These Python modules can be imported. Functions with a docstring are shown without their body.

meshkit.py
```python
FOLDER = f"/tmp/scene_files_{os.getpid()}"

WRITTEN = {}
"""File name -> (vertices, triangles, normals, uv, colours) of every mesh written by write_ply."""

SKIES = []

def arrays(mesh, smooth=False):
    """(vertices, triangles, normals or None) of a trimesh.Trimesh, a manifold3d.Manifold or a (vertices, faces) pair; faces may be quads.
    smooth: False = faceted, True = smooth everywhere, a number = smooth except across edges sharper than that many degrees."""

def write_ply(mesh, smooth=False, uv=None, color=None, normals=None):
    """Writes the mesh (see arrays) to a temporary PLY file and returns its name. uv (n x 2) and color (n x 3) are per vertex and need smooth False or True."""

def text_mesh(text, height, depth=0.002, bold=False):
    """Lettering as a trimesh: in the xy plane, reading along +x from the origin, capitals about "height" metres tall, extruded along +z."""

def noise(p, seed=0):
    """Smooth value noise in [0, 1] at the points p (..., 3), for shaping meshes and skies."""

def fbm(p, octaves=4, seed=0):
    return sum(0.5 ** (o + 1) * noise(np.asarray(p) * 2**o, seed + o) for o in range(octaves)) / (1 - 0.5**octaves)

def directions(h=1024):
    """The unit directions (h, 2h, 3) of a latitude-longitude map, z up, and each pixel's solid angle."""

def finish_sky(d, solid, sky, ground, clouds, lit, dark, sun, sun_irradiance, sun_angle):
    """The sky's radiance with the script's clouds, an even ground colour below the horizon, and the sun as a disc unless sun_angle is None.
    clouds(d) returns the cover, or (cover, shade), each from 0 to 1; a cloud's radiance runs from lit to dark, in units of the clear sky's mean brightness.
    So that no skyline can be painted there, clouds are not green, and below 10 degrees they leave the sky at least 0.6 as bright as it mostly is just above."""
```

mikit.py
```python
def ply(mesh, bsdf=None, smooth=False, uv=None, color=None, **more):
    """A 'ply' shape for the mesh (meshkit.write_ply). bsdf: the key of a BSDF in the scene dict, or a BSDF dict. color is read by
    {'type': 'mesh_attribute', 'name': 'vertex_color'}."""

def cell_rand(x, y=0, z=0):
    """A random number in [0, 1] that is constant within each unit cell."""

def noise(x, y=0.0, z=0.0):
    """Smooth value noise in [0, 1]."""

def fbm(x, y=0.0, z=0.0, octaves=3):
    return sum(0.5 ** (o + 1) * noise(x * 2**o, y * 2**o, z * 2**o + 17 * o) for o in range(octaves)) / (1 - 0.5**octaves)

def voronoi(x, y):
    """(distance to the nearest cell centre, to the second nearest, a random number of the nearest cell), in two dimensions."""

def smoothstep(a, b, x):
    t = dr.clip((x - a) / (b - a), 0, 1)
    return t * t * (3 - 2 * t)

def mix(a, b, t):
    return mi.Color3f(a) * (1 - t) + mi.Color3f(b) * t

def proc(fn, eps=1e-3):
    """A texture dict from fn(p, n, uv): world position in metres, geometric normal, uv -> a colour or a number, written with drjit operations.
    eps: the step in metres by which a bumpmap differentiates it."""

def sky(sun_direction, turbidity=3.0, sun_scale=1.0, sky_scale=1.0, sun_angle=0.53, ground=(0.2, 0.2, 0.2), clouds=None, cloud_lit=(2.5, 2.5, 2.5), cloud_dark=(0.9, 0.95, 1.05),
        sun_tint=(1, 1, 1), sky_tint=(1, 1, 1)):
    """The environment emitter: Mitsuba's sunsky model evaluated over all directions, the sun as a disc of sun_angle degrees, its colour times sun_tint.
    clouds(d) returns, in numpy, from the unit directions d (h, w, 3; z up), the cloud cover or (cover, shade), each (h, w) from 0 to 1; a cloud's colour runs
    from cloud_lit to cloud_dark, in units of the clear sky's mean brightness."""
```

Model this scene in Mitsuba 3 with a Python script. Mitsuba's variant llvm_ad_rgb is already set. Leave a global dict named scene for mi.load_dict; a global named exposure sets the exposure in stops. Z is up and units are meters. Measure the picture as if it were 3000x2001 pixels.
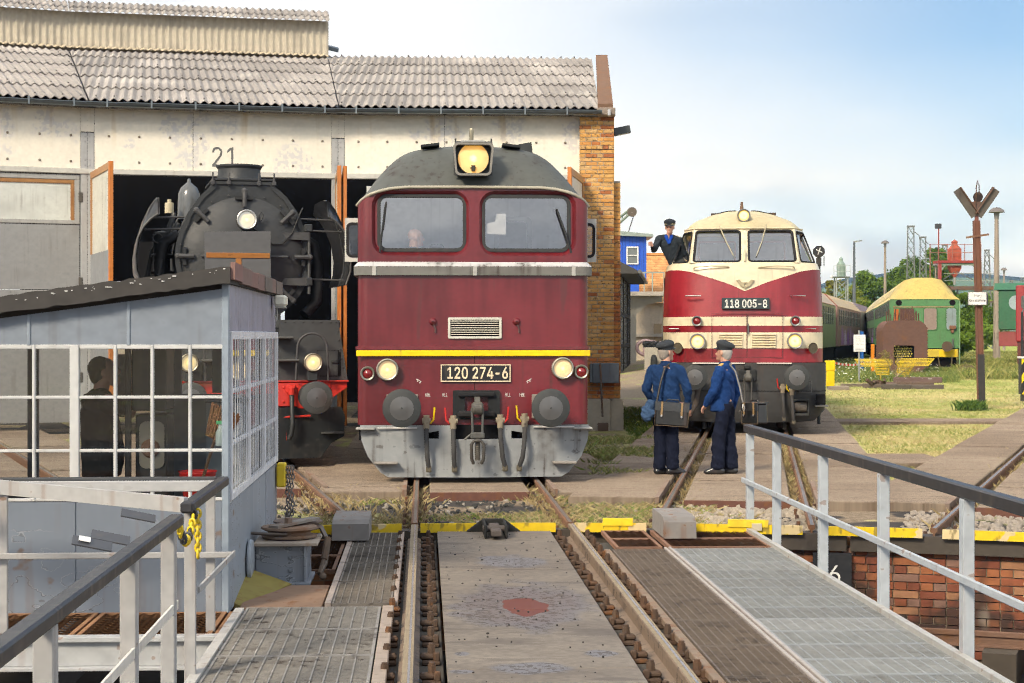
import math, random, numpy as np, trimesh, mitsuba as mi, mikit, meshkit, drjit as dr
import manifold3d as m3
from shapely.geometry import Polygon, Point, box as sbox
from shapely import affinity
from shapely.ops import unary_union
from mikit import proc, noise, fbm, cell_rand, smoothstep, mix, voronoi
random.seed(7); RNG = np.random.default_rng(11)
PI = math.pi
scene, labels = {'type': 'scene'}, {}
ST = mi.ScalarTransform4f

# ---------------------------------------------------------------- camera, sky, exposure
# rail top is z = 0; the photographer stands on the turntable bridge, 1.84 m above the rails
EYE = 1.84
scene['camera'] = {'type': 'perspective', 'fov': 33.40, 'fov_axis': 'x', 'near_clip': 0.1, 'far_clip': 9000.0,
                   'principal_point_offset_x': 0.0, 'principal_point_offset_y': 0.0090,
                   'to_world': ST().look_at(origin=[0, 0, EYE], target=[0, 10, EYE], up=[0, 0, 1])}
exposure = 2.05

def clouds(d):
    x, y, z = d[..., 0], d[..., 1], d[..., 2]
    h = np.maximum(z, 0) + 0.12
    q = np.stack([x / h * 0.75, y / h * 0.75, np.full_like(x, 3.3)], -1)
    big = meshkit.fbm(q, 5, 3)
    q2 = np.stack([x * 9, y * 9, z * 22], -1)
    low = meshkit.fbm(q2, 4, 9)
    az = np.arctan2(x, y)
    cover = np.clip((big - 0.30) * 3.4, 0, 1)
    # a blue gap opens high on the right-hand (east) side of the view
    gap = np.exp(-((az - 0.42) / 0.42) ** 2) * np.clip((z - 0.035) / 0.13, 0, 1)
    cover = np.clip(cover * (1 - gap) + 0.50 * (1 - gap * 1.3), 0, 1)
    cover = np.maximum(cover, np.clip(1.25 - z / 0.09, 0, 1))
    shade = np.clip((low - 0.47) * 8.0, 0, 1) * np.clip(1.7 - z / 0.07, 0.22, 1) * 0.95
    return cover * 0.97, shade

scene['sky'] = mikit.sky((-0.42, -0.72, 0.56), turbidity=3.0, sun_scale=0.80, sun_angle=13.0, clouds=clouds,
                         cloud_lit=(2.95, 3.03, 3.14), cloud_dark=(1.75, 1.9, 2.15), sun_tint=(0.91, 0.975, 1.09), sky_tint=(0.92, 0.995, 1.11))

# ---------------------------------------------------------------- mesh helpers
class MB:
    """Collects pieces of one mesh; build with put()."""
    def __init__(s): s.V, s.F, s.n = [], [], 0
    def add(s, v, f):
        v = np.asarray(v, float).reshape(-1, 3); f = np.asarray(f, int)
        if f.ndim == 2 and f.shape[1] == 4: f = np.vstack([f[:, [0, 1, 2]], f[:, [0, 2, 3]]])
        s.V.append(v); s.F.append(f + s.n); s.n += len(v); return s
    def mesh(s, m):
        if hasattr(m, 'to_mesh'):
            t = m.to_mesh(); return s.add(np.array(t.vert_properties)[:, :3], np.array(t.tri_verts))
        return s.add(m.vertices, m.faces)
    def arrays(s): return np.vstack(s.V), np.vstack(s.F)
    def box(s, x0, x1, y0, y1, z0, z1):
        return s.obox(((x0 + x1) / 2, (y0 + y1) / 2, (z0 + z1) / 2), (abs(x1 - x0), abs(y1 - y0), abs(z1 - z0)))
    def obox(s, c, size, R=None):
        v = BOXV * np.asarray(size) / 2
        if R is not None: v = v @ np.asarray(R).T
        return s.add(v + np.asarray(c), BOXF)
    def cbox(s, x0, x1, y0, y1, z0, z1, b=0.01):
        """chamfered box"""
        c = np.array([(x0 + x1) / 2, (y0 + y1) / 2, (z0 + z1) / 2]); h = np.abs([x1 - x0, y1 - y0, z1 - z0]) / 2
        b = min(b, *(h * 0.9)); v = []
        for a in BOXV:
            for k in range(3):
                p = h - b; p[k] = h[k]; v.append(a * p)
        return s.add(np.array(v) + c, CBF)
    def bar(s, p, q, w, h, up=(0, 0, 1)):
        p, q = np.asarray(p, float), np.asarray(q, float); y = q - p; L = np.linalg.norm(y); y = y / L
        if abs(y @ np.asarray(up, float)) > .999: up = (0, 1, 0) if abs(y[1]) < .9 else (1, 0, 0)
        x = np.cross(y, up); x /= np.linalg.norm(x); z = np.cross(x, y)
        return s.obox((p + q) / 2, (w, L, h), np.stack([x, y, z], 1))
    def tube(s, pts, r, n=8, cap=True):
        p = np.asarray(pts, float); r = np.broadcast_to(r, (len(p),)).astype(float)
        t = np.gradient(p, axis=0); t /= np.linalg.norm(t, axis=1, keepdims=True) + 1e-12
        a = np.cross(t[0], [0, 0, 1.0] if abs(t[0][2]) < 0.9 else [1.0, 0, 0]); a /= np.linalg.norm(a)
        ang = np.arange(n) * 2 * PI / n; V = []
        for i in range(len(p)):
            a = a - t[i] * (a @ t[i]); a /= np.linalg.norm(a) + 1e-12; b = np.cross(t[i], a)
            V.append(p[i] + r[i] * (np.cos(ang)[:, None] * a + np.sin(ang)[:, None] * b))
        F = []
        for i in range(len(p) - 1):
            for j in range(n):
                k = (j + 1) % n; F.append([i * n + j, i * n + k, (i + 1) * n + k, (i + 1) * n + j])
        s.add(np.vstack(V), F)
        if cap:
            for e, i in ((0, 0), (1, len(p) - 1)):
                f = [[0, j + 1, (j + 1) % n + 1][::(1 if e else -1)] for j in range(n)]
                s.add(np.vstack([[p[i]], V[i]]), f)
        return s
    def cyl(s, p, q, r, r2=None, n=16): return s.tube([p, q], [r, r if r2 is None else r2], n)
    def lathe(s, prof, o=(0, 0, 0), ax=(0, 0, 1), n=24):
        """prof: (distance along the axis, radius)"""
        z = np.asarray(ax, float); z /= np.linalg.norm(z)
        x = np.cross(z, [0, 0, 1.0] if abs(z[2]) < 0.9 else [1.0, 0, 0]); x /= np.linalg.norm(x); y = np.cross(z, x)
        ang = np.arange(n) * 2 * PI / n; V = []
        for t, r in prof: V.append(np.asarray(o) + z * t + max(r, 1e-5) * (np.cos(ang)[:, None] * x + np.sin(ang)[:, None] * y))
        F = [[i * n + j, i * n + (j + 1) % n, (i + 1) * n + (j + 1) % n, (i + 1) * n + j] for i in range(len(prof) - 1) for j in range(n)]
        return s.add(np.vstack(V), F)
    def ball(s, c, r, n=12):
        m = trimesh.creation.uv_sphere(1.0, count=[n, 2 * n]); return s.add(m.vertices * np.asarray(r) + np.asarray(c), m.faces)
    def prism(s, poly, a, b, plane='xy'):
        """extrude a shapely polygon / point list drawn in the plane from a to b along the third axis"""
        if not hasattr(poly, 'geom_type'): poly = Polygon(poly)
        for g in getattr(poly, 'geoms', [poly]):
            if g.area < 1e-9: continue
            m = trimesh.creation.extrude_polygon(g, abs(b - a), engine='earcut'); v = np.array(m.vertices); v[:, 2] += min(a, b); f = np.array(m.faces)
            if plane == 'xz': v = v[:, [0, 2, 1]]; f = f[:, ::-1]
            if plane == 'yz': v = v[:, [2, 0, 1]]
            s.add(v, f)
        return s
    def text(s, t, h, o, ex, ey, bold=False, depth=0.003, width=None):
        """lettering from the point o along ex, upright along ey"""
        m = meshkit.text_mesh(t, h, depth, bold); v = np.array(m.vertices); v[:, 0] -= v[:, 0].min()
        if width: v[:, 0] *= width / v[:, 0].max()
        ex, ey = np.asarray(ex, float), np.asarray(ey, float)
        return s.add(np.asarray(o) + v[:, :1] * ex + v[:, 1:2] * ey + v[:, 2:] * np.cross(ex, ey), m.faces)
    def grid(s, P):
        """P: (a, b, 3) points of a sheet"""
        P = np.asarray(P, float); a, b = P.shape[:2]; i, j = np.meshgrid(np.arange(a - 1), np.arange(b - 1), indexing='ij'); k = i * b + j
        return s.add(P.reshape(-1, 3), np.stack([k, k + b, k + b + 1, k + 1], -1).reshape(-1, 4))

BOXV = np.array([[x, y, z] for x in (-1, 1) for y in (-1, 1) for z in (-1, 1)], float)
BOXF = np.array([[0, 1, 3], [0, 3, 2], [4, 6, 7], [4, 7, 5], [0, 4, 5], [0, 5, 1], [2, 3, 7], [2, 7, 6], [0, 2, 6], [0, 6, 4], [1, 5, 7], [1, 7, 3]])
def _cbf():
    v = []
    for a in BOXV:
        for k in range(3):
            p = np.full(3, 0.8); p[k] = 1; v.append(a * p)
    v = np.array(v); h = trimesh.Trimesh(v, process=False).convex_hull
    from scipy.spatial import cKDTree
    _, idx = cKDTree(v).query(h.vertices); return idx[h.faces]
CBF = _cbf()

def rz(a): c, s = math.cos(a), math.sin(a); return np.array([[c, -s, 0], [s, c, 0], [0, 0, 1.0]])
def frame(x, y, z=0.0, yaw=0.0):
    """local frame: origin, and the y axis turned yaw radians clockwise (seen from above) from the viewing direction"""
    M = np.eye(4); M[:3, :3] = rz(-yaw); M[:3, 3] = (x, y, z); return M
CUR = [np.eye(4)]
class at:
    def __init__(s, M): s.M = M
    def __enter__(s): CUR.append(CUR[-1] @ s.M)
    def __exit__(s, *a): CUR.pop()

_count = {}
def uniq(k):
    n = _count.get(k, -1) + 1; _count[k] = n
    return k if n == 0 else f'{k}_{n:03d}'
def thing(name, label, cat, group=None):
    k = uniq(name); labels[k] = {'label': label, 'category': cat}
    if group: labels[k]['group'] = group
    return k
PACKED = ('pitbrick', 'flaked', 'redpaint', 'black', 'paint', 'gloss', 'matte', 'metal', 'rusty', 'grimy', 'cloth')
def pack(c): return (math.floor(min(c[0], .999) * 255) + min(max(c[1], 0.0), .998), c[2])
def shape(mb, mat, col=None, smooth=False, light=None):
    v, f = mb.arrays() if isinstance(mb, MB) else meshkit.arrays(mb)[:2]
    M = CUR[-1]; v = v @ M[:3, :3].T + M[:3, 3]
    v, f, n = meshkit.arrays((v, f), smooth)
    uv = None
    if col is not None: uv = np.tile(np.array([pack(col)]), (len(v), 1))
    path = meshkit.write_ply((v, f), False, uv, None, normals=n)
    d = {'type': 'ply', 'filename': path, 'face_normals': n is None, 'bsdf': {'type': 'ref', 'id': 'm_' + mat}}
    if light is not None: d['emitter'] = {'type': 'area', 'radiance': {'type': 'rgb', 'value': list(light)}}
    return d
def put(parent, name, mb, mat, col=None, smooth=False, label=None, light=None):
    k = uniq(f'{parent}__{name}' if parent else name); scene[k] = shape(mb, mat, col, smooth, light)
    if label: labels[k] = {'label': label}
    return k
def solo(name, mb, mat, label, cat, col=None, smooth=False, group=None, kind=None):
    k = put(None, name, mb, mat, col, smooth); labels[k] = {}
    if label: labels[k]['label'] = label
    if cat: labels[k]['category'] = cat
    if group: labels[k]['group'] = group
    if kind: labels[k]['kind'] = kind
    return k
def rrect(x0, x1, z0, z1, r):
    r = min(r, (x1 - x0) / 2.01, (z1 - z0) / 2.01); return sbox(x0 + r, z0 + r, x1 - r, z1 - r).buffer(r, quad_segs=5)

# ---------------------------------------------------------------- materials
def two(d): return {'type': 'twosided', 'b': d}
def princ(base, rough=.6, metal=0.0, spec=.5, **k):
    if isinstance(base, (tuple, list)): base = {'type': 'rgb', 'value': list(base)}
    elif callable(base): base = proc(base)
    if callable(rough): rough = proc(rough)
    return {'type': 'principled', 'base_color': base, 'roughness': rough, 'metallic': metal, 'specular': spec, **k}
def unpack(uv):
    u, v = mi.Float(uv.x), mi.Float(uv.y); r = dr.floor(u + 1e-4)
    return mi.Color3f(r / 255.0, u - r, v)
def worn(dirt, amt, streak, spots, lo=.86, hi=.28):
    """base colour from the mesh, with world-space grime: cloudy dirt, rain streaks, small chips"""
    def fn(p, n, uv):
        c = unpack(uv)
        f = fbm(p.x * 2.3, p.y * 2.3, p.z * 2.3)
        g = fbm(p.x * 14, p.y * 14, p.z * 14)
        s = fbm(p.x * 17, p.y * 17, p.z * 1.1)
        d = smoothstep(.50, .80, f * .6 + g * .2 + s * .2) * amt + smoothstep(.58, .86, s) * streak
        d = d + smoothstep(.72, .78, g) * spots
        return mix(c * (lo + hi * g), mi.Color3f(*dirt), dr.clip(d, 0, .9))
    return fn
M = {}
def mat(name, d): scene['m_' + name] = d
mat('paint', two(princ(worn((.10, .08, .06), .25, .22, .10), .42)))
mat('gloss', two(princ(worn((.10, .06, .05), .16, .20, .05), .2, clearcoat=1.0, clearcoat_gloss=.9)))
mat('matte', two(princ(worn((.09, .08, .07), .28, .15, .10), .85, spec=.25)))
mat('metal', two(princ(worn((.12, .09, .07), .35, .2, .10), .38, 0.85)))
mat('rusty', two(princ(worn((.17, .075, .03), .85, .4, .5), .8, spec=.3)))
mat('grimy', two(princ(worn((.045, .035, .03), .75, .5, .35), .6)))
mat('cloth', two(princ(worn((.03, .03, .05), .15, .0, .0, .80, .4), .95, spec=.2, sheen=.4)))
def redpaint_fn(p, n, uv):
    c = unpack(uv); a = fbm(p.x * .9, p.y * .9, p.z * .7 + 3, 4); s = fbm(p.x * 11, p.y * 11, p.z * .8); g = fbm(p.x * 24, p.y * 24, p.z * 24)
    c = mix(c * .70, c * 1.16 + mi.Color3f(.005, .004, .0045), smoothstep(.38, .66, a * .75 + s * .25)) * (.9 + .2 * g)
    return mix(c, mi.Color3f(.05, .025, .02), dr.clip(smoothstep(.62, .80, s) * .45 + smoothstep(.70, .76, g) * .25, 0, .8))
mat('redpaint', two(princ(redpaint_fn, lambda p, n, uv: .20 + .25 * fbm(p.x * 2, p.y * 2, p.z * 2), clearcoat=.8, clearcoat_gloss=.88)))
mat('black', two(princ(worn((.030, .029, .028), .35, .12, .25, .80, .4), lambda p, n, uv: .38 + .3 * fbm(p.x * 5, p.y * 5, p.z * 5))))
mat('chipped', two(princ(worn((.20, .10, .05), .12, .30, .55, .80, .34), .5)))
def peel_fn(p, n, uv):
    c = unpack(uv); a = fbm(p.x * 4.5, p.y * 4.5, p.z * 4.5 + 2, 4); b = fbm(p.x * 19, p.y * 19, p.z * 6)
    c = mix(c * (.8 + .3 * b), mi.Color3f(.62, .50, .27), smoothstep(.555, .585, a))
    return mix(c, mi.Color3f(.10, .075, .03), smoothstep(.58, .72, b) * .65)
mat('peel', two(princ(peel_fn, .5)))
def flaked_fn(p, n, uv):
    c = unpack(uv); a = fbm(p.x * 1.7, p.y * 1.7, p.z * 1.7, 3); q = fbm(p.x * 5, p.y * 5, p.z * 7, 4); s = fbm(p.x * 15, p.y * 15, p.z * .9)
    line = (1 - smoothstep(.004, .016, dr.abs(q - .5))) * smoothstep(.42, .58, a)
    c = c * (.86 + .26 * a + .10 * (s - .5)); c = mix(c, mi.Color3f(.42, .45, .48), line * .45)
    c = mix(c, mi.Color3f(.05, .05, .055), (1 - smoothstep(.004, .012, dr.abs(q - .492))) * smoothstep(.46, .6, a) * .7)
    return mix(c, mi.Color3f(.15, .09, .05), smoothstep(.70, .78, q) * .7 + smoothstep(.62, .8, s) * .25)
mat('flaked', two(princ(flaked_fn, .48)))
mat('skin', two(princ((.52, .29, .21), .55)))
mat('glass', {'type': 'thindielectric', 'int_ior': 1.6, 'specular_transmittance': {'type': 'rgb', 'value': [.80, .82, .82]}})
mat('windscreen', {'type': 'thindielectric', 'int_ior': 2.6})
mat('bulb', two({'type': 'diffuse', 'reflectance': {'type': 'rgb', 'value': [.6, .5, .3]}}))
mat('dark', two(princ((.012, .012, .013), .9, spec=.1)))
mat('steel', two(princ((.55, .56, .58), .28, 1.0)))
# ---------------------------------------------------------------- ground, pit and radial tracks
C = np.array([0.40, 4.5]); R_PIT = 12.2
def polar(r, a, z=0.0): return np.array([C[0] + r * math.sin(a), C[1] + r * math.cos(a), z])
def swell(x, y): 
    t = np.clip((np.asarray(y) - 38) / 36, 0, 1); t = t * t * (3 - 2 * t)
    s = np.clip((np.asarray(x) - 2 - .03 * np.asarray(y)) / 4, 0, 1)
    return .48 * t * s
def ground_z(x, y):
    p = np.stack([np.asarray(x, float), np.asarray(y, float), np.zeros_like(np.asarray(x, float))], -1)
    return -.13 + swell(x, y) + .05 * (meshkit.fbm(p * .9, 3, 4) - .5)

def ground_fn(p, n, uv):
    x, y = p.x, p.y
    r = dr.sqrt(dr.square(x - .40) + dr.square(y - 4.5))
    a, b, c = fbm(x * .55, y * .55, 3, 4), fbm(x * 3.1, y * 3.1, 5, 3), fbm(x * 21, y * 21, 1, 2)
    dirt = mix((.105, .08, .058), (.235, .19, .14), c)
    dirt = mix(dirt, mi.Color3f(.035, .034, .036), smoothstep(.40, .50, fbm(x * 1.3 + 9, y * 1.3, 2, 3)) * (1 - smoothstep(15.5, 19, r)) * .92)
    lawn = mix((.38, .325, .15), (.20, .235, .06), smoothstep(.35, .68, a * .6 + b * .4))
    lawn = mix(lawn, mi.Color3f(.38, .32, .19), smoothstep(.55, .75, b) * .6) * (.62 + .7 * c)
    edge = (a - .5) * 3
    right = smoothstep(-.6, .6, x - 4.6 - .10 * (y - 24) + edge) * smoothstep(21, 23, y + edge)
    mid = smoothstep(-.5, .5, x - 2.0 - .03 * (y - 24) + edge * .4) * smoothstep(23.5, 25.5, y + edge) * (1 - smoothstep(37, 40, y))
    patch = smoothstep(.56, .66, b * .5 + a * .5) * .75
    g = dr.clip(dr.maximum(dr.maximum(right, mid * .85), patch), 0, 1)
    far = smoothstep(45, 70, y)
    lawn = mix(lawn, mix((.30, .30, .09), (.14, .19, .045), a) * (.7 + .6 * c), far)
    return mix(dirt, lawn, g)
mat('ground', two(princ(ground_fn, .95, spec=.1)))
def slab_fn(p, n, uv):
    a, b = fbm(p.x * 1.1, p.y * 1.1, 2), fbm(p.x * 30, p.y * 30, 4)
    grain = fbm(p.x * 1.6, p.y * 55, 1)
    c = mix((.138, .105, .079), (.255, .205, .157), a * .6 + uv.x * .5)
    return mix(c, mi.Color3f(.10, .07, .05), smoothstep(.52, .74, grain) * .65) * (.70 + .6 * b)
mat('slab', two(princ(slab_fn, .9, spec=.15)))
def ballast_fn(p, n, uv):
    d1, d2, w = voronoi(p.x * 22, p.y * 22)
    return mix((.20, .17, .13), (.50, .46, .40), w) * smoothstep(0, .25, d2 - d1)
mat('ballast', two(princ(ballast_fn, .9, spec=.2)))

def build_ground():
    rad = np.concatenate([np.arange(12.34, 34, .45), np.geomspace(34.6, 90, 40), np.geomspace(96, 900, 16)])
    ang = np.linspace(-PI, PI, 241)
    r, a = np.meshgrid(rad, ang, indexing='ij'); x, y = C[0] + r * np.sin(a), C[1] + r * np.cos(a)
    z = ground_z(x, y); z[:2] = -.2
    return MB().grid(np.stack([x, y, z], -1)[:, ::-1])
solo('ground', build_ground(), 'ground', 'dry grass, cinders and dirt round the turntable', None, smooth=True, kind='structure')

RAILP = Polygon([(-.0625, -.149), (.0625, -.149), (.0625, -.140), (.012, -.122), (.008, -.052), (.0335, -.038), (.0335, -.006), (.027, 0), (-.027, 0), (-.0335, -.006), (-.0335, -.038), (-.008, -.052), (-.012, -.122), (-.0625, -.140)])
RUST = (.15, .085, .055)
def rail_mesh(u, v0, v1): return MB().prism(affinity.translate(RAILP, u, 0), v0, v1, 'xz')
YAW = {'steam': math.radians(-12.4), 'red': math.radians(-2.97), 'cream': math.radians(8.25), 'right': math.radians(20.6), 'left': math.radians(-22)}
def track(key, v0, v1, label, slab0=15.0, slabs=True, flank=(1, 1), ln=2.6):
    t = thing('railway_track', label, 'track')
    G_ = .765 if key == 'red' else .7525
    with at(frame(C[0] + (.045 if key == 'red' else 0), C[1], 0, YAW[key])):
        for u in (-G_, G_):
            k = put(t, 'rail', rail_mesh(u, v0, v1), 'rusty', RUST, 30)
            put(k, 'running_surface', MB().box(u - .012, u + .022, v0 + .005, v1, 0, .002), 'metal', (.42, .38, .33))
        for i, v in enumerate(np.arange(v0 + .25, slab0 + .4, .62)):
            put(t, 'sleeper', MB().cbox(-1.25, 1.25, v - .12, v + .12, -.30, -.16, .015), 'matte', (.09, .07, .055))
            for u in (-G_, G_):
                for s in (-1, 1): put(t, 'rail_clip', MB().cbox(u + s * .115 - .04, u + s * .115 + .04, v - .05, v + .05, -.16, -.115, .01).cyl((u + s * .11, v, -.12), (u + s * .11, v, -.06), .022, n=6), 'rusty', (.10, .06, .045))
        if slabs:
            rr = random.Random(hash(len(key)) % 97)
            for v in np.arange(slab0, v1 - .5, ln):
                for u0, u1, on in ((-.60, .60, 1), (-1.95, -.88, flank[0]), (.88, 1.95, flank[1])):
                    if not on: continue
                    z = -.028 + rr.uniform(-.012, .008); d = .25 * rr.random() if abs(u0) > .7 else 0
                    m = MB().cbox(u0, u1, v + d + .012, v + d + ln - .012, z - .17, z, .012)
                    k = put(t, 'slab', m, 'slab', None)
                    vv, ff = m.arrays(); vv = vv @ CUR[-1][:3, :3].T + CUR[-1][:3, 3]
                    scene[k]['filename'] = meshkit.write_ply((vv, ff), False, np.tile([[rr.random(), 0]], (len(vv), 1)))
                if v < slab0 + .1:
                    put(t, 'slab_end_channel', MB().box(-.60, .60, v - .012, v + .008, -.17, -.034), 'rusty', (.13, .06, .045))
                    for u0, u1, on in ((-1.95, -.88, flank[0]), (.88, 1.95, flank[1])):
                        if on: put(t, 'guard_angle', MB().box(u0 + (.0 if u0 > 0 else 1.02), u0 + (.05 if u0 > 0 else 1.07), v, v + 2.4, -.1, .0), 'rusty', (.20, .15, .12))
    return t
track('steam', 12.3, 31, 'rusty rails and brown slabs leading to the black steam engine', 16.6, flank=(1, 1))
track('red', 12.3, 34, 'rails and dark slabs leading under the red engine', 15.9, flank=(1, 1))
track('cream', 12.3, 60, 'rails set between brown slabs leading to the red and cream engine', 14.95)
track('right', 12.3, 46, 'rails and brown slabs at the right edge running off past the lawn', 14.8)
track('left', 12.3, 30, 'rails behind the grey control cabin at the left', 15)
solo('path', MB().cbox(5.9, 8.75, 37.6, 38.9, -.3, -.055, .02).cbox(8.78, 12.2, 37.7, 39.1, -.3, -.06, .02).cbox(12.22, 16, 37.9, 39.4, -.3, -.06, .02), 'slab', 'pale slab path crossing the lawn', None, kind='structure')
solo('path', MB().cbox(4.95, 6.6, 25.3, 27.3, -.3, -.05, .02), 'slab', 'single pale slab lying in the grass', None, kind='structure')

# ballast stones along the pit edge
def stones(n, seed, r0, r1, a0, a1, s0=.025, s1=.055):
    g = np.random.default_rng(seed); ico = trimesh.creation.icosphere(subdivisions=0); mb = MB()
    for i in range(n):
        p = polar(g.uniform(r0, r1), g.uniform(a0, a1)); s = g.uniform(s0, s1)
        v = ico.vertices * (s * g.uniform(.6, 1.25, 3)) * (1 + g.uniform(-.18, .18, (12, 1)))
        mb.add(v @ rz(g.uniform(0, 6)).T + p + [0, 0, -.15 + g.uniform(-.01, .035)], ico.faces)
    return mb
solo('ballast', stones(1500, 2, 12.45, 15.1, .085, .21), 'matte', 'grey and tan ballast stones along the pit edge', 'ballast', (.34, .29, .23), kind='stuff')
solo('ballast', stones(1300, 3, 12.45, 15.0, .27, .50), 'matte', 'grey ballast stones at the right-hand end of the pit edge', 'ballast', (.30, .26, .22), kind='stuff')
solo('gravel', stones(2600, 4, 12.45, 16.0, -.35, .12, .010, .028), 'matte', 'small dark cinders before the red engine', 'gravel', (.05, .048, .046), kind='stuff')
solo('gravel', stones(500, 14, 12.45, 16.0, -.35, .12, .015, .04), 'matte', 'pale broken stones on the cinders before the red engine', 'gravel', (.30, .27, .23), kind='stuff')
solo('gravel', stones(2500, 15, 16.0, 27, .0, .125, .010, .03), 'matte', 'loose stones on the dirt between the two diesel engines', 'gravel', (.26, .225, .18), kind='stuff')

# ---------------------------------------------------------------- turntable pit
def brickwork_fn(p, n, uv):
    return mix(unpack(uv) * (.75 + .5 * fbm(p.x * 9, p.y * 9, p.z * 9)), mi.Color3f(.12, .08, .05), smoothstep(.60, .74, fbm(p.x * 22, p.y * 22, p.z * 22)) * .8)
mat('brick', two(princ(brickwork_fn, .85, spec=.2)))
def sooty_fn(p, n, uv):
    c = unpack(uv) * (.7 + .6 * fbm(p.x * 11, p.y * 11, p.z * 11)); a = fbm(p.x * 1.6, p.y * 1.6, p.z * 2.4, 4); s = fbm(p.x * 9, p.y * 9, p.z * .7)
    c = mix(c, mi.Color3f(.035, .03, .028), dr.clip(smoothstep(.44, .58, a) * .85 + smoothstep(.50, .68, s) * .6, 0, .88))
    return mix(c, mi.Color3f(.40, .36, .30), smoothstep(.60, .70, fbm(p.x * 3, p.y * 3, p.z * 1.2 + 7)) * .35)
mat('pitbrick', two(princ(sooty_fn, .88, spec=.2)))
pit = thing('turntable_pit', 'round brick-lined turntable pit with yellow painted edge plates', 'pit')
def arc_wall(r, z0, z1, a0, a1, n=60):
    a = np.linspace(a0, a1, n); return MB().grid([[polar(r, t, z0) for t in a], [polar(r, t, z1) for t in a]])
def arc_block(r0, r1, z0, z1, a0, a1, n=3):
    a = np.linspace(a0, a1, n); mb = MB()
    P = [[polar(r0, t, z1) for t in a], [polar(r0, t, z0) for t in a]]; mb.grid(P)
    mb.grid([[polar(r1, t, z1) for t in a], [polar(r0, t, z1) for t in a]])
    mb.grid([[polar(r0, t, z0) for t in a], [polar(r1, t, z0) for t in a]])
    for t in (a[0], a[-1]): mb.grid([[polar(r0, t, z0), polar(r0, t, z1)], [polar(r1, t, z0), polar(r1, t, z1)]])
    return mb
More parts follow.
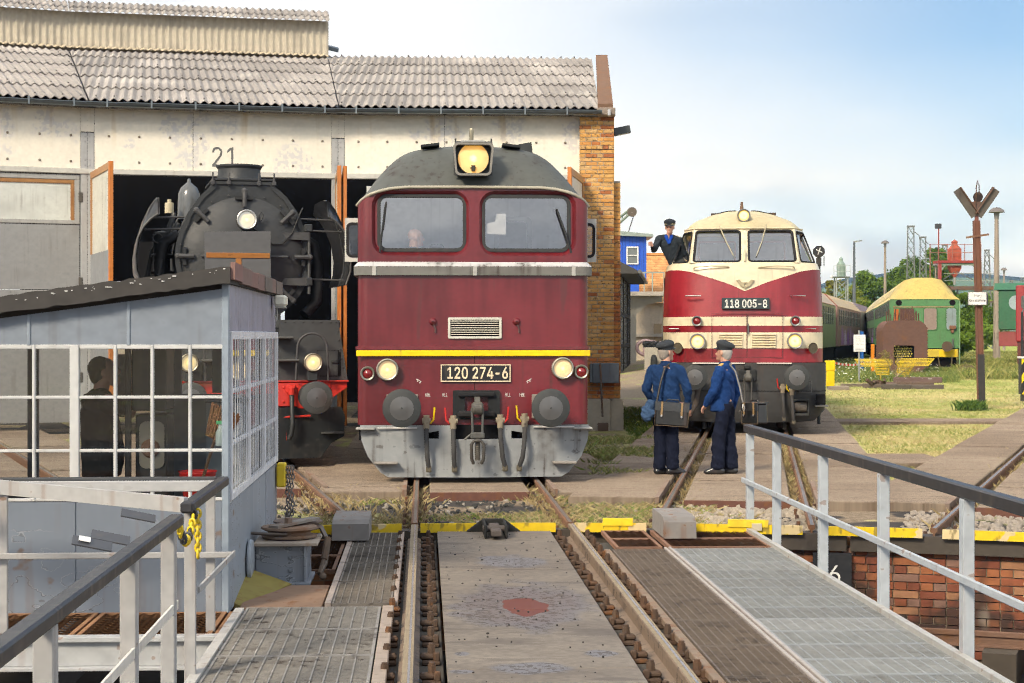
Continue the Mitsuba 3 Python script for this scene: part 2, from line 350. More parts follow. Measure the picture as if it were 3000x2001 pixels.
def pitwall_fn(p, n, uv):
    a = dr.atan2(p.x - .40, p.y - 4.5) * 12.4; zz = p.z / .08; row = dr.floor(zz)
    u = a / .25 + .5 * (row - 2 * dr.floor(row / 2)); k = cell_rand(u, row, 3)
    fu, fz = u - dr.floor(u), zz - row
    mortar = dr.maximum(1 - smoothstep(.0, .05, dr.minimum(fu, 1 - fu)), 1 - smoothstep(0, .14, dr.minimum(fz, 1 - fz)))
    c = mix(mix((.25, .10, .055), (.40, .19, .09), k), mi.Color3f(.05, .04, .035), smoothstep(.45, .7, fbm(p.x * 2, p.y * 2, p.z * 2)))
    return mix(c, mi.Color3f(.24, .20, .15), mortar * .8)
mat('pitwall', two(princ(pitwall_fn, .9, spec=.2)))
put(pit, 'wall', arc_wall(12.42, -1.6, -.12, -PI, PI, 160), 'pitwall')
put(pit, 'floor', MB().lathe([(0, .01), (0, 12.42)], (C[0], C[1], -1.28), n=96), 'matte', (.06, .055, .05))
AB = (.105, .60)
wallb = arc_wall(12.385, -1.3, -.20, AB[0], AB[1], 40); put(pit, 'mortar_bed', wallb, 'matte', (.23, .19, .14))
BR = [(.25, .085, .045), (.30, .115, .055), (.19, .065, .04), (.33, .17, .095), (.13, .06, .045), (.22, .13, .10), (.06, .045, .04)]
rb = random.Random(5); z = -1.22; row = 0
for row in range(13):
    z = -1.24 + row * .079; a = AB[0] + (0 if row % 2 else .0045); L = .249 if row % 2 else .122
    while a < AB[1] - .01:
        l = L; da = l / 12.3
        hole = (.205 < a < .228 and 4 <= row <= 6) or (.425 < a < .45 and 3 <= row <= 6)
        if not hole:
            dark = a > .40 and rb.random() < .5
            put(pit, 'brick', arc_block(12.36 + rb.uniform(-.014, .012), 12.44, z + .006, z + .074, a + .0004, a + da - .0005, 2), 'pitbrick', BR[6] if (dark and rb.random() < .6) or rb.random() < .04 else BR[rb.choice((0, 0, 0, 1, 1, 2, 2, 3, 5))])
        a += da
# timber ring beam and yellow edge plates, broken at every rail
EDGE = sorted([YAW[k] + s * .0617 for k in YAW for s in (-1, 1)])
for a0, a1 in ((.105, .232), (.235, .42), (.422, .60), (-.6, -.13), (-.128, .103)):
    put(pit, 'ring_beam', arc_block(12.27 if a0 > 0 else 12.3, 12.5, -.24, -.075, a0, a1, 14), 'grimy', (.055, .045, .035))
cuts = [-.62] + EDGE + [.62]
for i in range(len(cuts) - 1):
    a0, a1 = cuts[i] + .0075, cuts[i + 1] - .0075
    if a1 - a0 < .012: continue
    put(pit, 'edge_plate', arc_block(12.2, 12.226, -.085, .004, a0, a1, 14), 'peel', (.74, .52, .008))
for a, w in ((.052, .012), (.1555, .016), (.425, .014)):
    put(pit, 'stop_plate', arc_block(12.185, 12.235, -.02, .05, a - w, a + w, 4), 'paint', (.80, .60, .02))
put(pit, 'latch_pocket', arc_block(12.17, 12.19, -.05, .02, .1585, .1665, 3), 'paint', (.50, .44, .32))
put(pit, 'latch_pocket', arc_block(12.17, 12.19, -.05, .02, .392, .403, 3), 'paint', (.50, .40, .30))
np_ = put(pit, 'number_plate', arc_block(12.29, 12.31, -.62, -.26, .206, .236, 4), 'paint', (.02, .022, .027))
a6 = .2185; e = np.array([math.cos(a6), -math.sin(a6), 0]); put(np_, 'figure', MB().text('6', .17, polar(12.28, a6, -.55), e, (0, 0, 1)), 'paint', (.75, .75, .72))
put(pit, 'painted_figure', MB().text('2', .17, polar(12.33, .365, -.62), np.array([math.cos(.365), -math.sin(.365), 0]), (0, 0, 1)), 'matte', (.62, .55, .36))
a = np.linspace(.1, .7, 50)
rr_ = MB()
for w, z0, z1 in ((.034, -.86, -.82), (.008, -.94, -.86), (.06, -.955, -.94)):
    rr_.grid([[polar(11.5 - w, t, z0) for t in a], [polar(11.5 - w, t, z1) for t in a]]).grid([[polar(11.5 - w, t, z1) for t in a], [polar(11.5 + w, t, z1) for t in a]])
put(pit, 'ring_rail', rr_, 'rusty', (.17, .10, .07))
for t in np.arange(.2, .66, .047): put(pit, 'ring_sleeper', arc_block(11.2, 12.1, -1.26, -.96, t, t + .026, 2), 'matte', (.075, .062, .05))

# ---------------------------------------------------------------- turntable bridge
def deck_fn(p, n, uv):
    x, y = p.x, p.y
    a, b = fbm(x * 1.2, y * 2.6, 1), fbm(x * 26, y * 26, 3)
    c = mix((.118, .098, .08), (.20, .172, .14), a) * (.78 + .44 * b)
    c = mix(c, mi.Color3f(.085, .07, .06), smoothstep(.60, .75, fbm(x * 1.7, y * 7, 7)) * .6)
    def blob(cx, cy, rx, ry):
        q = dr.sqrt(dr.square((x - cx) / rx) + dr.square((y - cy) / ry)); return q + (fbm(x * 5, y * 5, 4) - .5) * .7
    spot = 1 - smoothstep(.35, .5, fbm(x * 38, y * 38, 9))
    wet = 1 - smoothstep(.8, 1.15, blob(.10, 12.05, .50, 1.05))
    c = mix(c, mix((.125, .118, .128), (.045, .04, .04), spot), wet * .8)
    c = mix(c, mi.Color3f(.12, .035, .025), 1 - smoothstep(.95, 1.05, blob(.095, 12.0, .16, .40)))
    for cx, cy, rx, ry in ((-.02, 14.35, .33, .40), (.12, 9.75, .26, .18), (.52, 10.2, .11, .13), (-.3, 10.2, .06, .08), (-.28, 9.65, .08, .07)):
        c = mix(c, mix((.14, .14, .16), (.05, .045, .045), spot * .8), (1 - smoothstep(.7, 1.05, blob(cx, cy, rx, ry))) * .8)
    return c
def deck_rough(p, n, uv):
    x, y = p.x, p.y
    q = dr.sqrt(dr.square((x - .1) / .5) + dr.square((y - 12.05) / 1.05)) + (fbm(x * 5, y * 5, 4) - .5) * .7
    return .62 - .3 * (1 - smoothstep(.7, 1.1, q))
mat('deck', two(princ(deck_fn, deck_rough, spec=.5)))
tt = thing('turntable', 'turntable bridge with rails, brown steel deck plates and metal gratings', 'turntable')
TT = frame(C[0] + .045, C[1], 0, YAW['red'])
def grate(u0, u1, v0, v1, z, p=.034, q=.05, th=.004, dp=.03, rim=True, across=True, rw=.008, cw=.004):
    """open grating panel: bearing bars p apart, cross bars q apart"""
    mb = MB()
    for v in np.arange(v0 + p, v1 - p * .5, p): mb.box(u0, u1, v - th / 2, v + th / 2, z - dp, z) if across else None
    for u in np.arange(u0 + q, u1 - q * .5, q): mb.box(u - cw / 2, u + cw / 2, v0, v1, z - dp * .5, z + .002)
    if not across:
        for u in np.arange(u0 + p, u1 - p * .5, p): mb.box(u - th / 2, u + th / 2, v0, v1, z - dp, z)
    if rim:
        for a_ in (u0, u1 - rw): mb.box(a_, a_ + rw, v0, v1, z - dp, z + .003)
        for b_ in (v0, v1 - rw): mb.box(u0, u1, b_, b_ + rw, z - dp, z + .003)
    return mb
def mesh_panel(u0, u1, v0, v1, z, p=.085, w=.016):
    """expanded metal"""
    mb = MB(); rows = np.arange(v0, v1, .042)
    for i, v in enumerate(rows):
        us = np.arange(u0, u1 + p / 2, p / 2)
        P = np.array([[u, v + (.021 if (j + i) % 2 else -.021), z + (.004 if j % 2 else -.004)] for j, u in enumerate(us)])
        P[:, 1] = np.clip(P[:, 1], v0, v1)
        A = P + [0, -w / 2, .004]; B = P + [0, w / 2, -.006]
        mb.grid([A, B])
    for a_ in (u0, u1 - .03): mb.box(a_, a_ + .03, v0, v1, z - .03, z + .008)
    for b_ in (v0, v1 - .03): mb.box(u0, u1, b_, b_ + .03, z - .03, z + .008)
    return mb
with at(TT):
    for u in (-.765, .765):
        k = put(tt, 'rail', rail_mesh(u, -7, 12.16), 'grimy', (.185, .135, .098), 30)
        put(k, 'running_surface', MB().box(u - .030, u + .0, -7, 12.155, 0, .002).box(u + .014, u + .03, -7, 12.15, 0, .002), 'matte', (.235, .187, .13))
        put(k, 'polished_strip', MB().box(u + .0005, u + .0135, -7, 12.155, 0, .0025), 'metal', (.55, .53, .52))
        put(tt, 'rail_base', MB().cbox(u - .19, u + .21, -7, 12.12, -.19, -.155, .006), 'matte', (.07, .06, .052))
    for u in (-.765, .765):
        for v in np.arange(2.9, 12.1, .60):
            for s in (-1, 1):
                a_ = u + s * .135
                put(tt, 'rail_clip', MB().cbox(a_ - .055, a_ + .055, v - .07, v + .07, -.155, -.125, .008).cbox(a_ - .05 - s * .02, a_ + .04 - s * .02, v - .04, v + .04, -.125, -.09, .012)
                    .cbox(a_ + s * .012, a_ + s * .052, v - .065, v - .025, -.13, -.075, .008).cyl((a_, v + .01, -.1), (a_, v + .01, -.045), .026, n=6).cyl((a_, v + .01, -.05), (a_, v + .01, -.03), .018, n=8), 'rusty', (.085, .055, .04), 40)
    for v0, v1 in ((-7, 2.9), (2.9, 5.25), (5.25, 7.35), (7.35, 9.35), (9.35, 12.1)):
        put(tt, 'deck_plate', MB().cbox(-.545, .555, v0 + .006, v1 - .006, -.085, -.062, .004), 'deck')
    put(tt, 'girder', MB().box(-1.3, -.96, -7, 12.0, -.9, -.17).box(.97, 1.3, -7, 12.0, -.9, -.17).box(-.5, .5, -7, 12.0, -.55, -.12), 'matte', (.07, .065, .06))
    put(tt, 'edge_angle', MB().cbox(-.965, -.885, -7, 7.6, -.11, -.064, .005), 'paint', (.33, .27, .22))
    put(tt, 'edge_angle', MB().cbox(.935, .993, -7, 10.75, -.12, -.074, .005), 'rusty', (.20, .155, .12))
    # left gratings
    for v0 in np.arange(1.15, 7.4, .92):
        put(tt, 'grating', grate(-1.915, -.975, v0, v0 + .9, -.07, p=.042, q=.076, th=.0044, rw=.018, cw=.009), 'grimy', (.23, .218, .205))
    put(tt, 'curb', MB().bar((-1.95, -7, -.075), (-1.95, 7.45, -.075), .06, .05), 'chipped', (.40, .39, .37))
    for v0 in np.arange(7.72, 12.0, 1.1):
        put(tt, 'grating', grate(-1.33, -.90, v0, v0 + 1.05, -.07, p=.04, q=.058, cw=.008, rw=.014), 'grimy', (.17, .15, .13))
        put(tt, 'edge_angle', MB().cbox(-1.38, -1.335, v0, v0 + 1.05, -.1, -.06, .004).cbox(-.895, -.86, v0, v0 + 1.05, -.1, -.06, .004), 'paint', (.35, .29, .25))
    put(tt, 'foot_plate', MB().cbox(-1.98, -1.40, 7.66, 8.75, -.11, -.085, .004), 'rusty', (.24, .155, .105))
    put(tt, 'mesh_panel', mesh_panel(-2.05, -1.40, 9.6, 10.5, -.09), 'rusty', (.14, .085, .06))
    put(tt, 'mesh_panel', mesh_panel(-2.05, -1.40, 10.55, 11.7, -.09), 'rusty', (.14, .085, .06))
    put(tt, 'loose_plate', MB().obox((-2.0, 8.35, -.05), (.35, 1.0, .03), trimesh.transformations.euler_matrix(.02, .30, -.28)[:3, :3]), 'rusty', (.24, .20, .06))
    # right gratings
    for v0 in np.arange(1.2, 10.7, .95):
        put(tt, 'grating', grate(1.0, 1.47, v0, v0 + .925, -.07, p=.040, q=.058, th=.0038, cw=.007, rw=.012), 'grimy', (.135, .108, .088))
        for h in (0, 1): put(tt, 'galvanised_grating', grate(1.545, 2.46, v0 + .475 * h, v0 + .475 * h + .462, -.066 - .004 * rb.random(), p=.042, q=.076, th=.0042, rw=.016, cw=.008), 'paint', tuple(np.array((.255, .268, .275)) * rb.uniform(.82, 1.12)))
    put(tt, 'channel', MB().cbox(1.475, 1.50, 1, 10.75, -.1, -.058, .004).cbox(1.515, 1.54, 1, 10.75, -.1, -.055, .004), 'paint', (.36, .325, .30))
    for u0, u1 in ((1.05, 1.47), (1.53, 2.46)):
        for v0 in (10.78, 11.45): put(tt, 'mesh_panel', mesh_panel(u0, u1, v0, v0 + .65, -.07), 'rusty', (.20, .115, .08))
    put(tt, 'curb', MB().bar((2.475, -7, -.06), (2.475, 12.0, -.06), .05, .06), 'chipped', (.37, .365, .345))
    put(tt, 'side_beam', MB().box(2.40, 2.48, -7, 12.0, -.5, -.12).box(-1.93, -1.85, -7, 7.5, -.5, -.12), 'paint', (.35, .36, .36))
    gd = np.random.default_rng(21); ico = trimesh.creation.icosphere(subdivisions=0); mb = MB()
    for i in range(150): s = gd.uniform(.003, .010); mb.add(ico.vertices * (s * gd.uniform(.6, 1.3, 3)) + [gd.uniform(-.5, .52), 4.3 + 7.6 * gd.uniform() ** .8, -.060], ico.faces)
    k = put(tt, 'cinder', mb, 'matte', (.035, .03, .028)); labels[k] = {'kind': 'stuff'}
    # bridge stop blocks
    for u0, u1, z1 in ((1.56, 1.86, .15), (-1.52, -1.18, .14)):
        put(tt, 'stop_block', MB().prism([(11.3, -.05), (11.32, .10), (11.42, z1 - .01), (11.62, z1), (12.14, z1 + .0), (12.16, -.05)], u0, u1, 'yz'), 'rusty', (.20, .188, .18))
    # locking bolt in the middle of the bridge end
    lk = put(tt, 'lock_housing', MB().prism([(-.26, -.06), (.26, -.06), (.10, .06), (-.10, .06)], 12.04, 12.12, 'xz').cbox(-.11, -.085, 11.45, 12.05, -.06, .07).cbox(.085, .11, 11.45, 12.05, -.06, .07), 'matte', (.03, .028, .027))
    put(lk, 'bolt', MB().cbox(-.05, .05, 11.35, 12.0, -.03, .03, .01).cyl((-.12, 11.6, .02), (.12, 11.6, .02), .03, n=10), 'grimy', (.10, .08, .07))
put(None, 'path', MB().cbox(1.75, 3.3, 24.0, 24.7, -.3, -.085, .02), 'slab'); put('path_002', 'slab', MB().cbox(1.55, 2.9, 25.1, 26.4, -.3, -.09, .02), 'slab'); put('path_002', 'slab', MB().cbox(2.0, 3.2, 28.2, 28.7, -.3, -.08, .02), 'slab'); labels['path_002'] = {'label': 'worn slabs sunk in the dirt between the two diesel engines', 'kind': 'structure'}
# ---------------------------------------------------------------- control cabin on the bridge
GREY, LILAC, WHITE = (.165, .196, .245), (.27, .265, .34), (.52, .53, .53)
cab = thing('control_cabin', 'grey steel control cabin with white window bars and black felt roof beside the turntable rails', 'cabin')
RAILW, RAILB, RAILG = (.35, .35, .35), (.028, .028, .032), (.39, .43, .47)
def ux(px): return -2.03 - (525 - px) / 326.5
with at(TT):
    V0, V1, UR, UL = 7.50, 11.4, -2.03, -5.6
    ZS = [.70, 1.04, 1.41, 1.757]
    roofz = lambda u: 2.20 + (u - UR) * .135
    put(cab, 'corner_post', MB().cbox(UR - .05, UR, V0 - .008, V0 + .05, -.1, 2.2, .006), 'paint', (.25, .30, .36))
    for a_, b_ in ((UR - .05, ux(181)), (ux(180), ux(-60)), (ux(-62), UL)):
        put(cab, 'lower_panel', MB().cbox(b_, a_, V0 + .004, V0 + .03, -.09, .695, .004), 'flaked', GREY)
    for a_, b_ in ((UR - .05, ux(299)), (ux(297), ux(76)), (ux(75), ux(-150)), (ux(-152), UL)):
        put(cab, 'upper_panel', MB().prism([(b_, 1.775), (a_, 1.775), (a_, roofz(a_) - .03), (b_, roofz(b_) - .03)], V0, V0 + .03, 'xz'), 'paint', (.20, .235, .285))
        put(cab, 'seam_strip', MB().cbox(b_ - .012, b_ + .012, V0 - .012, V0, 1.77, roofz(b_) - .03, .004), 'paint', (.24, .285, .34))
    cols = [520, 437, 352, 269, 178, 87, 3, -80, -172, -255, -338]
    for i in range(len(cols) - 1):
        a_, b_ = ux(cols[i]), ux(cols[i + 1])
        w = .032 if cols[i + 1] in (178, -172) else .011
        put(cab, 'mullion', MB().cbox(b_ - w, b_ + w, V0 - .012, V0 + .04, .69, 1.775, .005), 'paint', WHITE)
        for j in range(3):
            put(cab, 'glazing_bar', MB().cbox(b_ + w, a_ - .011, V0 - .006, V0 + .03, ZS[j] - .011, ZS[j] + .011, .004), 'paint', WHITE)
            put(cab, 'pane', MB().add([[b_ + w, V0 + .018, ZS[j]], [a_ - .01, V0 + .018, ZS[j]], [a_ - .01, V0 + .018, ZS[j + 1]], [b_ + w, V0 + .018, ZS[j + 1]]], [[0, 1, 2, 3]]), 'glass')
        put(cab, 'glazing_bar', MB().cbox(b_ + w, a_ - .011, V0 - .006, V0 + .03, 1.745, 1.776, .004), 'paint', WHITE)
    # side wall along the track
    put(cab, 'side_panel', MB().cbox(UR - .03, UR - .002, V0 + .05, 9.2, -.1, .66, .004), 'flaked', (.25, .285, .33))
    put(cab, 'side_panel', MB().cbox(UR - .03, UR - .006, 9.21, 10.3, -.1, .66, .004), 'flaked', (.275, .31, .355))
    put(cab, 'side_panel', MB().cbox(UR - .03, UR - .002, 10.31, V1, -.1, .66, .004), 'flaked', (.255, .285, .335))
    vs = np.linspace(V0 + .05, V1, 90)
    put(cab, 'corrugated_panel', MB().grid([[(UR - .012 + .010 * math.sin(v * 38), v, z) for v in vs] for z in (1.86, 2.27)]), 'paint', LILAC, True)
    L = (V1 - V0 - .1) / 3
    for k in range(3):
        v0 = V0 + .07 + k * L
        fr = put(cab, 'window_frame', MB().cbox(UR - .02, UR + .014, v0, v0 + .06, .68, 1.87, .004).cbox(UR - .02, UR + .014, v0 + L - .05, v0 + L - .004, .68, 1.87, .004)
            .cbox(UR - .02, UR + .014, v0 + .06, v0 + L - .05, .68, .73, .004).cbox(UR - .02, UR + .014, v0 + .06, v0 + L - .05, 1.81, 1.87, .004)
            .cbox(UR - .02, UR + .010, v0 + .06, v0 + L - .05, 1.06, 1.09, .004).cbox(UR - .02, UR + .010, v0 + .06, v0 + L - .05, 1.43, 1.46, .004), 'paint', (.62, .64, .68))
        put(cab, 'window_pane', MB().add([[UR - .03, v0, .7], [UR - .03, v0 + L, .7], [UR - .03, v0 + L, 1.85], [UR - .03, v0, 1.85]], [[0, 1, 2, 3]]), 'glass')
        for q in range(1, 8):
            vq = v0 + .05 + q * (L - .1) / 8
            put(fr, 'window_bar', MB().cbox(UR + .012, UR + .018, vq - .009, vq + .009, .70, 1.84, .002), 'paint', (.66, .67, .69))
    # roof of tarred felt with a ragged edge, boards under it
    rf = MB(); us = np.linspace(UL - .1, UR + .02, 60); g = np.random.default_rng(3)
    top = [(u, roofz(u) + .115 + g.uniform(-.008, .010)) for u in us]; bot = [(u, roofz(u) + .0 + g.uniform(-.008, .006)) for u in us[::-1]]
    rf.prism(top + bot, V0 - .12, V0 + 1.9, 'xz'); k = put(cab, 'roof', rf, 'matte', (.055, .052, .05))
    rf = MB(); top = [(u, z - .006) for u, z in top]; rf.prism(top + bot, V0 + 1.902, V1 + .15, 'xz'); put(cab, 'roof', rf, 'matte', (.062, .058, .055))
    g = np.random.default_rng(8)
    for i, v in enumerate(np.arange(V0 - .1, V1 - .3, .56)):
        put(k, 'verge_board', MB().obox((UR + .035 + g.uniform(-.008, .010), v + .31, 2.275 + g.uniform(-.012, .012)), (.03, .60, .12 + g.uniform(-.01, .02)), rz(g.uniform(-.02, .02))), 'matte', (.16 + g.uniform(0, .08), .135, .12))
    sp = MB()
    for i in range(230):
        u = g.uniform(UL, UR); sp.obox((u, V0 - .12 + g.uniform(-.004, .03), roofz(u) + .098 + g.uniform(-.03, .006)), (g.uniform(.008, .03), .012, g.uniform(.004, .010)), rz(g.uniform(-1, 1)))
    o = put(k, 'felt_grit', sp, 'matte', (.52, .52, .52)); labels[o] = {'kind': 'stuff'}
    # back and left walls, floor, half of the back glazed
    put(cab, 'back_wall', MB().box(UL, UR - .03, V1 - .03, V1, -.1, .45).box(UL, UR - .03, V1 - .03, V1, 1.9, 2.0).box(-3.05, -2.9, V1 - .03, V1, .45, 1.9).box(-4.3, -4.2, V1 - .03, V1, .45, 1.9).box(-2.9, UR - .03, V1 - .03, V1, .451, 1.30).box(-2.62, -2.38, V1 - .031, V1, 1.31, 1.9), 'paint', (.17, .19, .21))
    put(cab, 'left_wall', MB().box(UL, UL + .03, V0 + .03, V1 - .03, -.1, 1.92), 'paint', (.20, .22, .24))
    put(cab, 'floor', MB().box(UL + .03, UR - .03, V0 + .03, V1 - .03, -.14, -.1), 'matte', (.12, .09, .07))
    # flood lamp, yellow chain box
    fl = thing('flood_lamp', 'cream flood lamp fixed under the cabin roof edge', 'lamp')
    put(fl, 'housing', MB().cbox(-2.01, -1.90, 10.8, 11.05, 2.10, 2.20, .02), 'paint', (.66, .65, .55))
    put(fl, 'glass', MB().cbox(-2.0, -1.91, 10.82, 11.03, 2.085, 2.099, .004), 'paint', (.45, .45, .40)); put(fl, 'cable', MB().tube([(-1.99, 10.9, 2.1), (-1.985, 10.9, 2.02), (-1.99, 10.86, 1.97), (-2.0, 10.82, 2.02)], .008, 6), 'paint', (.4, .4, .38))
    yb = thing('chain_box', 'yellow box hung with chain on the far corner of the grey cabin', 'chain box')
    put(yb, 'housing', MB().cbox(-2.02, -1.94, 11.22, 11.38, .45, .67, .01), 'paint', (.72, .52, .02))
    def link(c, r, w, tilt): 
        t = np.linspace(0, 2 * PI, 9); p = np.stack([np.cos(t) * r * .6, t * 0, np.sin(t) * r], -1) @ rz(tilt).T + c; return MB().tube(p, w, 5, False)
    ch = MB()
    for s in range(3):
        for i in range(20):
            m = link((-1.925 + .02 * s + .006 * math.sin(i), 11.26 + .04 * s, .62 - i * (.036 + .003 * s)), .024, .007, 1.57 * (i % 2)); ch.add(*m.arrays())
    put(yb, 'chain', ch, 'metal', (.22, .20, .19))

    # ------------------------------------------------------------ cable winch
    wi = thing('cable_winch', 'rusty double cable sheave on a grey riveted stand by the cabin', 'winch')
    put(wi, 'stand', MB().cbox(-1.99, -1.60, 8.95, 9.5, -.10, .20, .008).cbox(-1.61, -1.59, 8.9, 9.5, -.10, .20, .004).cbox(-1.99, -1.56, 8.86, 9.52, -.115, -.085, .005), 'flaked', (.20, .225, .265))
    put(wi, 'top_plate', MB().cbox(-2.0, -1.50, 8.86, 9.55, .20, .225, .004), 'rusty', (.30, .26, .22))
    rv = MB()
    for z in (.0, .1, .17):
        for u in (-1.72,): rv.ball((u, 8.945, z), .016, 6)
    put(wi, 'rivet', rv, 'paint', (.17, .19, .22))
    put(wi, 'sheave', MB().lathe([(0, .02), (0, .215), (.012, .22), (.03, .17), (.045, .17), (.07, .225), (.085, .22), (.085, .02)], (-1.745, 9.2, .235), n=32), 'rusty', (.20, .145, .11), 40)
    put(wi, 'sheave', MB().lathe([(0, .02), (0, .205), (.012, .21), (.03, .16), (.05, .20), (.06, .20), (.06, .02)], (-1.70, 9.52, .27), n=32), 'rusty', (.17, .13, .11), 40)
    put(wi, 'strap', MB().bar((-1.86, 9.05, .33), (-1.55, 9.42, .36), .10, .02).cyl((-1.75, 9.18, .32), (-1.75, 9.18, .39), .035, n=6), 'rusty', (.24, .22, .20))
    put(wi, 'guard_disc', MB().lathe([(0, .01), (0, .165), (.012, .17), (.03, .165), (.03, .01)], (-2.02, 8.75, .10), (1, 0, 0), 28), 'paint', (.30, .34, .39))
    put(wi, 'cable', MB().tube([(-2.03, 9.03, .285), (-1.9, 9.01, .28), (-1.745, 9.0, .277)], .013, 6), 'metal', (.18, .15, .13)); put(wi, 'cable', MB().tube([(-1.5, 9.3, .30), (-1.44, 9.28, .18), (-1.46, 9.2, .02), (-1.5, 9.1, -.05)], .02, 6), 'metal', (.18, .15, .13))
    put(wi, 'turnbuckle', MB().tube([(-1.44, 9.26, .22), (-1.47, 9.18, .06)], .028, 8).tube([(-1.47, 9.18, .06), (-1.50, 9.08, -.04)], .016, 6).ball((-1.47, 9.05, -.06), .03, 6), 'rusty', (.12, .09, .07))

    # ------------------------------------------------------------ handrails
    hr = thing('handrail', 'pale blue handrail with a black top bar along the right side of the bridge', 'handrail')
    posts = [12.7 - 1.75 * i for i in range(-0, 8)]
    posts = [12.12, 10.85, 9.05, 7.25, 5.42, 3.6, 1.8]
    for v in posts: put(hr, 'post', MB().cbox(2.49, 2.56, v - .012, v + .012, -.3, .875, .005).cbox(2.49, 2.512, v + .012, v + .07, -.3, .875, .005), 'chipped', RAILG)
    put(hr, 'top_bar', MB().cbox(2.487, 2.565, -3, 12.3, .878, .958, .010), 'paint', RAILB)
    put(hr, 'middle_bar', MB().cbox(2.465, 2.488, -3, 12.3, .385, .435, .006), 'chipped', RAILG)
    hl = thing('handrail', 'white posts with a black top bar in the left foreground', 'handrail')
    for v in (4.15, 3.0, 1.35, -.4): put(hl, 'post', MB().cbox(-1.99, -1.92, v - .012, v + .012, -.5, .86, .005).cbox(-1.94, -1.92, v + .012, v + .07, -.5, .86, .005), 'chipped', RAILW)
    put(hl, 'top_bar', MB().cbox(-1.985, -1.91, -2, 4.40, .86, .92, .010), 'paint', RAILB)
    put(hl, 'brace', MB().bar((-1.93, 4.3, .47), (-1.93, -1.5, .45), .012, .045), 'paint', (.62, .60, .55))
    for v, w, t in ((4.08, -2.09, .5), (3.16, -2.06, .45), (2.95, -2.10, .5)):
        k = put(hl, 'tab_plate', MB().obox((w, v, .945), (.17, .10, .006), rz(t * .4) @ trimesh.transformations.euler_matrix(.27, .22, 0)[:3, :3]), 'paint', (.05, .05, .058))
    put(k, 'sticker', MB().obox((-2.13, 2.945, .966), (.05, .05, .003), rz(.2) @ trimesh.transformations.euler_matrix(.27, .22, 0)[:3, :3]), 'paint', (.75, .75, .75))
    hp = thing('handrail', 'white railing with black top around the platform in front of the cabin windows', 'handrail')
    put(hp, 'post', MB().cbox(-2.01, -1.945, 5.12, 5.145, -.4, .86, .005).cbox(-2.01, -1.99, 5.145, 5.2, -.4, .86, .005), 'chipped', RAILW)
    put(hp, 'top_bar', MB().cbox(-2.015, -1.945, 5.0, 6.75, .86, .92, .01), 'paint', RAILB)
    put(hp, 'top_bar', MB().cbox(-5.6, -2.02, 6.68, 6.75, .878, .92, .006), 'paint', (.05, .05, .055))
    put(hp, 'top_flange', MB().cbox(-5.6, -2.02, 6.65, 6.675, .83, .90, .004), 'paint', (.40, .41, .42))
    put(hp, 'middle_bar', MB().cbox(-5.6, -1.90, 6.64, 6.66, .40, .44, .005), 'chipped', RAILW)
    put(hp, 'brace', MB().bar((-1.90, 6.65, .43), (-1.94, 5.2, .41), .014, .035), 'chipped', RAILW)
    for u in (-2.06, -3.39, -4.8): put(hp, 'post', MB().cbox(u - .03, u + .03, 6.70, 6.73, -.2, .86, .005), 'chipped', RAILW)
    gb = solo('gate_bar', MB().bar((-2.0, 5.12, .895), (-3.9, 6.4, .945), .03, .085), 'chipped', 'white flat gate bar slanting left from the railing post', 'bar', (.38, .38, .38))
    sc = thing('safety_chain', 'short yellow and black chain between two railing posts', 'chain')
    pts = [(-1.945, 4.42 + .035 * i, .87 - .13 * math.sin(PI * i / 19)) for i in range(20)]
    for i, p in enumerate(pts): put(sc, 'link', link(np.array(p), .025, .008, 1.57 * (i % 2)), 'paint', (.78, .58, .02) if i % 7 < 4 else (.05, .05, .05), True)
    for i in range(8): put(sc, 'link', link(np.array((-1.93, 5.1, .85 - .032 * i)), .025, .008, 1.57 * (i % 2)), 'paint', (.78, .58, .02), True)
    # side platform
    sp_ = thing('platform', 'rusty expanded metal platform on a white girder under the cabin windows', 'platform')
    for u0 in (-2.9, -3.78, -4.66, -5.54): put(sp_, 'mesh_panel', mesh_panel(u0, u0 + .86, 6.56, 7.46, -.085), 'rusty', (.26, .14, .075))
    put(sp_, 'mesh_panel', mesh_panel(-2.02, -1.98, 6.56, 7.46, -.085), 'rusty', (.26, .14, .075))
    put(sp_, 'girder', MB().cbox(-5.6, -1.96, 6.45, 6.55, -.105, -.07, .005).box(-5.6, -1.99, 6.50, 6.53, -.26, -.105).cbox(-5.6, -1.99, 6.44, 6.55, -.285, -.262, .004), 'chipped', (.38, .39, .40))
    put(sp_, 'bracket', MB().box(-3.1, -3.02, 6.55, 7.5, -.5, -.12).box(-3.1, -2.8, 6.6, 6.64, -.6, -.56), 'matte', (.08, .08, .085))

    # ------------------------------------------------------------ things inside the cabin
    st = thing('controller', 'black controller cabinet with a white dial behind the cabin windows', 'controller')
    put(st, 'cabinet', MB().cbox(ux(352) - .02, ux(262), 8.3, 8.7, 1.28, 1.80, .01).cbox(ux(345), ux(268), 8.35, 8.7, .45, 1.25, .01), 'paint', (.035, .037, .04))
    put(st, 'dial', MB().lathe([(0, .01), (0, .07), (-.02, .06), (-.03, .01)], (ux(305), 8.33, 1.0), (0, 1, 0), 20), 'rusty', (.16, .09, .06))
    put(st, 'dial_plate', MB().prism(rrect(ux(278), ux(338), .85, 1.20, .05), 8.335, 8.348, 'xz'), 'paint', (.24, .23, .20))
    put(st, 'pedestal', MB().cbox(ux(343), ux(272), 8.4, 8.65, -.1, .45, .01), 'paint', (.32, .36, .36))
    dk = thing('desk', 'grey steel desk inside the cabin right of the controller', 'desk')
    put(dk, 'top', MB().cbox(ux(430), ux(528), 8.5, 9.3, 1.33, 1.36, .005), 'paint', (.10, .11, .12)); put(dk, 'front', MB().box(ux(420), ux(520), 8.8, 8.85, -.1, 1.33), 'paint', (.22, .27, .30))
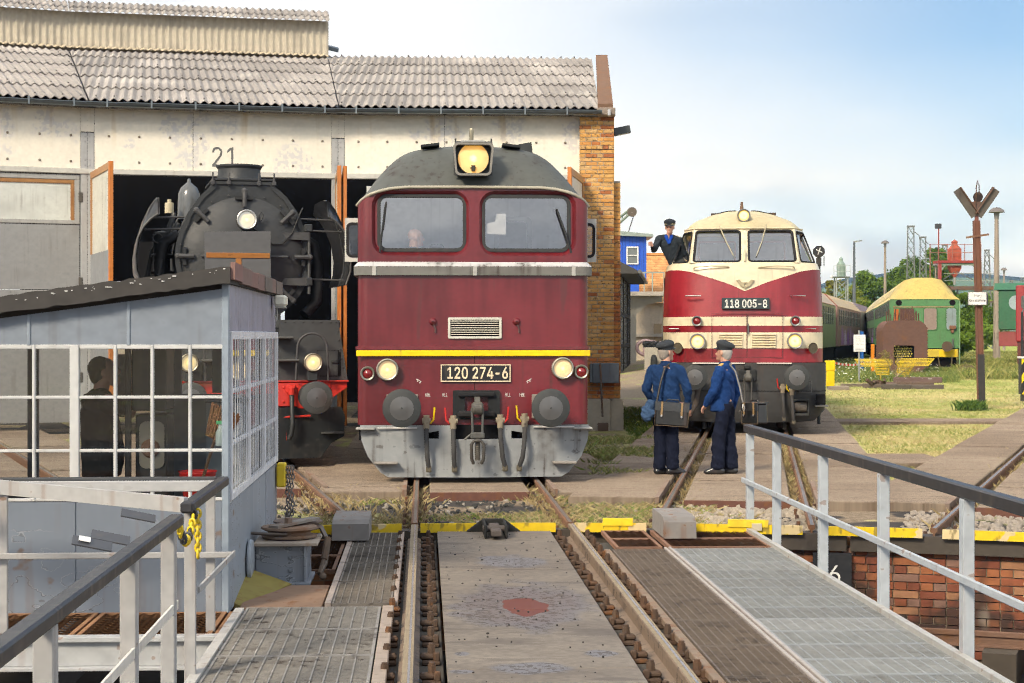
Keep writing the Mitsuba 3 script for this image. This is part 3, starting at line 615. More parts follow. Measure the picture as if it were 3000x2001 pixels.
    br = thing('broom', 'old besom broom leaning head up behind the right cabin window', 'broom')
    hd = np.array([ux(487), 7.9, 1.19]); put(br, 'handle', MB().tube([(ux(395), 8.0, .30), hd - [.03, 0, .1]], .013, 6), 'rusty', (.12, .075, .05))
    bm = MB(); g = np.random.default_rng(4)
    for i in range(120):
        q = g.uniform(-.09, .09); bm.tube([hd + [-.03 + q * .7, g.uniform(-.02, .02), -.1 - q * .35], hd + [.05 + q * 1.1, g.uniform(-.03, .03), .11 - q * .5 + g.uniform(-.02, .02)]], .005, 4)
    o = put(br, 'bristles', bm, 'rusty', (.27, .13, .07)); labels[o] = {'kind': 'stuff'}
    bk = thing('bucket', 'red plastic bucket standing inside the cabin', 'bucket')
    put(bk, 'tub', MB().lathe([(0, .01), (0, .10), (.2, .135), (.215, .145), (.2, .128), (.02, .09)], (ux(420), 8.3, .62), n=24), 'paint', (.55, .02, .02), True)
    put(bk, 'stool', MB().cbox(ux(380), ux(465), 8.1, 8.55, .58, .615, .005).box(ux(385), ux(390), 8.2, 8.5, -.1, .58).box(ux(455), ux(460), 8.2, 8.5, -.1, .58), 'matte', (.14, .11, .09))
    bo = thing('spray_bottle', 'pale spray bottle with green cap on the cabin sill', 'bottle')
    put(bo, 'body', MB().lathe([(0, .01), (0, .035), (.09, .034), (.13, .015), (.15, .013)], (ux(498), 7.7, 1.06), n=14), 'paint', (.40, .50, .52), True); put(bo, 'cap', MB().cbox(ux(498) - .03, ux(498) + .015, 7.69, 7.71, 1.21, 1.235, .004), 'paint', (.10, .55, .25))
# ---------------------------------------------------------------- roundhouse (engine shed)
CREAM = (.80, .765, .67)
def sheet_fn(p, n, uv):
    a = fbm(p.x * 1.6, p.y * .8, p.z * .8, 4); b = fbm(p.x * 30, p.y * 7, p.z * 7, 3)
    c = mix((.15, .138, .13), (.33, .31, .295), a * .5 + b * .5) * (.80 + .42 * uv.x)
    c = mix(c, mi.Color3f(.10, .09, .075), smoothstep(.58, .74, b) * .45)
    return mix(c, mi.Color3f(.40, .38, .35), smoothstep(.60, .75, a) * .4)
mat('sheet', two(princ(sheet_fn, .95, spec=.15)))
def wall_fn(p, n, uv):
    a = fbm(p.x * 1.5, p.z * 1.5, p.y * 1.5, 4); g = fbm(p.x * 18, p.z * 18, p.y * 18, 2)
    s = fbm(p.x * 6, p.z * .35, 3, 4)
    c = mi.Color3f(*CREAM) * (.90 + .14 * g)
    c = mix(c, mi.Color3f(.56, .56, .57), smoothstep(.56, .64, a) * smoothstep(.38, .6, g) * .75)
    return mix(c, mi.Color3f(.55, .42, .24), smoothstep(.62, .82, s) * smoothstep(5.45, 6.4, p.z) * .65)
mat('wall', two(princ(wall_fn, .75, spec=.3)))
shed = thing('engine_shed', 'roundhouse with cream wall panels, corrugated grey roof and yellow brick corner pillar', 'roundhouse')
HALF, RF, SLOPE = math.radians(4.65), 30.9, math.tan(math.radians(14.5))
TH = math.tan(HALF); LEAF = (.21, .22, .235); ORANGE = (.50, .17, .035); WOOD = (.33, .17, .07)
def setuv(k, val):
    v, f, n, _, c = meshkit.WRITTEN[scene[k]['filename']]
    scene[k]['filename'] = meshkit.write_ply((v, f), False, np.tile([[val, 0.]], (len(v), 1)), None, normals=n)
def roof_rows(uL, uR, v0, z0, rows, rl, slope, name, seed, parent=None):
    """corrugated sheets: waves run up the slope, sheets clipped to the wedge of the bay"""
    g = np.random.default_rng(seed); W = .177; SW = 5 * W; off = g.uniform(0, W)
    for r in range(rows):
        va, vb = v0 + r * rl - (.10 if r else 0), v0 + (r + 1) * rl
        lo = min(uL(va), uL(vb)); hi = max(uR(va), uR(vb))
        for k in range(int(math.floor((lo - off) / SW)), int(math.ceil((hi - off) / SW))):
            s = np.linspace(k * SW, (k + 1) * SW + .03, 43) + off; t = np.array([0, 1.])
            P = []
            lift = g.uniform(0, .006)
            for q in t:
                v = va + (vb - va) * q; sc = np.clip(s, uL(v), uR(v))
                P.append(np.stack([sc, np.full_like(sc, v), z0 + slope * (v - v0) + .051 / 2 * np.cos(2 * PI * (sc - off) / W) + (.030 + lift) * (1 - q)], -1))
            P = np.array(P)
            if (P[:, :, 0].max(1) - P[:, :, 0].min(1)).max() < .05: continue
            lip = P[0].copy(); lip[:, 2] -= .016; lip[:, 1] += .002
            mb = MB().grid(P[:, ::-1]).grid(np.array([P[0], lip])[:, ::-1])
            kk = put(parent or shed, name, mb, 'sheet', None, 30); setuv(kk, g.uniform(.2, .95))
            if r < rows and rows > 1:
                bl = MB()
                for w in (1, 3):
                    for vv in (va + .25, vb - .3):
                        u = off + (k * 5 + w) * W
                        if uL(vv) + .05 < u < uR(vv) - .05: bl.cyl((u, vv, z0 + slope * (vv - v0) + .02), (u, vv, z0 + slope * (vv - v0) + .075), .016, n=5)
                if bl.n: put(kk, 'bolt', bl, 'matte', (.09, .08, .075)); labels[kk + '__bolt'] = {'kind': 'stuff'}
for b, (yaw, ext, nm) in enumerate(((-2.75, .38, 'red'), (-12.05, 0, 'steam'), (-21.35, 0, 'left'))):
    with at(frame(C[0], C[1], 0, math.radians(yaw))):
        hw = RF * TH
        uL = lambda v: -v * TH + .012; uR = lambda v, e=ext: v * TH - .012 + e
        roof_rows(uL, uR, RF - .42, 6.50, 5, 2.16, SLOPE, 'roof_sheet', 20 + b)
        # gutter with brackets, eaves board
        gt = np.linspace(0, PI, 9); Pg = [[(u, RF - .48 - .075 * math.cos(t), 6.44 - .075 * math.sin(t)) for t in gt] for u in (-hw - .03, hw + ext + .01)]
        k = put(shed, 'gutter', MB().grid(Pg).tube([(-hw - .03, RF - .557, 6.445), (hw + ext + .01, RF - .557, 6.445)], .012, 6), 'metal', (.17, .20, .22), 40)
        for u in np.arange(-hw + .4, hw + ext, .86): put(k, 'bracket', MB().cbox(u - .018, u + .018, RF - .565, RF - .40, 6.445, 6.51, .003).cbox(u - .018, u + .018, RF - .572, RF - .562, 6.35, 6.46, .003), 'metal', (.24, .27, .28))
        put(shed, 'eaves_board', MB().box(-hw, hw + ext, RF - .30, RF - .26, 6.36, 6.50), 'matte', (.06, .055, .05))
        put(shed, 'rafter_lining', MB().add([[-hw, RF - .3, 6.42], [hw + ext, RF - .3, 6.42], [41.3 * TH + ext, 41.3, 9.16], [-41.3 * TH, 41.3, 9.16]], [[0, 1, 2, 3]]), 'dark')  # underside coloured black, the shade of the hall put into the colour
        # cream panels over the doors
        zs = (5.18, 6.40); cov = .135
        seam = {0: -.32, 1: .02 - .45, 2: .6}[b]
        for a_, c_ in ((-hw + cov, seam - .004), (seam + .004, hw - cov if b else hw - .02)):
            put(shed, 'wall_panel', MB().cbox(a_, c_, RF, RF + .05, *zs, .005), 'wall')
        for s in (-1, 1):
            if b == 0 and s > 0: continue
            put(shed, 'cover_panel', MB().cbox(s * (hw - .001) if s < 0 else hw - cov + .004, -hw + cov - .004 if s < 0 else hw - .001, RF - .012, RF + .03, 5.92, 6.40, .004), 'wall')
            k = put(shed, 'column', MB().cbox(-hw + .004 if s < 0 else hw - cov + .006, -hw + cov - .006 if s < 0 else hw - .004, RF - .02, RF + .14, -.1, 5.90, .006), 'paint', (.38, .385, .39))
            rv = MB()
            for z in (5.82, 5.72, 5.35, 5.25, 5.15): rv.ball(((-hw if s < 0 else hw) - s * .05, RF - .02, z), .018, 5)
            put(k, 'rivet', rv, 'paint', (.33, .33, .34)); labels[k + '__rivet'] = {'kind': 'stuff'}
        bl = MB()
        for u in np.arange(-hw + .42, hw - .1, .61):
            for z in (5.84, 5.32): bl.lathe([(0, .026), (-.010, .026), (-.018, .012), (-.035, .010), (-.035, .001)], (u + .02 * math.sin(u * 9), RF, z), (0, 1, 0), 8)
        k = put(shed, 'panel_bolt', bl, 'matte', (.22, .19, .16)); labels[k] = {'kind': 'stuff'}
        put(shed, 'lintel', MB().cbox(-hw, hw, RF - .05, RF + .12, 5.07, 5.175, .01), 'paint', (.50, .49, .45))
        # hall behind the doors, its shade put into black surface colours
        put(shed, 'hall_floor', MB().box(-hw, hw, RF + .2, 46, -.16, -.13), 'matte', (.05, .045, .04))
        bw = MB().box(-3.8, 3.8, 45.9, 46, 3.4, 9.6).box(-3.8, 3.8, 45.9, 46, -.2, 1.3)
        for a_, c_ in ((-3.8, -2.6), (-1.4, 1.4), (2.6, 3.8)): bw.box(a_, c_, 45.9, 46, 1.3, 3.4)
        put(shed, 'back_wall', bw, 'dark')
        if b == 1:
            u0 = RF - .42 + 2.16 * 4.55
        if b:
            # raised clerestory along the ridge
            V, zc = 40.7, 9.36; s = np.linspace(-V * TH, V * TH, 260)
            put(shed, 'clerestory_wall', MB().grid([[(u, V + .022 * math.cos(2 * PI * u / .177), z) for u in s] for z in (9.0, 10.12)][::-1]), 'matte', (.48, .44, .36), True)
            put(shed, 'clerestory_flashing', MB().grid([[(u, V - .03, zc - .12 + .02 * math.cos(2 * PI * u / .177)) for u in s], [(u, V - .30, zc - .20 + .022 * math.cos(2 * PI * u / .177)) for u in s]][::-1]), 'matte', (.40, .34, .25), True)
            roof_rows(lambda v: -v * TH + .01, lambda v: v * TH - .01 + (.05 if b == 1 else 0), V - .32, 10.06, 2, .62, .40, 'clerestory_sheet', 40 + b)
            if b == 1: put(shed, 'clerestory_end', MB().box(V * TH, V * TH + .02, V, V + .9, 9.2, 10.1), 'matte', (.36, .33, .27))
# valley strips between the bays
for az in (-7.4, -16.7):
    a_ = math.radians(az); mb = MB()
    for r0, r1 in ((30.6, 41.4),):
        p0, p1 = polar(r0, a_, 6.43), polar(r1, a_, 6.43 + (r1 - r0) * SLOPE); mb.bar(p0, p1, .13, .03)
    put(shed, 'valley', mb, 'metal', (.10, .11, .12))
put(shed, 'valley_cap', MB().obox(polar(41.2, math.radians(-7.25), 9.47), (.36, .5, .10), trimesh.transformations.euler_matrix(.25, .2, .2)[:3, :3]), 'metal', (.13, .17, .22))
with at(frame(C[0], C[1], 0, math.radians(-12.05))):
    k = put(shed, 'bay_number', MB().text('21', .40, (-.05, RF - .004, 5.27), (1, 0, 0), (0, 0, 1), width=.50), 'matte', (.14, .14, .14)); labels[k] = {'label': 'worn stencilled bay number 21'}
# door leaves: (hinge, free edge, top)
def leaf(h, e, top, handle=True):
    h, e = np.array(h, float), np.array(e, float); d = e - h; L = float(np.hypot(*d)); yaw = math.atan2(d[0], d[1])
    with at(frame(h[0], h[1], 0, yaw)):
        k = put(shed, 'door', MB().cbox(-.025, .025, 0, L - .10, .12, top - 1.65, .004), 'paint', LEAF)
        put(k, 'edge_post', MB().cbox(-.04, .04, L - .10, L, .10, top, .008), 'paint', ORANGE)
        put(k, 'frame', MB().cbox(-.03, .03, 0, L - .1, top - .14, top, .006).cbox(-.03, .03, 0, .12, top - 1.65, top - .14, .006).cbox(-.03, .03, L - .22, L - .1, top - 1.65, top - .14, .006), 'paint', WOOD)
        put(k, 'pane', MB().box(-.006, .006, .12, L - .22, top - 1.65, top - .14), 'paint', (.50, .50, .45))
V1p, V2p = polar(31, math.radians(-16.7)), polar(31, math.radians(-7.4))
leaf(V1p[:2] + [.10, -.05], V1p[:2] + [1.02, -2.30], 5.10)
leaf(V2p[:2] + [-.02, -.1], V2p[:2] + [.28, -2.5], 5.10)
leaf(V2p[:2] + [.10, -.1], V2p[:2] + [.38, -2.42], 5.10)
leaf((1.45, 35.2), (1.11, 33.0), 5.10)
# closed door of the left bay
with at(frame(C[0], C[1], 0, math.radians(-21.35))):
    hw = RF * TH
    for u0, u1 in ((.03, hw - .15), (-hw + .15, .0)):
        k = put(shed, 'door', MB().cbox(u0, u1, RF + .02, RF + .06, 2.75, 4.05, .006).cbox(u0, u1, RF + .024, RF + .055, .1, 2.74, .006), 'paint', (.26, .265, .27))
        put(k, 'frame', MB().cbox(u0, u1, RF, RF + .07, 4.95, 5.05, .008).cbox(u0, u0 + .1, RF, RF + .07, 4.06, 4.95, .008).cbox(u1 - .1, u1, RF, RF + .07, 4.06, 4.95, .008).cbox(u0 + .1, u1 - .1, RF, RF + .07, 4.06, 4.14, .008), 'paint', (.34, .34, .33))
        put(k, 'inner_frame', MB().cbox(u0 + .1, u1 - .1, RF + .012, RF + .06, 4.87, 4.95, .006).cbox(u1 - .17, u1 - .1, RF + .012, RF + .06, 4.14, 4.87, .006), 'rusty', WOOD)
        ss = np.linspace(u0 + .1, u1 - .17, 120)
        put(k, 'ribbed_pane', MB().grid([[(u, RF + .04 + .004 * math.sin(u * 150), z) for u in ss] for z in (4.87, 4.14)]), 'paint', (.56, .58, .55), True)
        for z in (4.6, 2.9, 1.0): put(k, 'hinge', MB().cbox(u1 - .02, u1 + .06, RF - .04, RF + .0, z - .1, z + .1, .01), 'rusty', (.09, .085, .08))
        rv = MB()
        for u in np.arange(u0 + .1, u1, .3): rv.ball((u, RF + .02, 2.70), .014, 5)
        o = put(k, 'rivet', rv, 'paint', (.2, .2, .2)); labels[o] = {'kind': 'stuff'}
# brick corner pillar, gable wall, verge
PX0, PX1, PY = 1.395, 2.115, 35.30
pil = put(shed, 'pillar', MB().box(PX0 + .01, PX1 - .01, PY + .015, PY + .7, .52, 6.38).box(PX1 - .01, PX1 + .135, PY + .22, PY + .7, .52, 5.05), 'matte', (.34, .30, .25))
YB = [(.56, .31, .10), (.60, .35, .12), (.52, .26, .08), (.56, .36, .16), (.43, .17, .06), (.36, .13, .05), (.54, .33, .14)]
rb = random.Random(12); H = .0845; row = 0; z = .53
while z < 6.33:
    x = PX0 + rb.uniform(-.006, .006); ln = [.125, .245] if row % 2 else [.245, .185]; q = 0
    band = abs(z - 5.68) < .05
    while x < PX1 - .02:
        l = .12 if band else ln[q % len(ln)]; q += 1
        x1 = min(x + l, PX1)
        if PX1 - x1 < .05: x1 = PX1
        red = rb.random() < (.55 if z > 5.8 and x > PX0 + .4 else .10)
        col = YB[rb.choice((4, 5))] if red else YB[rb.choice((0, 0, 1, 1, 2, 3, 6))]
        if z < 1.3: col = tuple(np.array(col) * (.9, .62, .55))
        put(pil, 'brick', MB().cbox(x + .006, x1 - .006, PY + rb.uniform(-.008, .006) - (.03 if band else 0), PY + .1, z + .006, z + H * (1 if not band else 1.0) - .006, .006), 'brick', col)
        x = x1
    if z < 4.95: put(shed, 'buttress_brick', MB().cbox(PX1 + .004, PX1 + .14 + rb.uniform(-.006, .006), PY + .2 + rb.uniform(-.008, .006), PY + .3, z + .005, z + H - .005, .006), 'brick', YB[rb.choice((4, 2, 5, 4, 2))] if z < 3.9 else YB[rb.choice((0, 2, 1))])  # darker, redder tones low down: different lighting put into the brick colour
    z += H; row += 1
put(shed, 'pillar_base', MB().cbox(PX0 - .02, PX1 - .08, PY - .05, PY + .5, -.15, .525, .02).cbox(PX1 - .075, PX1 + .2, PY + .1, PY + .5, -.15, .525, .02), 'matte', (.40, .37, .31))
gy = math.radians(2.6)
with at(frame(PX1, PY, 0, gy)):
    put(shed, 'gable_wall', MB().prism([(.3, -.1), (11, -.1), (11, 9.2), (.3, 6.4)], -.30, -.0, 'yz'), 'brick', (.50, .24, .07))
    put(shed, 'verge', MB().prism([(-.25, 6.42), (10.7, 9.26), (10.7, 9.40), (-.25, 6.60)], -.34, -.03, 'yz'), 'rusty', (.15, .09, .06))
    put(shed, 'verge_shoe', MB().cbox(-.36, .02, -.28, .1, 6.36, 6.52, .02), 'matte', (.24, .20, .17))
    put(shed, 'downspout', MB().cbox(-.14, -.08, -.42, -.2, 6.33, 6.46, .008), 'metal', (.6, .6, .6))
fl2 = thing('wall_lamp', 'dark floodlight sticking out from the brick pillar top', 'lamp')
put(fl2, 'head', MB().obox((2.30, 35.7, 6.12), (.34, .22, .15), trimesh.transformations.euler_matrix(0, -.2, 0)[:3, :3]), 'paint', (.045, .055, .06)); put(fl2, 'arm', MB().bar((2.0, 35.7, 6.02), (2.2, 35.7, 6.06), .05, .05), 'paint', (.05, .05, .05))
put(fl2, 'lens', MB().obox((2.32, 35.69, 6.05), (.24, .18, .012), trimesh.transformations.euler_matrix(0, -.2, 0)[:3, :3]), 'paint', (.35, .35, .33))
wb = thing('switch_box', 'blistered dark grey metal box on the foot of the brick pillar', 'box')
put(wb, 'door', MB().cbox(1.66, 2.20, 35.02, 35.22, .86, 1.27, .012), 'grimy', (.12, .14, .17)); put(wb, 'flank', MB().cbox(1.60, 1.655, 35.04, 35.22, .87, 1.26, .008), 'paint', (.10, .12, .14))
sv = thing('shovel', 'long handled shovel leaning on the brick pillar', 'shovel')
put(sv, 'handle', MB().tube([(1.80, 34.86, 1.27), (1.845, 34.75, .18)], .02, 8), 'rusty', (.11, .09, .08)); put(sv, 'blade', MB().cbox(1.74, 1.96, 34.70, 34.74, -.10, .06, .01), 'rusty', (.12, .08, .06))
# ---------------------------------------------------------------- shared locomotive parts
def lamp_tex(hot, warm, edge, k):
    def fn(p, n, uv):
        r = uv.x; c = mix(hot, warm, smoothstep(.06, .34, r)); c = mix(c, edge, smoothstep(.45, .95, r))
        return c * (k * (.75 + .5 * fbm(p.x * 23, p.z * 23, p.y * 9)))
    return proc(fn)
def lens(parent, x, y, z, r, tex, bulge=.02, name='lens'):
    rr = np.linspace(0, 1, 7); a = np.linspace(0, 2 * PI, 25)
    P = np.array([[(x + r * q * math.cos(t), y - bulge * (1 - q * q), z + r * q * math.sin(t)) for t in a] for q in rr])
    mb = MB().grid(P); k = put(parent, name, mb, 'bulb', None, True)
    v, f, n, _, c = meshkit.WRITTEN[scene[k]['filename']]
    uv = np.stack([np.repeat(rr, len(a)), np.zeros(len(rr) * len(a))], 1)
    scene[k]['filename'] = meshkit.write_ply((v, f), False, uv, None, normals=n)
    if n[0, 1] > 0: scene[k]['flip_normals'] = True
    scene[k]['emitter'] = {'type': 'area', 'radiance': tex}
    return k
AMBER = lamp_tex((.9, .5, .13), (.19, .115, .04), (.125, .09, .055), .8)
YELLOW = lamp_tex((.34, .15, .02), (.40, .32, .12), (.21, .105, .006), .9)
PALE = lamp_tex((.6, .45, .22), (.12, .125, .12), (.15, .16, .16), .7)
def headlamp(t, x, z, r, y, tex, rim, depth=.12, name='headlight', ring=None):
    h = put(t, name, MB().lathe([(depth, r * .9), (0, r), (-.05, r * 1.0), (-.065, r * .94), (-.055, r * .80), (-.02, r * .78)], (x, y, z), (0, 1, 0), 28), 'paint', rim, 40)
    lens(h, x, y - .025, z, r * .80, tex)
    if ring: put(h, 'rim', MB().lathe([(-.068, r * .97), (-.075, r * .9), (-.070, r * .82), (-.06, r * .80)], (x, y, z), (0, 1, 0), 28), 'metal', ring, 40)
    return h
def redlamp(t, x, z, r, y, rim=(.33, .33, .28)):
    h = put(t, 'tail_light', MB().lathe([(.1, r), (0, r), (-.05, r), (-.06, r * .9), (-.05, r * .72), (-.02, r * .70)], (x, y, z), (0, 1, 0), 24), 'metal', rim, 40)
    put(h, 'red_glass', MB().lathe([(-.02, r * .72), (-.045, r * .5), (-.055, .001)], (x, y, z), (0, 1, 0), 20), 'gloss', (.20, .008, .012), True)
def buffer(t, x, z, r, L=.62, y=0, col=(.035, .036, .038), shank=.13):
    b = put(t, 'buffer', MB().lathe([(-L + .055, .02), (-L + .05, r), (-L + .03, r), (-L + .012, r * .99), (-L - .004, r * .75), (-L - .012, r * .4), (-L - .015, .001)][::-1], (x, y, z), (0, 1, 0), 36), 'grimy', col, 50)
    put(b, 'shank', MB().lathe([(-L + .05, shank * .8), (-.32, shank * .8), (-.32, shank), (-.06, shank), (-.05, shank * 1.5), (.0, shank * 1.5)], (x, y, z), (0, 1, 0), 24), 'matte', (.04, .04, .042), 40)
    put(b, 'worn_face', MB().lathe([(-L - .0165, r * .05), (-L - .012, r * .42), (-L - .0085, r * .62)], (x, y, z), (0, 1, 0), 24), 'metal', (.20, .20, .20), True)
def hose(t, x, z0, z1, bend, y=0, r=.031, handle=None, side=1):
    h = put(t, 'brake_hose', MB().tube([(x, y - .10, z0 - .06), (x + bend * .0, y - .14, z0 - .2), (x + bend * .15, y - .20, (z0 + z1) / 2), (x + bend * .45, y - .20, z1 + .12), (x + bend, y - .14, z1)], r, 10), 'matte', (.055, .055, .056), True)
    put(h, 'coupling_head', MB().cbox(x + bend - .035, x + bend + .035, y - .17, y - .11, z1 - .06, z1 + .02, .012), 'grimy', (.10, .085, .06))
    c = put(h, 'angle_cock', MB().cyl((x, y, z0), (x, y - .14, z0), .04, n=10).cyl((x, y - .10, z0 + .07), (x, y - .10, z0 - .10), .042, n=10).cyl((x - .055, y - .1, z0), (x + .055, y - .1, z0), .034, n=8), 'grimy', (.26, .22, .16), 40)
    if handle: put(h, 'cock_handle', MB().tube([(x + side * .05, y - .11, z0 - .03), (x + side * .09, y - .12, z0 + .01), (x + side * .105, y - .12, z0 + .17)], .012, 6), 'paint', handle)
    return h
def screw_coupling(t, x, z, y=0, s=1.0):
    k = put(t, 'draw_hook', MB().cbox(x - .05, x + .05, y - .30, y, z - .06, z + .05, .015).prism([(-.30, z - .05), (-.34, z + .03), (-.30, z + .13), (-.24, z + .14), (-.23, z + .06), (-.2, z + .0)], x - .035, x + .035, 'yz').lathe([(-.075, .05), (-.05, .08), (.05, .08), (.075, .05)], (x, y - .27, z), (1, 0, 0), 12), 'grimy', (.09, .085, .075), 40)
    d = .30 * s
    put(k, 'link', MB().tube([(x - .07, y - .27, z), (x - .06, y - .31, z - d)], .016, 8), 'grimy', (.07, .07, .068)); put(k, 'link', MB().tube([(x + .07, y - .27, z), (x + .06, y - .31, z - d)], .016, 8), 'grimy', (.07, .07, .068))
    put(k, 'swivel_nut', MB().cbox(x - .09, x + .09, y - .35, y - .27, z - d - .05, z - d + .03, .015), 'grimy', (.09, .09, .085))
    put(k, 'screw', MB().lathe([(q * .012, .028 + .006 * (q % 2)) for q in range(26)], (x, y - .31, z - d - .02), (0, 0, -1), 12), 'grimy', (.075, .07, .06))
    put(k, 'shackle', MB().tube([(x - .05, y - .30, z - d - .36), (x - .075, y - .34, z - d - .30), (x - .08, y - .36, z - d - .12), (x - .04, y - .37, z - d - .07), (x + .04, y - .37, z - d - .07), (x + .08, y - .36, z - d - .12), (x + .075, y - .34, z - d - .30), (x + .05, y - .30, z - d - .36)], .021, 8), 'grimy', (.07, .065, .06), True)
    put(k, 'tommy_bar', MB().tube([(x - .09, y - .31, z - d), (x - .16, y - .32, z - d - .06)], .015, 6), 'grimy', (.08, .08, .075))
def ring(outer, inner, y0, y1): return MB().prism(outer.difference(inner), y0, y1, 'xz')
def loft(a, b, ya, yb):
    A = np.array(a.exterior.coords); B = np.array(b.exterior.coords)
    return MB().grid([np.stack([A[:, 0], np.full(len(A), ya), A[:, 1]], 1), np.stack([B[:, 0], np.full(len(B), yb), B[:, 1]], 1)])
def sheet_poly(mb, poly, y):
    m = trimesh.creation.extrude_polygon(poly, 1.0, engine='earcut'); v = np.array(m.vertices); f = np.array(m.faces)
    keep = (v[f][:, :, 2] < .5).all(1); return mb.add(np.stack([v[:, 0], np.full(len(v), y), v[:, 1]], 1), f[keep])
def wiper(t, pts, col=(.02, .02, .02), arm=(.03, .03, .03), blade=True):
    k = put(t, 'wiper', MB().tube(pts, [.014, .010, .008][:len(pts)], 6), 'paint', arm)
    if blade: p, q = np.array(pts[-1]), np.array(pts[-2]); d = (p - q) / np.linalg.norm(p - q); put(k, 'blade', MB().tube([p - d * .32 + [.01, .012, 0], p + d * .04 + [.01, .012, 0]], .011, 5), 'paint', col)

# ---------------------------------------------------------------- dark red diesel engine
RED = (.135, .0075, .013); ROOFG = (.085, .088, .080)
red = thing('diesel_engine', 'dark red diesel engine with grey roof and grey snow plough numbered 120 274-6', 'locomotive')
with at(frame(-.492, 21.77, 0, YAW['red'])):
    HW = 1.475
    def plan(r=.142, back=16.8):
        p = [(-HW, back), (-HW, 4), (-HW, 1.2)] + [(-HW + r - r * math.cos(t), r - r * math.sin(t)) for t in np.linspace(0, PI / 2, 8)]
        return p + [(-x, y) for x, y in p[::-1]]
    tr = lambda x: np.interp(abs(x), [0, .85, 1.05, 1.2, 1.32, 1.42, 1.475], [3.725, 3.72, 3.70, 3.665, 3.62, 3.555, 3.50])
    body = MB()
    P = plan(); body.grid([[(x, y, z) for x, y in P] for z in (.70, 1.66, 2.70)])
    side = [(x, y) for x, y in P if x < -1.3325]
    for s in (1, -1):
        sd = [(s * x, y) for x, y in side]; body.grid([[(x, y, 2.70) for x, y in sd], [(x, y, float(tr(x)) if y < 1 else 3.5) for x, y in sd]][::s])
    wins = [rrect(-1.295, -.055, 2.855, 3.685, .20), rrect(.075, 1.315, 2.855, 3.685, .20)]
    floor = [rrect(-1.25, -.10, 2.90, 3.64, .16), rrect(.12, 1.27, 2.90, 3.64, .16)]
    gl = [rrect(-1.20, -.115, 2.935, 3.615, .10), rrect(.135, 1.22, 2.935, 3.615, .10)]
    xs = np.linspace(-1.333, 1.333, 41)
    up = Polygon([(-1.333, 2.70), (1.333, 2.70)] + [(x, float(tr(x))) for x in xs[::-1]]).difference(unary_union(wins))
    sheet_poly(body, up, .0)
    for w, f_, g_ in zip(wins, floor, gl):
        vv = loft(w, f_, 0, .06).arrays(); body.add(*vv); sheet_poly(body, f_.difference(g_), .06)
    bk = put(red, 'body', body, 'redpaint', RED, 40)
    put(red, 'panel_seam', MB().box(.012, .018, -.004, .0, .98, 1.24).box(.012, .018, -.004, .0, 1.48, 1.57), 'dark'); rv = MB()
    for x in np.arange(-1.3, 1.31, .13): rv.ball((x, 0, 1.68), .009, 4); rv.ball((x, 0, .735), .009, 4)
    k = put(red, 'rivet', rv, 'gloss', RED); labels[k] = {'kind': 'stuff'}; labels[red + '__panel_seam'] = {'kind': 'stuff'}
    for f_, g_ in zip(floor, gl):
        k = put(red, 'windscreen', sheet_poly(MB(), g_, .075), 'windscreen')
        put(k, 'rubber_seal', ring(g_.buffer(.026), g_.buffer(-.018), .045, .07), 'matte', (.05, .05, .052))
    # roof: swells from the trim line back to the full section
    xf = np.array([-1.475, -1.45, -1.37, -1.23, -1.10, -1.0, -.85, -.62, -.3, 0]); zf = np.array([3.50, 3.60, 3.74, 3.92, 4.07, 4.18, 4.265, 4.315, 4.345, 4.352])
    xf = np.concatenate([xf, -xf[-2::-1]]); zf = np.concatenate([zf, zf[-2::-1]]); xx = np.linspace(-1.475, 1.475, 61); zz = np.interp(xx, xf, zf)
    zz = np.convolve(np.pad(zz, 3, 'edge'), np.ones(7) / 7, 'valid'); zz[[0, -1]] = 3.50
    Q = []
    for q in np.linspace(0, 1, 12):
        e = 1 - (1 - q) ** 2.0; zt = np.array([float(tr(x)) for x in xx]) + .01
        sh = .0 + .95 * q + .20 * (1 - q) * np.clip((np.abs(xx) - 1.25) / .225, 0, 1) ** 2
        Q.append(np.stack([xx * (1 + .008), sh - .015, zt + (zz - zt) * e], -1))
    Q.append(np.stack([xx, np.full_like(xx, 16.8), zz], -1))
    put(red, 'roof', MB().grid(np.array(Q)[::-1]), 'grimy', ROOFG, 60)
    xs = np.linspace(-1.475, 1.475, 50); put(red, 'roof_trim', MB().tube([(x * 1.008, -.025 + .20 * max(0, (abs(x) - 1.25) / .225) ** 2, float(tr(x)) + .005) for x in xs], .021, 8), 'paint', (.38, .35, .28), True)
    # bands, ledge, stripe
    pl = lambda y0, y1, d: Polygon([(x * (1 + d / HW), y - d) for x, y in P if y < 1.3])
    def band(name, z0, z1, d0, mat_, col, par=red):
        o = [(x * (1 + d0 / HW), y - d0) for x, y in P if y < 1.3]; i_ = [(x, y) for x, y in P if y < 1.3]
        return put(par, name, MB().grid([[(x, y, z0) for x, y in i_], [(x, y, z0) for x, y in o], [(x, y, z1 - .002) for x, y in o], [(x, y, z1) for x, y in i_]]), mat_, col, 30)
    b = band('waist_band', 2.605, 2.716, .05, 'grimy', (.155, .152, .142))
    o = [(x * (1 + .051 / HW), y - .051) for x, y in P if y < 1.3]; i_ = [(x, y) for x, y in P if y < 1.3]; put(b, 'bright_strip', MB().grid([[(x, y, 2.718) for x, y in o], [(x, y, 2.776) for x, y in i_]]), 'grimy', (.50, .50, .50))
    for x in (-1.26, .02, 1.28): put(b, 'joint_strap', MB().cbox(x - .025, x + .025, -.062, -.045, 2.60, 2.72, .005), 'paint', (.40, .40, .38))
    band('ledge', 1.66, 1.70, .03, 'gloss', (.13, .014, .02))
    s_ = put(red, 'yellow_stripe', MB().cbox(-1.49, 1.49, -.06, -.01, 1.575, 1.650, .006), 'paint', (.85, .58, .0))
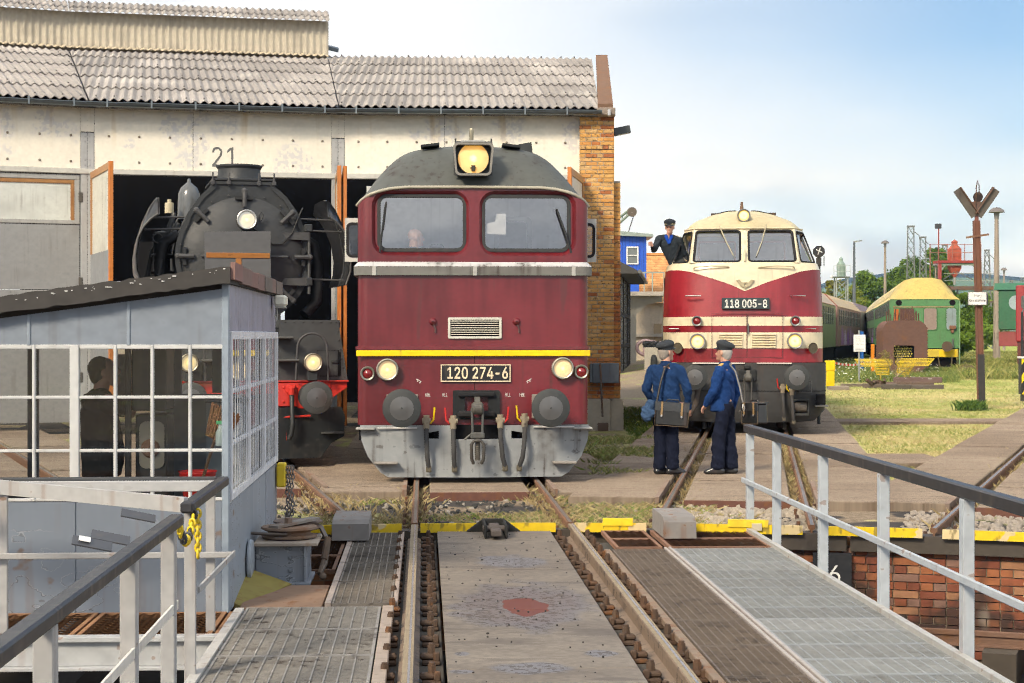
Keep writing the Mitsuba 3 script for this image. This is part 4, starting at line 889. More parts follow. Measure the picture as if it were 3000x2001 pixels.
    # grille
    g = put(red, 'grille', ring(rrect(-.325, .358, 1.80, 2.07, .015), rrect(-.295, .328, 1.83, 2.04, .01), -.03, .0), 'paint', (.56, .55, .49))
    put(g, 'shade_sheet', MB().box(-.295, .328, -.006, -.003, 1.83, 2.04), 'dark')  # black sheet on the body skin stands for the shade behind the slats
    for i in range(7): put(g, 'slat', MB().cbox(-.29, .323, -.026, -.010, 1.845 + i * .0285, 1.856 + i * .0285, .003), 'paint', (.60, .58, .50))
    for x in (-.517, .55): k = put(red, 'socket', MB().lathe([(0, .05), (-.03, .045), (-.05, .03), (-.06, .01)], (x, 0, 2.015), (0, 1, 0), 14), 'gloss', (.13, .014, .02), 40); put(k, 'cover_chain', MB().tube([(x + .01, -.03, 1.98), (x + .03, -.03, 1.92), (x + .03, -.03, 1.87)], .010, 5), 'grimy', (.10, .05, .05))
    for x, z in ((-1.094, 1.405), (1.135, 1.42)): headlamp(red, x, z, .142, -.05, AMBER, (.24, .23, .20), ring=(.42, .40, .34))
    for x, z in ((-1.345, 1.355), (1.375, 1.375)): redlamp(red, x, z, .092, -.03)
    npl = put(red, 'number_plate', MB().cbox(-.417, .475, -.03, 0, 1.247, 1.472, .008), 'paint', (.012, .013, .016))
    put(npl, 'border', ring(sbox(-.417, 1.247, .475, 1.472), sbox(-.402, 1.262, .46, 1.457), -.036, -.03), 'paint', (.66, .54, .38))
    put(npl, 'figures', MB().text('120 274-6', .142, (-.335, -.0335, 1.292), (1, 0, 0), (0, 0, 1), True, width=.775), 'paint', (.74, .62, .44)); labels[npl + '__figures'] = {'label': 'cast number 120 274-6'}
    tx = MB()
    for s, x in (('HBL', -.615), ('HLL', -.40), ('HLL', .405), ('HBL', .59)): tx.text(s, .046, (x, -.004, 1.06), (1, 0, 0), (0, 0, 1), width=.07)
    for sx, x in ((1, -.70), (-1, .71)):
        tx.bar((x - .03 * sx, -.004, 1.285), (x + .035 * sx, -.004, 1.25), .006, .008)
        for i in range(2): tx.lathe([(-.003, .008), (-.0035, .001)], (x + (-.012 + i * .03) * sx, 0, 1.255 - i * .018), (0, 1, 0), 8)
    k = put(red, 'brake_lettering', tx, 'paint', (.72, .70, .66)); labels[k] = {'label': 'white letters HBL and HLL', 'kind': 'stuff'}
    # coupler pocket
    k = put(red, 'coupler_pocket', ring(rrect(-.262, .335, .77, 1.14, .02), sbox(-.11, .79, .19, 1.06), -.05, .0), 'matte', (.022, .022, .024))
    put(k, 'shade_sheet', MB().box(-.11, .19, .0, .004, .79, 1.06), 'dark')  # flat black sheet stands for the shade inside the pocket
    put(k, 'crossbar', MB().cbox(-.2, .27, -.11, -.05, 1.06, 1.12, .015), 'matte', (.02, .02, .022)); put(k, 'bracket', MB().cbox(-.2, -.02, -.13, -.05, .80, .88, .02).cbox(.1, .27, -.13, -.05, .80, .88, .02), 'matte', (.024, .024, .026))
    screw_coupling(red, .04, .925, -.08, 1.1)
    for x in (-.905, .945): buffer(red, x, .937, .240)
    for x, c in ((-.905, 0), (.945, 0)): put(red, 'buffer_plate', MB().cbox(x - .2, x + .2, -.03, 0, .78, 1.09, .006), 'paint', (.24, .21, .19))
    hose(red, -.60, .76, .17, .03, -.05, handle=(.72, .50, .0)); hose(red, -.26, .755, .17, .015, -.05, handle=(.55, .03, .03), side=-1)
    hose(red, .335, .765, .18, .06, -.05, handle=(.55, .03, .03)); hose(red, .645, .78, .18, -.07, -.05, handle=(.72, .50, .0), side=-1)
    # snow plough
    half = Polygon([(0, .04), (1.10, .04), (1.2, .10), (1.36, .30), (1.44, .50), (1.46, .70), (0, .70)])
    half = half.difference(sbox(0, .525, .30, .71)).difference(Polygon([(.46, .53), (.60, .53), (.60, .605), (.46, .63)]))
    for s in (-1, 1):
        mb = MB().prism(half, 0, .025, 'xz'); v, f = mb.arrays(); v[:, 1] += -.16 + np.abs(v[:, 0]) * .085; v[:, 0] = v[:, 0] * s + .018
        k = put(red, 'snow_plough', MB().add(v, f if s > 0 else f[:, ::-1]), 'grimy', (.255, .275, .29))
        put(k, 'step', MB().cbox(*sorted((s * .98 + .02, s * 1.28 + .02)), -.24, -.04, .215, .24, .006), 'grimy', (.26, .24, .22))
        put(k, 'step', MB().cbox(*sorted((s * 1.26 + .01, s * 1.50 + .01)), -.16, .1, .645, .67, .006), 'grimy', (.30, .30, .29)); put(k, 'bracket', MB().prism([(-.1, .645), (.1, .645), (.1, .50)], s * 1.36 - .01, s * 1.36 + .01, 'yz'), 'paint', (.16, .16, .16))
    put(red, 'plough_rail', MB().tube([(-1.22, -.1, .665), (-.72, -.12, .665)], .012, 6).tube([(.76, -.12, .675), (1.28, -.1, .675)], .012, 6), 'paint', (.5, .5, .5)); labels[red + '__plough_rail'] = {'kind': 'stuff'}
    put(red, 'underframe', MB().box(-1.2, 1.2, .1, 16, .35, .7).box(-.5, .5, -.02, .5, .2, .7), 'dark')
    put(red, 'frame_side', MB().box(-1.46, -1.40, .1, 16, .5, .72).box(1.40, 1.46, .1, 16, .5, .72), 'dark')
    for yb in (2.2, 4.2):
        for x in (-.75, .75): put(red, 'wheel', MB().lathe([(-.07, .02), (-.07, .45), (-.05, .52), (.07, .5), (.07, .02)], (x, yb, .5), (1, 0, 0), 28), 'rusty', (.06, .05, .045))
    # headlight box, horn, vents
    hb = put(red, 'headlight_box', ring(Polygon([(-.262, 4.275), (.252, 4.275), (.215, 3.87), (-.225, 3.87)]).buffer(-.06).buffer(.06), Polygon([(-.235, 4.25), (.225, 4.25), (.192, 3.895), (-.202, 3.895)]).buffer(-.05).buffer(.05), -.16, .25), 'matte', (.07, .07, .072))
    put(hb, 'rim', ring(Polygon([(-.262, 4.275), (.252, 4.275), (.215, 3.87), (-.225, 3.87)]).buffer(-.06).buffer(.066), Polygon([(-.24, 4.255), (.23, 4.255), (.197, 3.89), (-.207, 3.89)]).buffer(-.05).buffer(.05), -.175, -.158), 'paint', (.22, .21, .19))
    put(hb, 'backing', MB().box(-.25, .24, .0, .02, 3.88, 4.27), 'paint', (.05, .05, .05))
    put(hb, 'cap', MB().cbox(-.24, .24, -.15, .25, 4.25, 4.30, .02), 'matte', (.12, .12, .115)); put(hb, 'visor', MB().cbox(-.16, .14, -.175, -.1, 4.285, 4.31, .006), 'paint', (.36, .36, .35))
    rl = put(hb, 'reflector', MB().lathe([(0, .205), (-.03, .20), (-.02, .195)], (-.005, -.06, 4.085), (0, 1, 0), 30), 'paint', (.16, .15, .13), 40)
    lens(rl, -.005, -.085, 4.085, .195, lamp_tex((.8, .5, .14), (.22, .105, .012), (.15, .065, .006), .9))
    put(rl, 'lamp_holder', MB().cbox(-.03, .02, -.12, -.10, 3.92, 4.0, .005).cbox(-.045, .035, -.12, -.11, 3.955, 3.972, .003), 'paint', (.04, .03, .02))
    put(red, 'horn', MB().lathe([(0, .025), (.10, .03), (.16, .036), (.18, .03)], (-.02, .2, 4.32), (0, 0, 1), 14), 'metal', (.42, .38, .28), 40)
    put(red, 'horn_bracket', MB().cbox(-.22, .24, .15, .22, 4.29, 4.335, .006).cbox(-.235, -.215, .15, .22, 4.29, 4.37, .004).cbox(.225, .245, .15, .22, 4.29, 4.37, .004), 'matte', (.05, .05, .052))
    for x in (-.55, .52): put(red, 'roof_vent', MB().obox((x, .75, 4.335), (.24, .30, .03), trimesh.transformations.euler_matrix(0, (.12 if x > 0 else -.12), 0)[:3, :3]), 'matte', (.03, .03, .032))
    put(red, 'roof_hatch', MB().prism([(.58, 4.36), (.66, 4.44), (.83, 4.47), (.85, 4.30), (.6, 4.3)], 1.4, 2.4, 'xz'), 'matte', (.05, .05, .052))
    # open side windows, mirrors
    for s, x0, x1 in ((-1, -1.66, -1.47), (1, 1.47, 1.63)):
        k = put(red, 'wind_deflector', ring(sbox(x0, 2.80, x1, 3.37), rrect(x0 + .03 if s < 0 else x0 - .3, x1 + .3 if s < 0 else x1 - .03, 2.87, 3.30, .06), .55, .58), 'paint', (.50, .50, .47))
        w_ = rrect(x0 + .03 if s < 0 else x0 - .3, x1 + .3 if s < 0 else x1 - .03, 2.87, 3.30, .06).intersection(sbox(x0, 2.8, x1, 3.4))
        put(k, 'rubber_seal', ring(w_.buffer(.012), w_.buffer(-.022), .535, .56), 'matte', (.02, .02, .022)); put(k, 'glass', sheet_poly(MB(), w_, .565), 'glass')
    wiper(red, [(-1.19, -.0, 2.90), (-1.16, -.03, 3.2), (-1.125, -.02, 3.50)]); wiper(red, [(1.25, .0, 2.90), (1.15, -.03, 3.2), (1.07, -.02, 3.42)])
    # cab interior
    put(red, 'cab_wall', MB().prism(sbox(-1.42, 1.8, 1.42, 3.9).difference(rrect(.40, .80, 2.0, 3.42, .06)), 1.85, 1.90, 'xz'), 'matte', (.50, .51, .50))
    put(red, 'cab_door_frame', ring(rrect(.34, .86, 1.9, 3.48, .08), rrect(.40, .80, 2.0, 3.42, .06), 1.80, 1.86), 'matte', (.30, .31, .31))
    put(red, 'bright_inner_panel', MB().box(.2, 1.0, 3.0, 3.02, 1.9, 3.6), 'matte', (.75, .75, .74))  # pale panel: brightness of the inner window put into its colour
    put(red, 'dashboard', MB().cbox(-1.38, 1.38, .10, .55, 2.55, 2.86, .03), 'matte', (.16, .17, .17)); put(red, 'cab_floor', MB().box(-1.4, 1.4, .1, 1.85, 1.75, 1.8), 'matte', (.10, .10, .10))
    put(red, 'notice', MB().add([[.17, .09, 3.14], [.42, .09, 3.13], [.42, .09, 3.40], [.30, .09, 3.40], [.28, .09, 3.30], [.17, .09, 3.27]], [[0, 1, 2], [0, 2, 4], [2, 3, 4], [0, 4, 5]]), 'matte', (.45, .45, .44))
    put(red, 'seat_back', MB().cbox(-.56, -.36, .9, 1.0, 2.6, 3.05, .03), 'matte', (.05, .055, .065))
# ---------------------------------------------------------------- red and cream diesel engine
CRM, CRMR, BRED, SKIRT = (.68, .60, .42), (.52, .44, .26), (.25, .007, .015), (.040, .041, .043)
crm = thing('diesel_engine', 'red and cream diesel engine with a lit lamp on its roof numbered 118 005-8', 'locomotive')
def lerp(a, b, t): return np.asarray(a, float) * (1 - t) + np.asarray(b, float) * t
class Facet:
    """bilinear quad; polygons drawn in its unit square"""
    def __init__(s, a, b, c, d): s.P = [np.array(q, float) for q in (a, b, c, d)]; n = np.cross(s.P[1] - s.P[0], s.P[3] - s.P[0]); s.n = n / np.linalg.norm(n)
    def map(s, u, v, off=0): return (s.P[0] * (1 - u) * (1 - v) + s.P[1] * u * (1 - v) + s.P[2] * u * v + s.P[3] * (1 - u) * v) + s.n * off
    def fill(s, mb, poly, off=0):
        for g in getattr(poly, 'geoms', [poly]):
            m = trimesh.creation.extrude_polygon(g, 1.0, engine='earcut'); v, f = np.array(m.vertices), np.array(m.faces); f = f[(v[f][:, :, 2] > .5).all(1)]
            mb.add([s.map(x, y, off) for x, y, _ in v], f)
        return mb
    def solid(s, mb, poly, o0, o1):
        m = trimesh.creation.extrude_polygon(poly, 1.0, engine='earcut'); v, f = np.array(m.vertices), np.array(m.faces)
        return mb.add([s.map(x, y, o0 + (o1 - o0) * z) for x, y, z in v], f)
with at(frame(4.38, 32.1, 0, math.radians(6.2))):
    WZ = ([.22, .45, 1.33, 2.2, 3.0, 3.1, 3.22], [1.40, 1.54, 1.50, 1.495, 1.47, 1.45, 1.40]); FZ = ([.2, 1.33, 2.2, 3.1, 3.22], [.02, 0, .03, .12, .16])
    tt_ = np.linspace(-PI / 2, PI / 2, 49)
    def planc(z, w=None, d=.85, n=2.9, back=13.0):
        w = w or np.interp(z, *WZ); f = np.interp(z, *FZ); s, c = np.sin(tt_), np.cos(tt_)
        x = w * np.sign(s) * np.abs(s) ** (2 / n); y = f + d * (1 - np.abs(c) ** (2 / n))
        x = np.concatenate([[-w - .07, -w - .06], x, [w + .03, w + .03]]); y = np.concatenate([[back, f + d + .25], y, [f + d + .25, back]])
        return x, y
    def band(zs, name, m_, col, par=crm, off=0):
        rows = []
        for z in zs:
            if np.ndim(z) == 0: x, y = planc(z); rows.append(np.stack([x * (1 + off), y - off * 1.5, np.full_like(x, z)], 1))
        return put(par, name, MB().grid(rows), m_, col, 40)
    def chev(x): return np.interp(np.abs(x - .02), [0, .31, .62, 1.04, 1.3, 1.5], [2.665, 2.81, 2.91, 3.045, 3.085, 3.09])
    band([1.33, 1.594], 'lower_band', 'redpaint', BRED); band([1.594, 1.75, 1.897], 'cream_band', 'gloss', CRM); band([1.897, 2.02], 'red_band', 'redpaint', BRED); band([2.02, 2.19], 'cream_band', 'gloss', CRM)
    x0, y0 = planc(2.5); zc = chev(x0)
    def row(q, a, b):
        z = a + (b - a) * q; pts = []
        for i in range(len(x0)): xx, yy = planc(z[i]); pts.append((xx[i], yy[i], z[i]))
        return pts
    put(crm, 'front_panel', MB().grid([row(q, np.full_like(zc, 2.19), zc) for q in (0, .5, 1)]), 'redpaint', BRED, 40)
    put(crm, 'chevron_panel', MB().grid([row(q, zc, np.full_like(zc, 3.215)) for q in (0, .5, 1)]), 'gloss', CRM, 40)
    # windscreen facets
    A0, A1 = (0, .17, 3.215), (0, .50, 3.88); B = lambda s: ((s * 1.02, .25, 3.215), (s * .95, .56, 3.88)); Cq = lambda s: ((s * 1.385, .92, 3.205), (s * 1.135, 1.10, 3.87)); Dq = lambda s: ((s * 1.45, 2.6, 3.2), (s * 1.14, 2.6, 3.87)); Eq = lambda s: ((s * 1.50, 13, 3.2), (s * 1.15, 13, 3.87))
    cabm = MB(); unit = sbox(0, 0, 1, 1); panes = []
    for s in (-1, 1):
        f1 = Facet(B(-1)[0], A0, A1, B(-1)[1]) if s < 0 else Facet(A0, B(1)[0], B(1)[1], A1)
        w1 = rrect(.045, .925, .03, .94, .07) if s < 0 else rrect(.075, .955, .03, .94, .07)
        f2 = Facet(Cq(-1)[0], B(-1)[0], B(-1)[1], Cq(-1)[1]) if s < 0 else Facet(B(1)[0], Cq(1)[0], Cq(1)[1], B(1)[1])
        w2 = rrect(.06, .90, .03, .92, .08) if s < 0 else rrect(.10, .94, .03, .92, .08)
        f3 = Facet(Dq(-1)[0], Cq(-1)[0], Cq(-1)[1], Dq(-1)[1]) if s < 0 else Facet(Cq(1)[0], Dq(1)[0], Dq(1)[1], Cq(1)[1])
        w3 = rrect(.15, .9, .05, .9, .1)
        for f_, w_ in ((f1, w1), (f2, w2), (f3, w3)):
            f_.fill(cabm, unit.difference(w_)); panes.append((f_, w_))
        f4 = Facet(Eq(-1)[0], Dq(-1)[0], Dq(-1)[1], Eq(-1)[1]) if s < 0 else Facet(Dq(1)[0], Eq(1)[0], Eq(1)[1], Dq(1)[1]); f4.fill(cabm, unit)
    put(crm, 'cab_front', cabm, 'gloss', CRM)
    for i, (f_, w_) in enumerate(panes):
        if i == 2: continue
        k = put(crm, 'windscreen', f_.fill(MB(), w_, -.03), 'windscreen' if i % 3 == 0 else 'glass')
        put(k, 'rubber_seal', f_.solid(MB(), w_.buffer(.012).difference(w_.buffer(-.028)), -.01, .014), 'matte', (.02, .02, .022))
    # roof
    xx = np.linspace(-1.14, 1.14, 41); sec = np.interp(np.abs(xx), [0, .3, .6, .9, 1.05, 1.14], [4.30, 4.285, 4.215, 4.10, 3.99, 3.87]); lip = np.interp(np.abs(xx), [0, .95, 1.14], [.49, .55, 1.10])
    rows = []
    for q in np.linspace(0, 1, 10): e = 1 - (1 - q) ** 2.2; rows.append(np.stack([xx, lip - .012 + (1.75 - lip) * q, 3.875 + (sec - 3.875) * e], 1))
    rows.append(np.stack([xx, np.full_like(xx, 13.), sec - .02], 1)); put(crm, 'roof', MB().grid(np.array(rows)[::-1]), 'paint', CRMR, 60)
    put(crm, 'rain_strip', MB().tube([(x, np.interp(abs(x), [0, .95, 1.14], [.47, .53, 1.08]), 3.885) for x in xx], .012, 6), 'paint', CRM)
    put(crm, 'horn', MB().lathe([(0, .04), (.12, .028), (.17, .022), (.175, .03)], (-.02, 1.5, 4.29), (0, 0, 1), 12), 'rusty', (.16, .10, .07), 40)
    for x0_, x1_ in ((-.62, -.12), (.18, .66)): put(crm, 'roof_grille', MB().grid([[(x, y, np.interp(abs(x), [0, .3, .6, .9], [4.30, 4.285, 4.215, 4.1]) + .03) for x in np.linspace(x0_, x1_, 8)] for y in (2.6, 1.8)]).box(x0_, x1_, 1.8, 1.82, 4.22, 4.27), 'rusty', (.06, .05, .045))
    h = headlamp(crm, 0, 4.145, .128, .76, YELLOW, (.15, .15, .15), .4, 'roof_light')
    for x, z in ((-.885, 1.725), (.93, 1.735)): headlamp(crm, x, z, .150, -.0, YELLOW, (.24, .25, .26), .3)
    for x, z in ((-.90, 2.11), (.94, 2.11)): redlamp(crm, x, z, .098, .03, (.32, .33, .34))
    npl = put(crm, 'number_plate', MB().cbox(-.43, .46, -.02, .04, 2.332, 2.545, .008), 'paint', (.035, .045, .052)); put(npl, 'figures', MB().text('118 005-8', .145, (-.375, -.024, 2.365), (1, 0, 0), (0, 0, 1), True, width=.79), 'paint', (.72, .72, .68)); labels[npl + '__figures'] = {'label': 'raised number 118 005-8'}
    wing = Polygon([(-.17, .06), (-.10, .07), (-.07, .02), (.07, .02), (.10, .07), (.17, .06), (.09, -.04), (.05, -.07), (.02, -.07), (.01, -.1), (-.01, -.1), (-.02, -.07), (-.05, -.07), (-.09, -.04)]).difference(Point(0, -.02).buffer(.025))
    put(crm, 'front_ornament', MB().prism(affinity.translate(wing, .01, 2.82), .045, .085, 'xz'), 'paint', (.42, .37, .24))
    def rod(name, p, q, col, r=.014, out=.05): put(crm, name, MB().tube([p, np.array(p) + [.0, -out, 0], np.array(q) + [.0, -out, 0], q], r, 6), 'metal', col)
    for a_, b_ in ((-.96, -.28), (.24, .93)): put(crm, 'handrail', MB().tube([(a_, .18, 3.10), (a_ + .03, .10, 3.13), (lerp(a_, b_, .5), .07, 3.155), (b_ - .03, .10, 3.145), (b_, .18, 3.11)], .016, 8), 'paint', CRM, True)
    for a_, b_, z, y in ((-1.11, -.82, 2.585, .10), (.86, 1.13, 2.585, .10), (-1.42, -1.24, 1.965, .28), (1.15, 1.33, 1.965, .22)): rod('grab_handle', (a_, y, z), (b_, y - (.05 if a_ < 0 else -.05), z), (.45, .45, .45))
    # nose doors with louvres
    for a_, b_ in ((-.62, .035), (.045, .70)):
        k = put(crm, 'nose_door', ring(sbox(a_, 1.42, b_, 2.25), sbox(a_ + .006, 1.426, b_ - .006, 2.244), -.002, .012), 'paint', (.10, .03, .03))
        c_ = (a_ + b_) / 2 + (.03 if a_ < 0 else -.02)
        for i in range(6): put(k, 'louvre', MB().prism([(-.03, 1.612 + i * .048), (.012, 1.645 + i * .048), (.012, 1.61 + i * .048)], c_ - .225, c_ + .225, 'yz'), 'gloss', CRM)
    put(crm, 'door_handle', MB().cbox(.045, .075, -.05, -.01, 1.86, 2.06, .01), 'metal', (.25, .25, .25))
    for x, y in ((-1.25, .20), (1.27, .20)): put(crm, 'round_grille', MB().lathe([(0, .001), (0, .10), (.02, .105)], (x, y - .03, 1.60), (.55 if x > 0 else -.55, -.83, 0), 20), 'matte', (.10, .085, .06))
    for a_, b_ in ((-.98, -.40), (-.30, .0), (.22, .87)): put(crm, 'white_edge', MB().cbox(a_, b_, -.05, .1, 1.30, 1.325, .004), 'paint', (.62, .60, .54))
    # skirt, buffers, hoses
    rows = []
    for z, w, d in ((.20, 1.10, .9), (.22, 1.34, .85), (.42, 1.52, .85), (.80, 1.545, .82), (1.325, 1.545, .82)): x, y = planc(z, w, .85, 4.2); rows.append(np.stack([x, y - .02 + (.10 if z < .3 else 0), np.full_like(x, z)], 1))
    put(crm, 'skirt', MB().grid(rows), 'grimy', SKIRT, 40)
    put(crm, 'skirt_seam', MB().grid([np.stack([planc(.8, 1.548, .85, 4.2)[0], planc(.8, 1.548, .85, 4.2)[1] - .026, np.full(53, z)], 1) for z in (.785, .80)]), 'dark')
    put(crm, 'belly', MB().box(-1.3, 1.3, .5, 13, .25, 1.3), 'dark')
    put(crm, 'wheel', MB().lathe([(-.07, .02), (-.07, .45), (-.05, .5), (.07, .48), (.07, .02)], (-.75, 2.0, .48), (1, 0, 0), 24), 'rusty', (.06, .05, .045)); put(crm, 'wheel', MB().lathe([(-.07, .02), (-.07, .45), (-.05, .5), (.07, .48), (.07, .02)], (.75, 2.0, .48), (1, 0, 0), 24), 'rusty', (.06, .05, .045))
    for x in (-.75, .75): put(crm, 'rail_guard', MB().prism([(.35, .3), (.55, .3), (.40, .06), (.30, .06)], x - .03, x + .03, 'yz'), 'matte', (.05, .045, .04))
    for x in (-.935, .935): buffer(crm, x, 1.065, .235, y=.02)
    k = put(crm, 'heating_socket', MB().lathe([(-.30, .02), (-.28, .11), (-.2, .13), (-.1, .10), (0, .12)], (-1.27, .25, 1.13), (0, 1, 0), 16), 'matte', (.05, .05, .052), 40); put(k, 'stirrup', MB().tube([(-1.16, -.02, 1.2), (-1.05, -.04, 1.2), (-1.05, -.04, .97), (-1.18, -.02, .97)], .014, 6), 'paint', (.08, .08, .085))
    put(crm, 'heating_hose', MB().tube([(-.86, -.06, .86), (-.88, -.16, .80), (-.92, -.24, .55), (-1.02, -.26, .36), (-1.2, -.22, .26), (-1.3, -.1, .25)], [.06, .055, .05, .05, .045, .045], 10), 'matte', (.075, .06, .05), True)
    put(crm, 'brake_hose', MB().tube([(-.44, -.08, .75), (-.44, -.18, .55), (-.47, -.2, .3), (-.53, -.18, .1)], .028, 8), 'matte', (.06, .058, .056), True)
    hose(crm, .70, .86, .30, .02, .0, handle=(.5, .02, .02), side=-1); hose(crm, .87, .82, .24, .03, 0, handle=(.7, .5, .0), side=-1); put(crm, 'cock_handle', MB().tube([(-.40, -.07, .98), (-.38, -.08, 1.17)], .014, 6), 'paint', (.75, .55, 0))
    screw_coupling(crm, .05, 1.05, 0, 1.9)
    k = put(crm, 'coupling_bracket', MB().cbox(-.12, .22, -.06, .02, .98, 1.2, .02).cbox(-.02, .1, -.1, 0, 1.2, 1.28, .02), 'matte', (.03, .03, .032))
    put(crm, 'air_cylinder', MB().cbox(.86, 1.18, -.14, .02, .34, .38, .006).cbox(.86, 1.18, -.14, .02, .62, .65, .006).cbox(.86, .88, -.14, .02, .38, .62, .004).cbox(1.16, 1.18, -.14, .02, .38, .62, .004), 'matte', (.05, .05, .05)); put(crm, 'spring', MB().lathe([(-.12, .05), (-.12, .10), (.12, .10), (.12, .05)], (1.02, -.04, .5), (1, 0, 0), 16), 'grimy', (.10, .085, .07), 40)
    put(crm, 'grab_handle', MB().tube([(1.18, -.1, .98), (1.22, -.2, .98), (1.22, -.2, .78), (1.0, -.15, .78)], .013, 6), 'paint', (.12, .12, .12)); put(crm, 'step', MB().cbox(1.3, 1.55, .0, .3, .50, .53, .006), 'paint', (.13, .13, .125)); put(crm, 'step_shade', MB().cbox(1.32, 1.50, -.008, .1, .54, .74, .01), 'dark')  # last piece: black block on the skirt standing for shade in a recess
    # cab inside
    put(crm, 'cab_wall', MB().prism(sbox(-1.08, 2.0, 1.08, 3.84).difference(rrect(-.85, -.14, 3.25, 3.72, .05)).difference(rrect(.14, .85, 3.27, 3.72, .05)), 2.5, 2.54, 'xz'), 'matte', (.30, .30, .29))
    for a_, b_ in ((-.88, -.11), (.11, .88)): put(crm, 'inner_window_frame', ring(rrect(a_, b_, 3.22, 3.75, .05), rrect(a_ + .04, b_ - .04, 3.26, 3.71, .04), 2.47, 2.5), 'matte', (.34, .16, .14))
    put(crm, 'engine_room', MB().box(-1.05, 1.05, 3.4, 3.45, 2, 3.8), 'matte', (.55, .56, .58)); put(crm, 'dashboard', MB().cbox(-1.2, 1.2, .6, 1.0, 2.9, 3.22, .03), 'matte', (.12, .12, .12))
    put(crm, 'side_window', MB().box(-1.535, -1.53, 3.5, 4.6, 2.35, 2.95).box(-1.535, -1.53, 6.5, 7.6, 2.35, 2.95), 'paint', (.03, .03, .03)); put(crm, 'side_door', MB().box(-1.56, -1.545, 1.5, 2.4, 1.1, 3.0), 'paint', (.30, .28, .25))
    wiper(crm, [(-.47, .46, 3.93), (-.34, .40, 3.62), (-.20, .27, 3.34)], arm=(.55, .49, .34)); wiper(crm, [(.42, .46, 3.95), (.33, .40, 3.62), (.22, .27, 3.34)], arm=(.55, .49, .34)); put(crm, 'centre_catch', MB().cbox(-.02, .02, .14, .2, 3.24, 3.46, .008), 'paint', CRM)
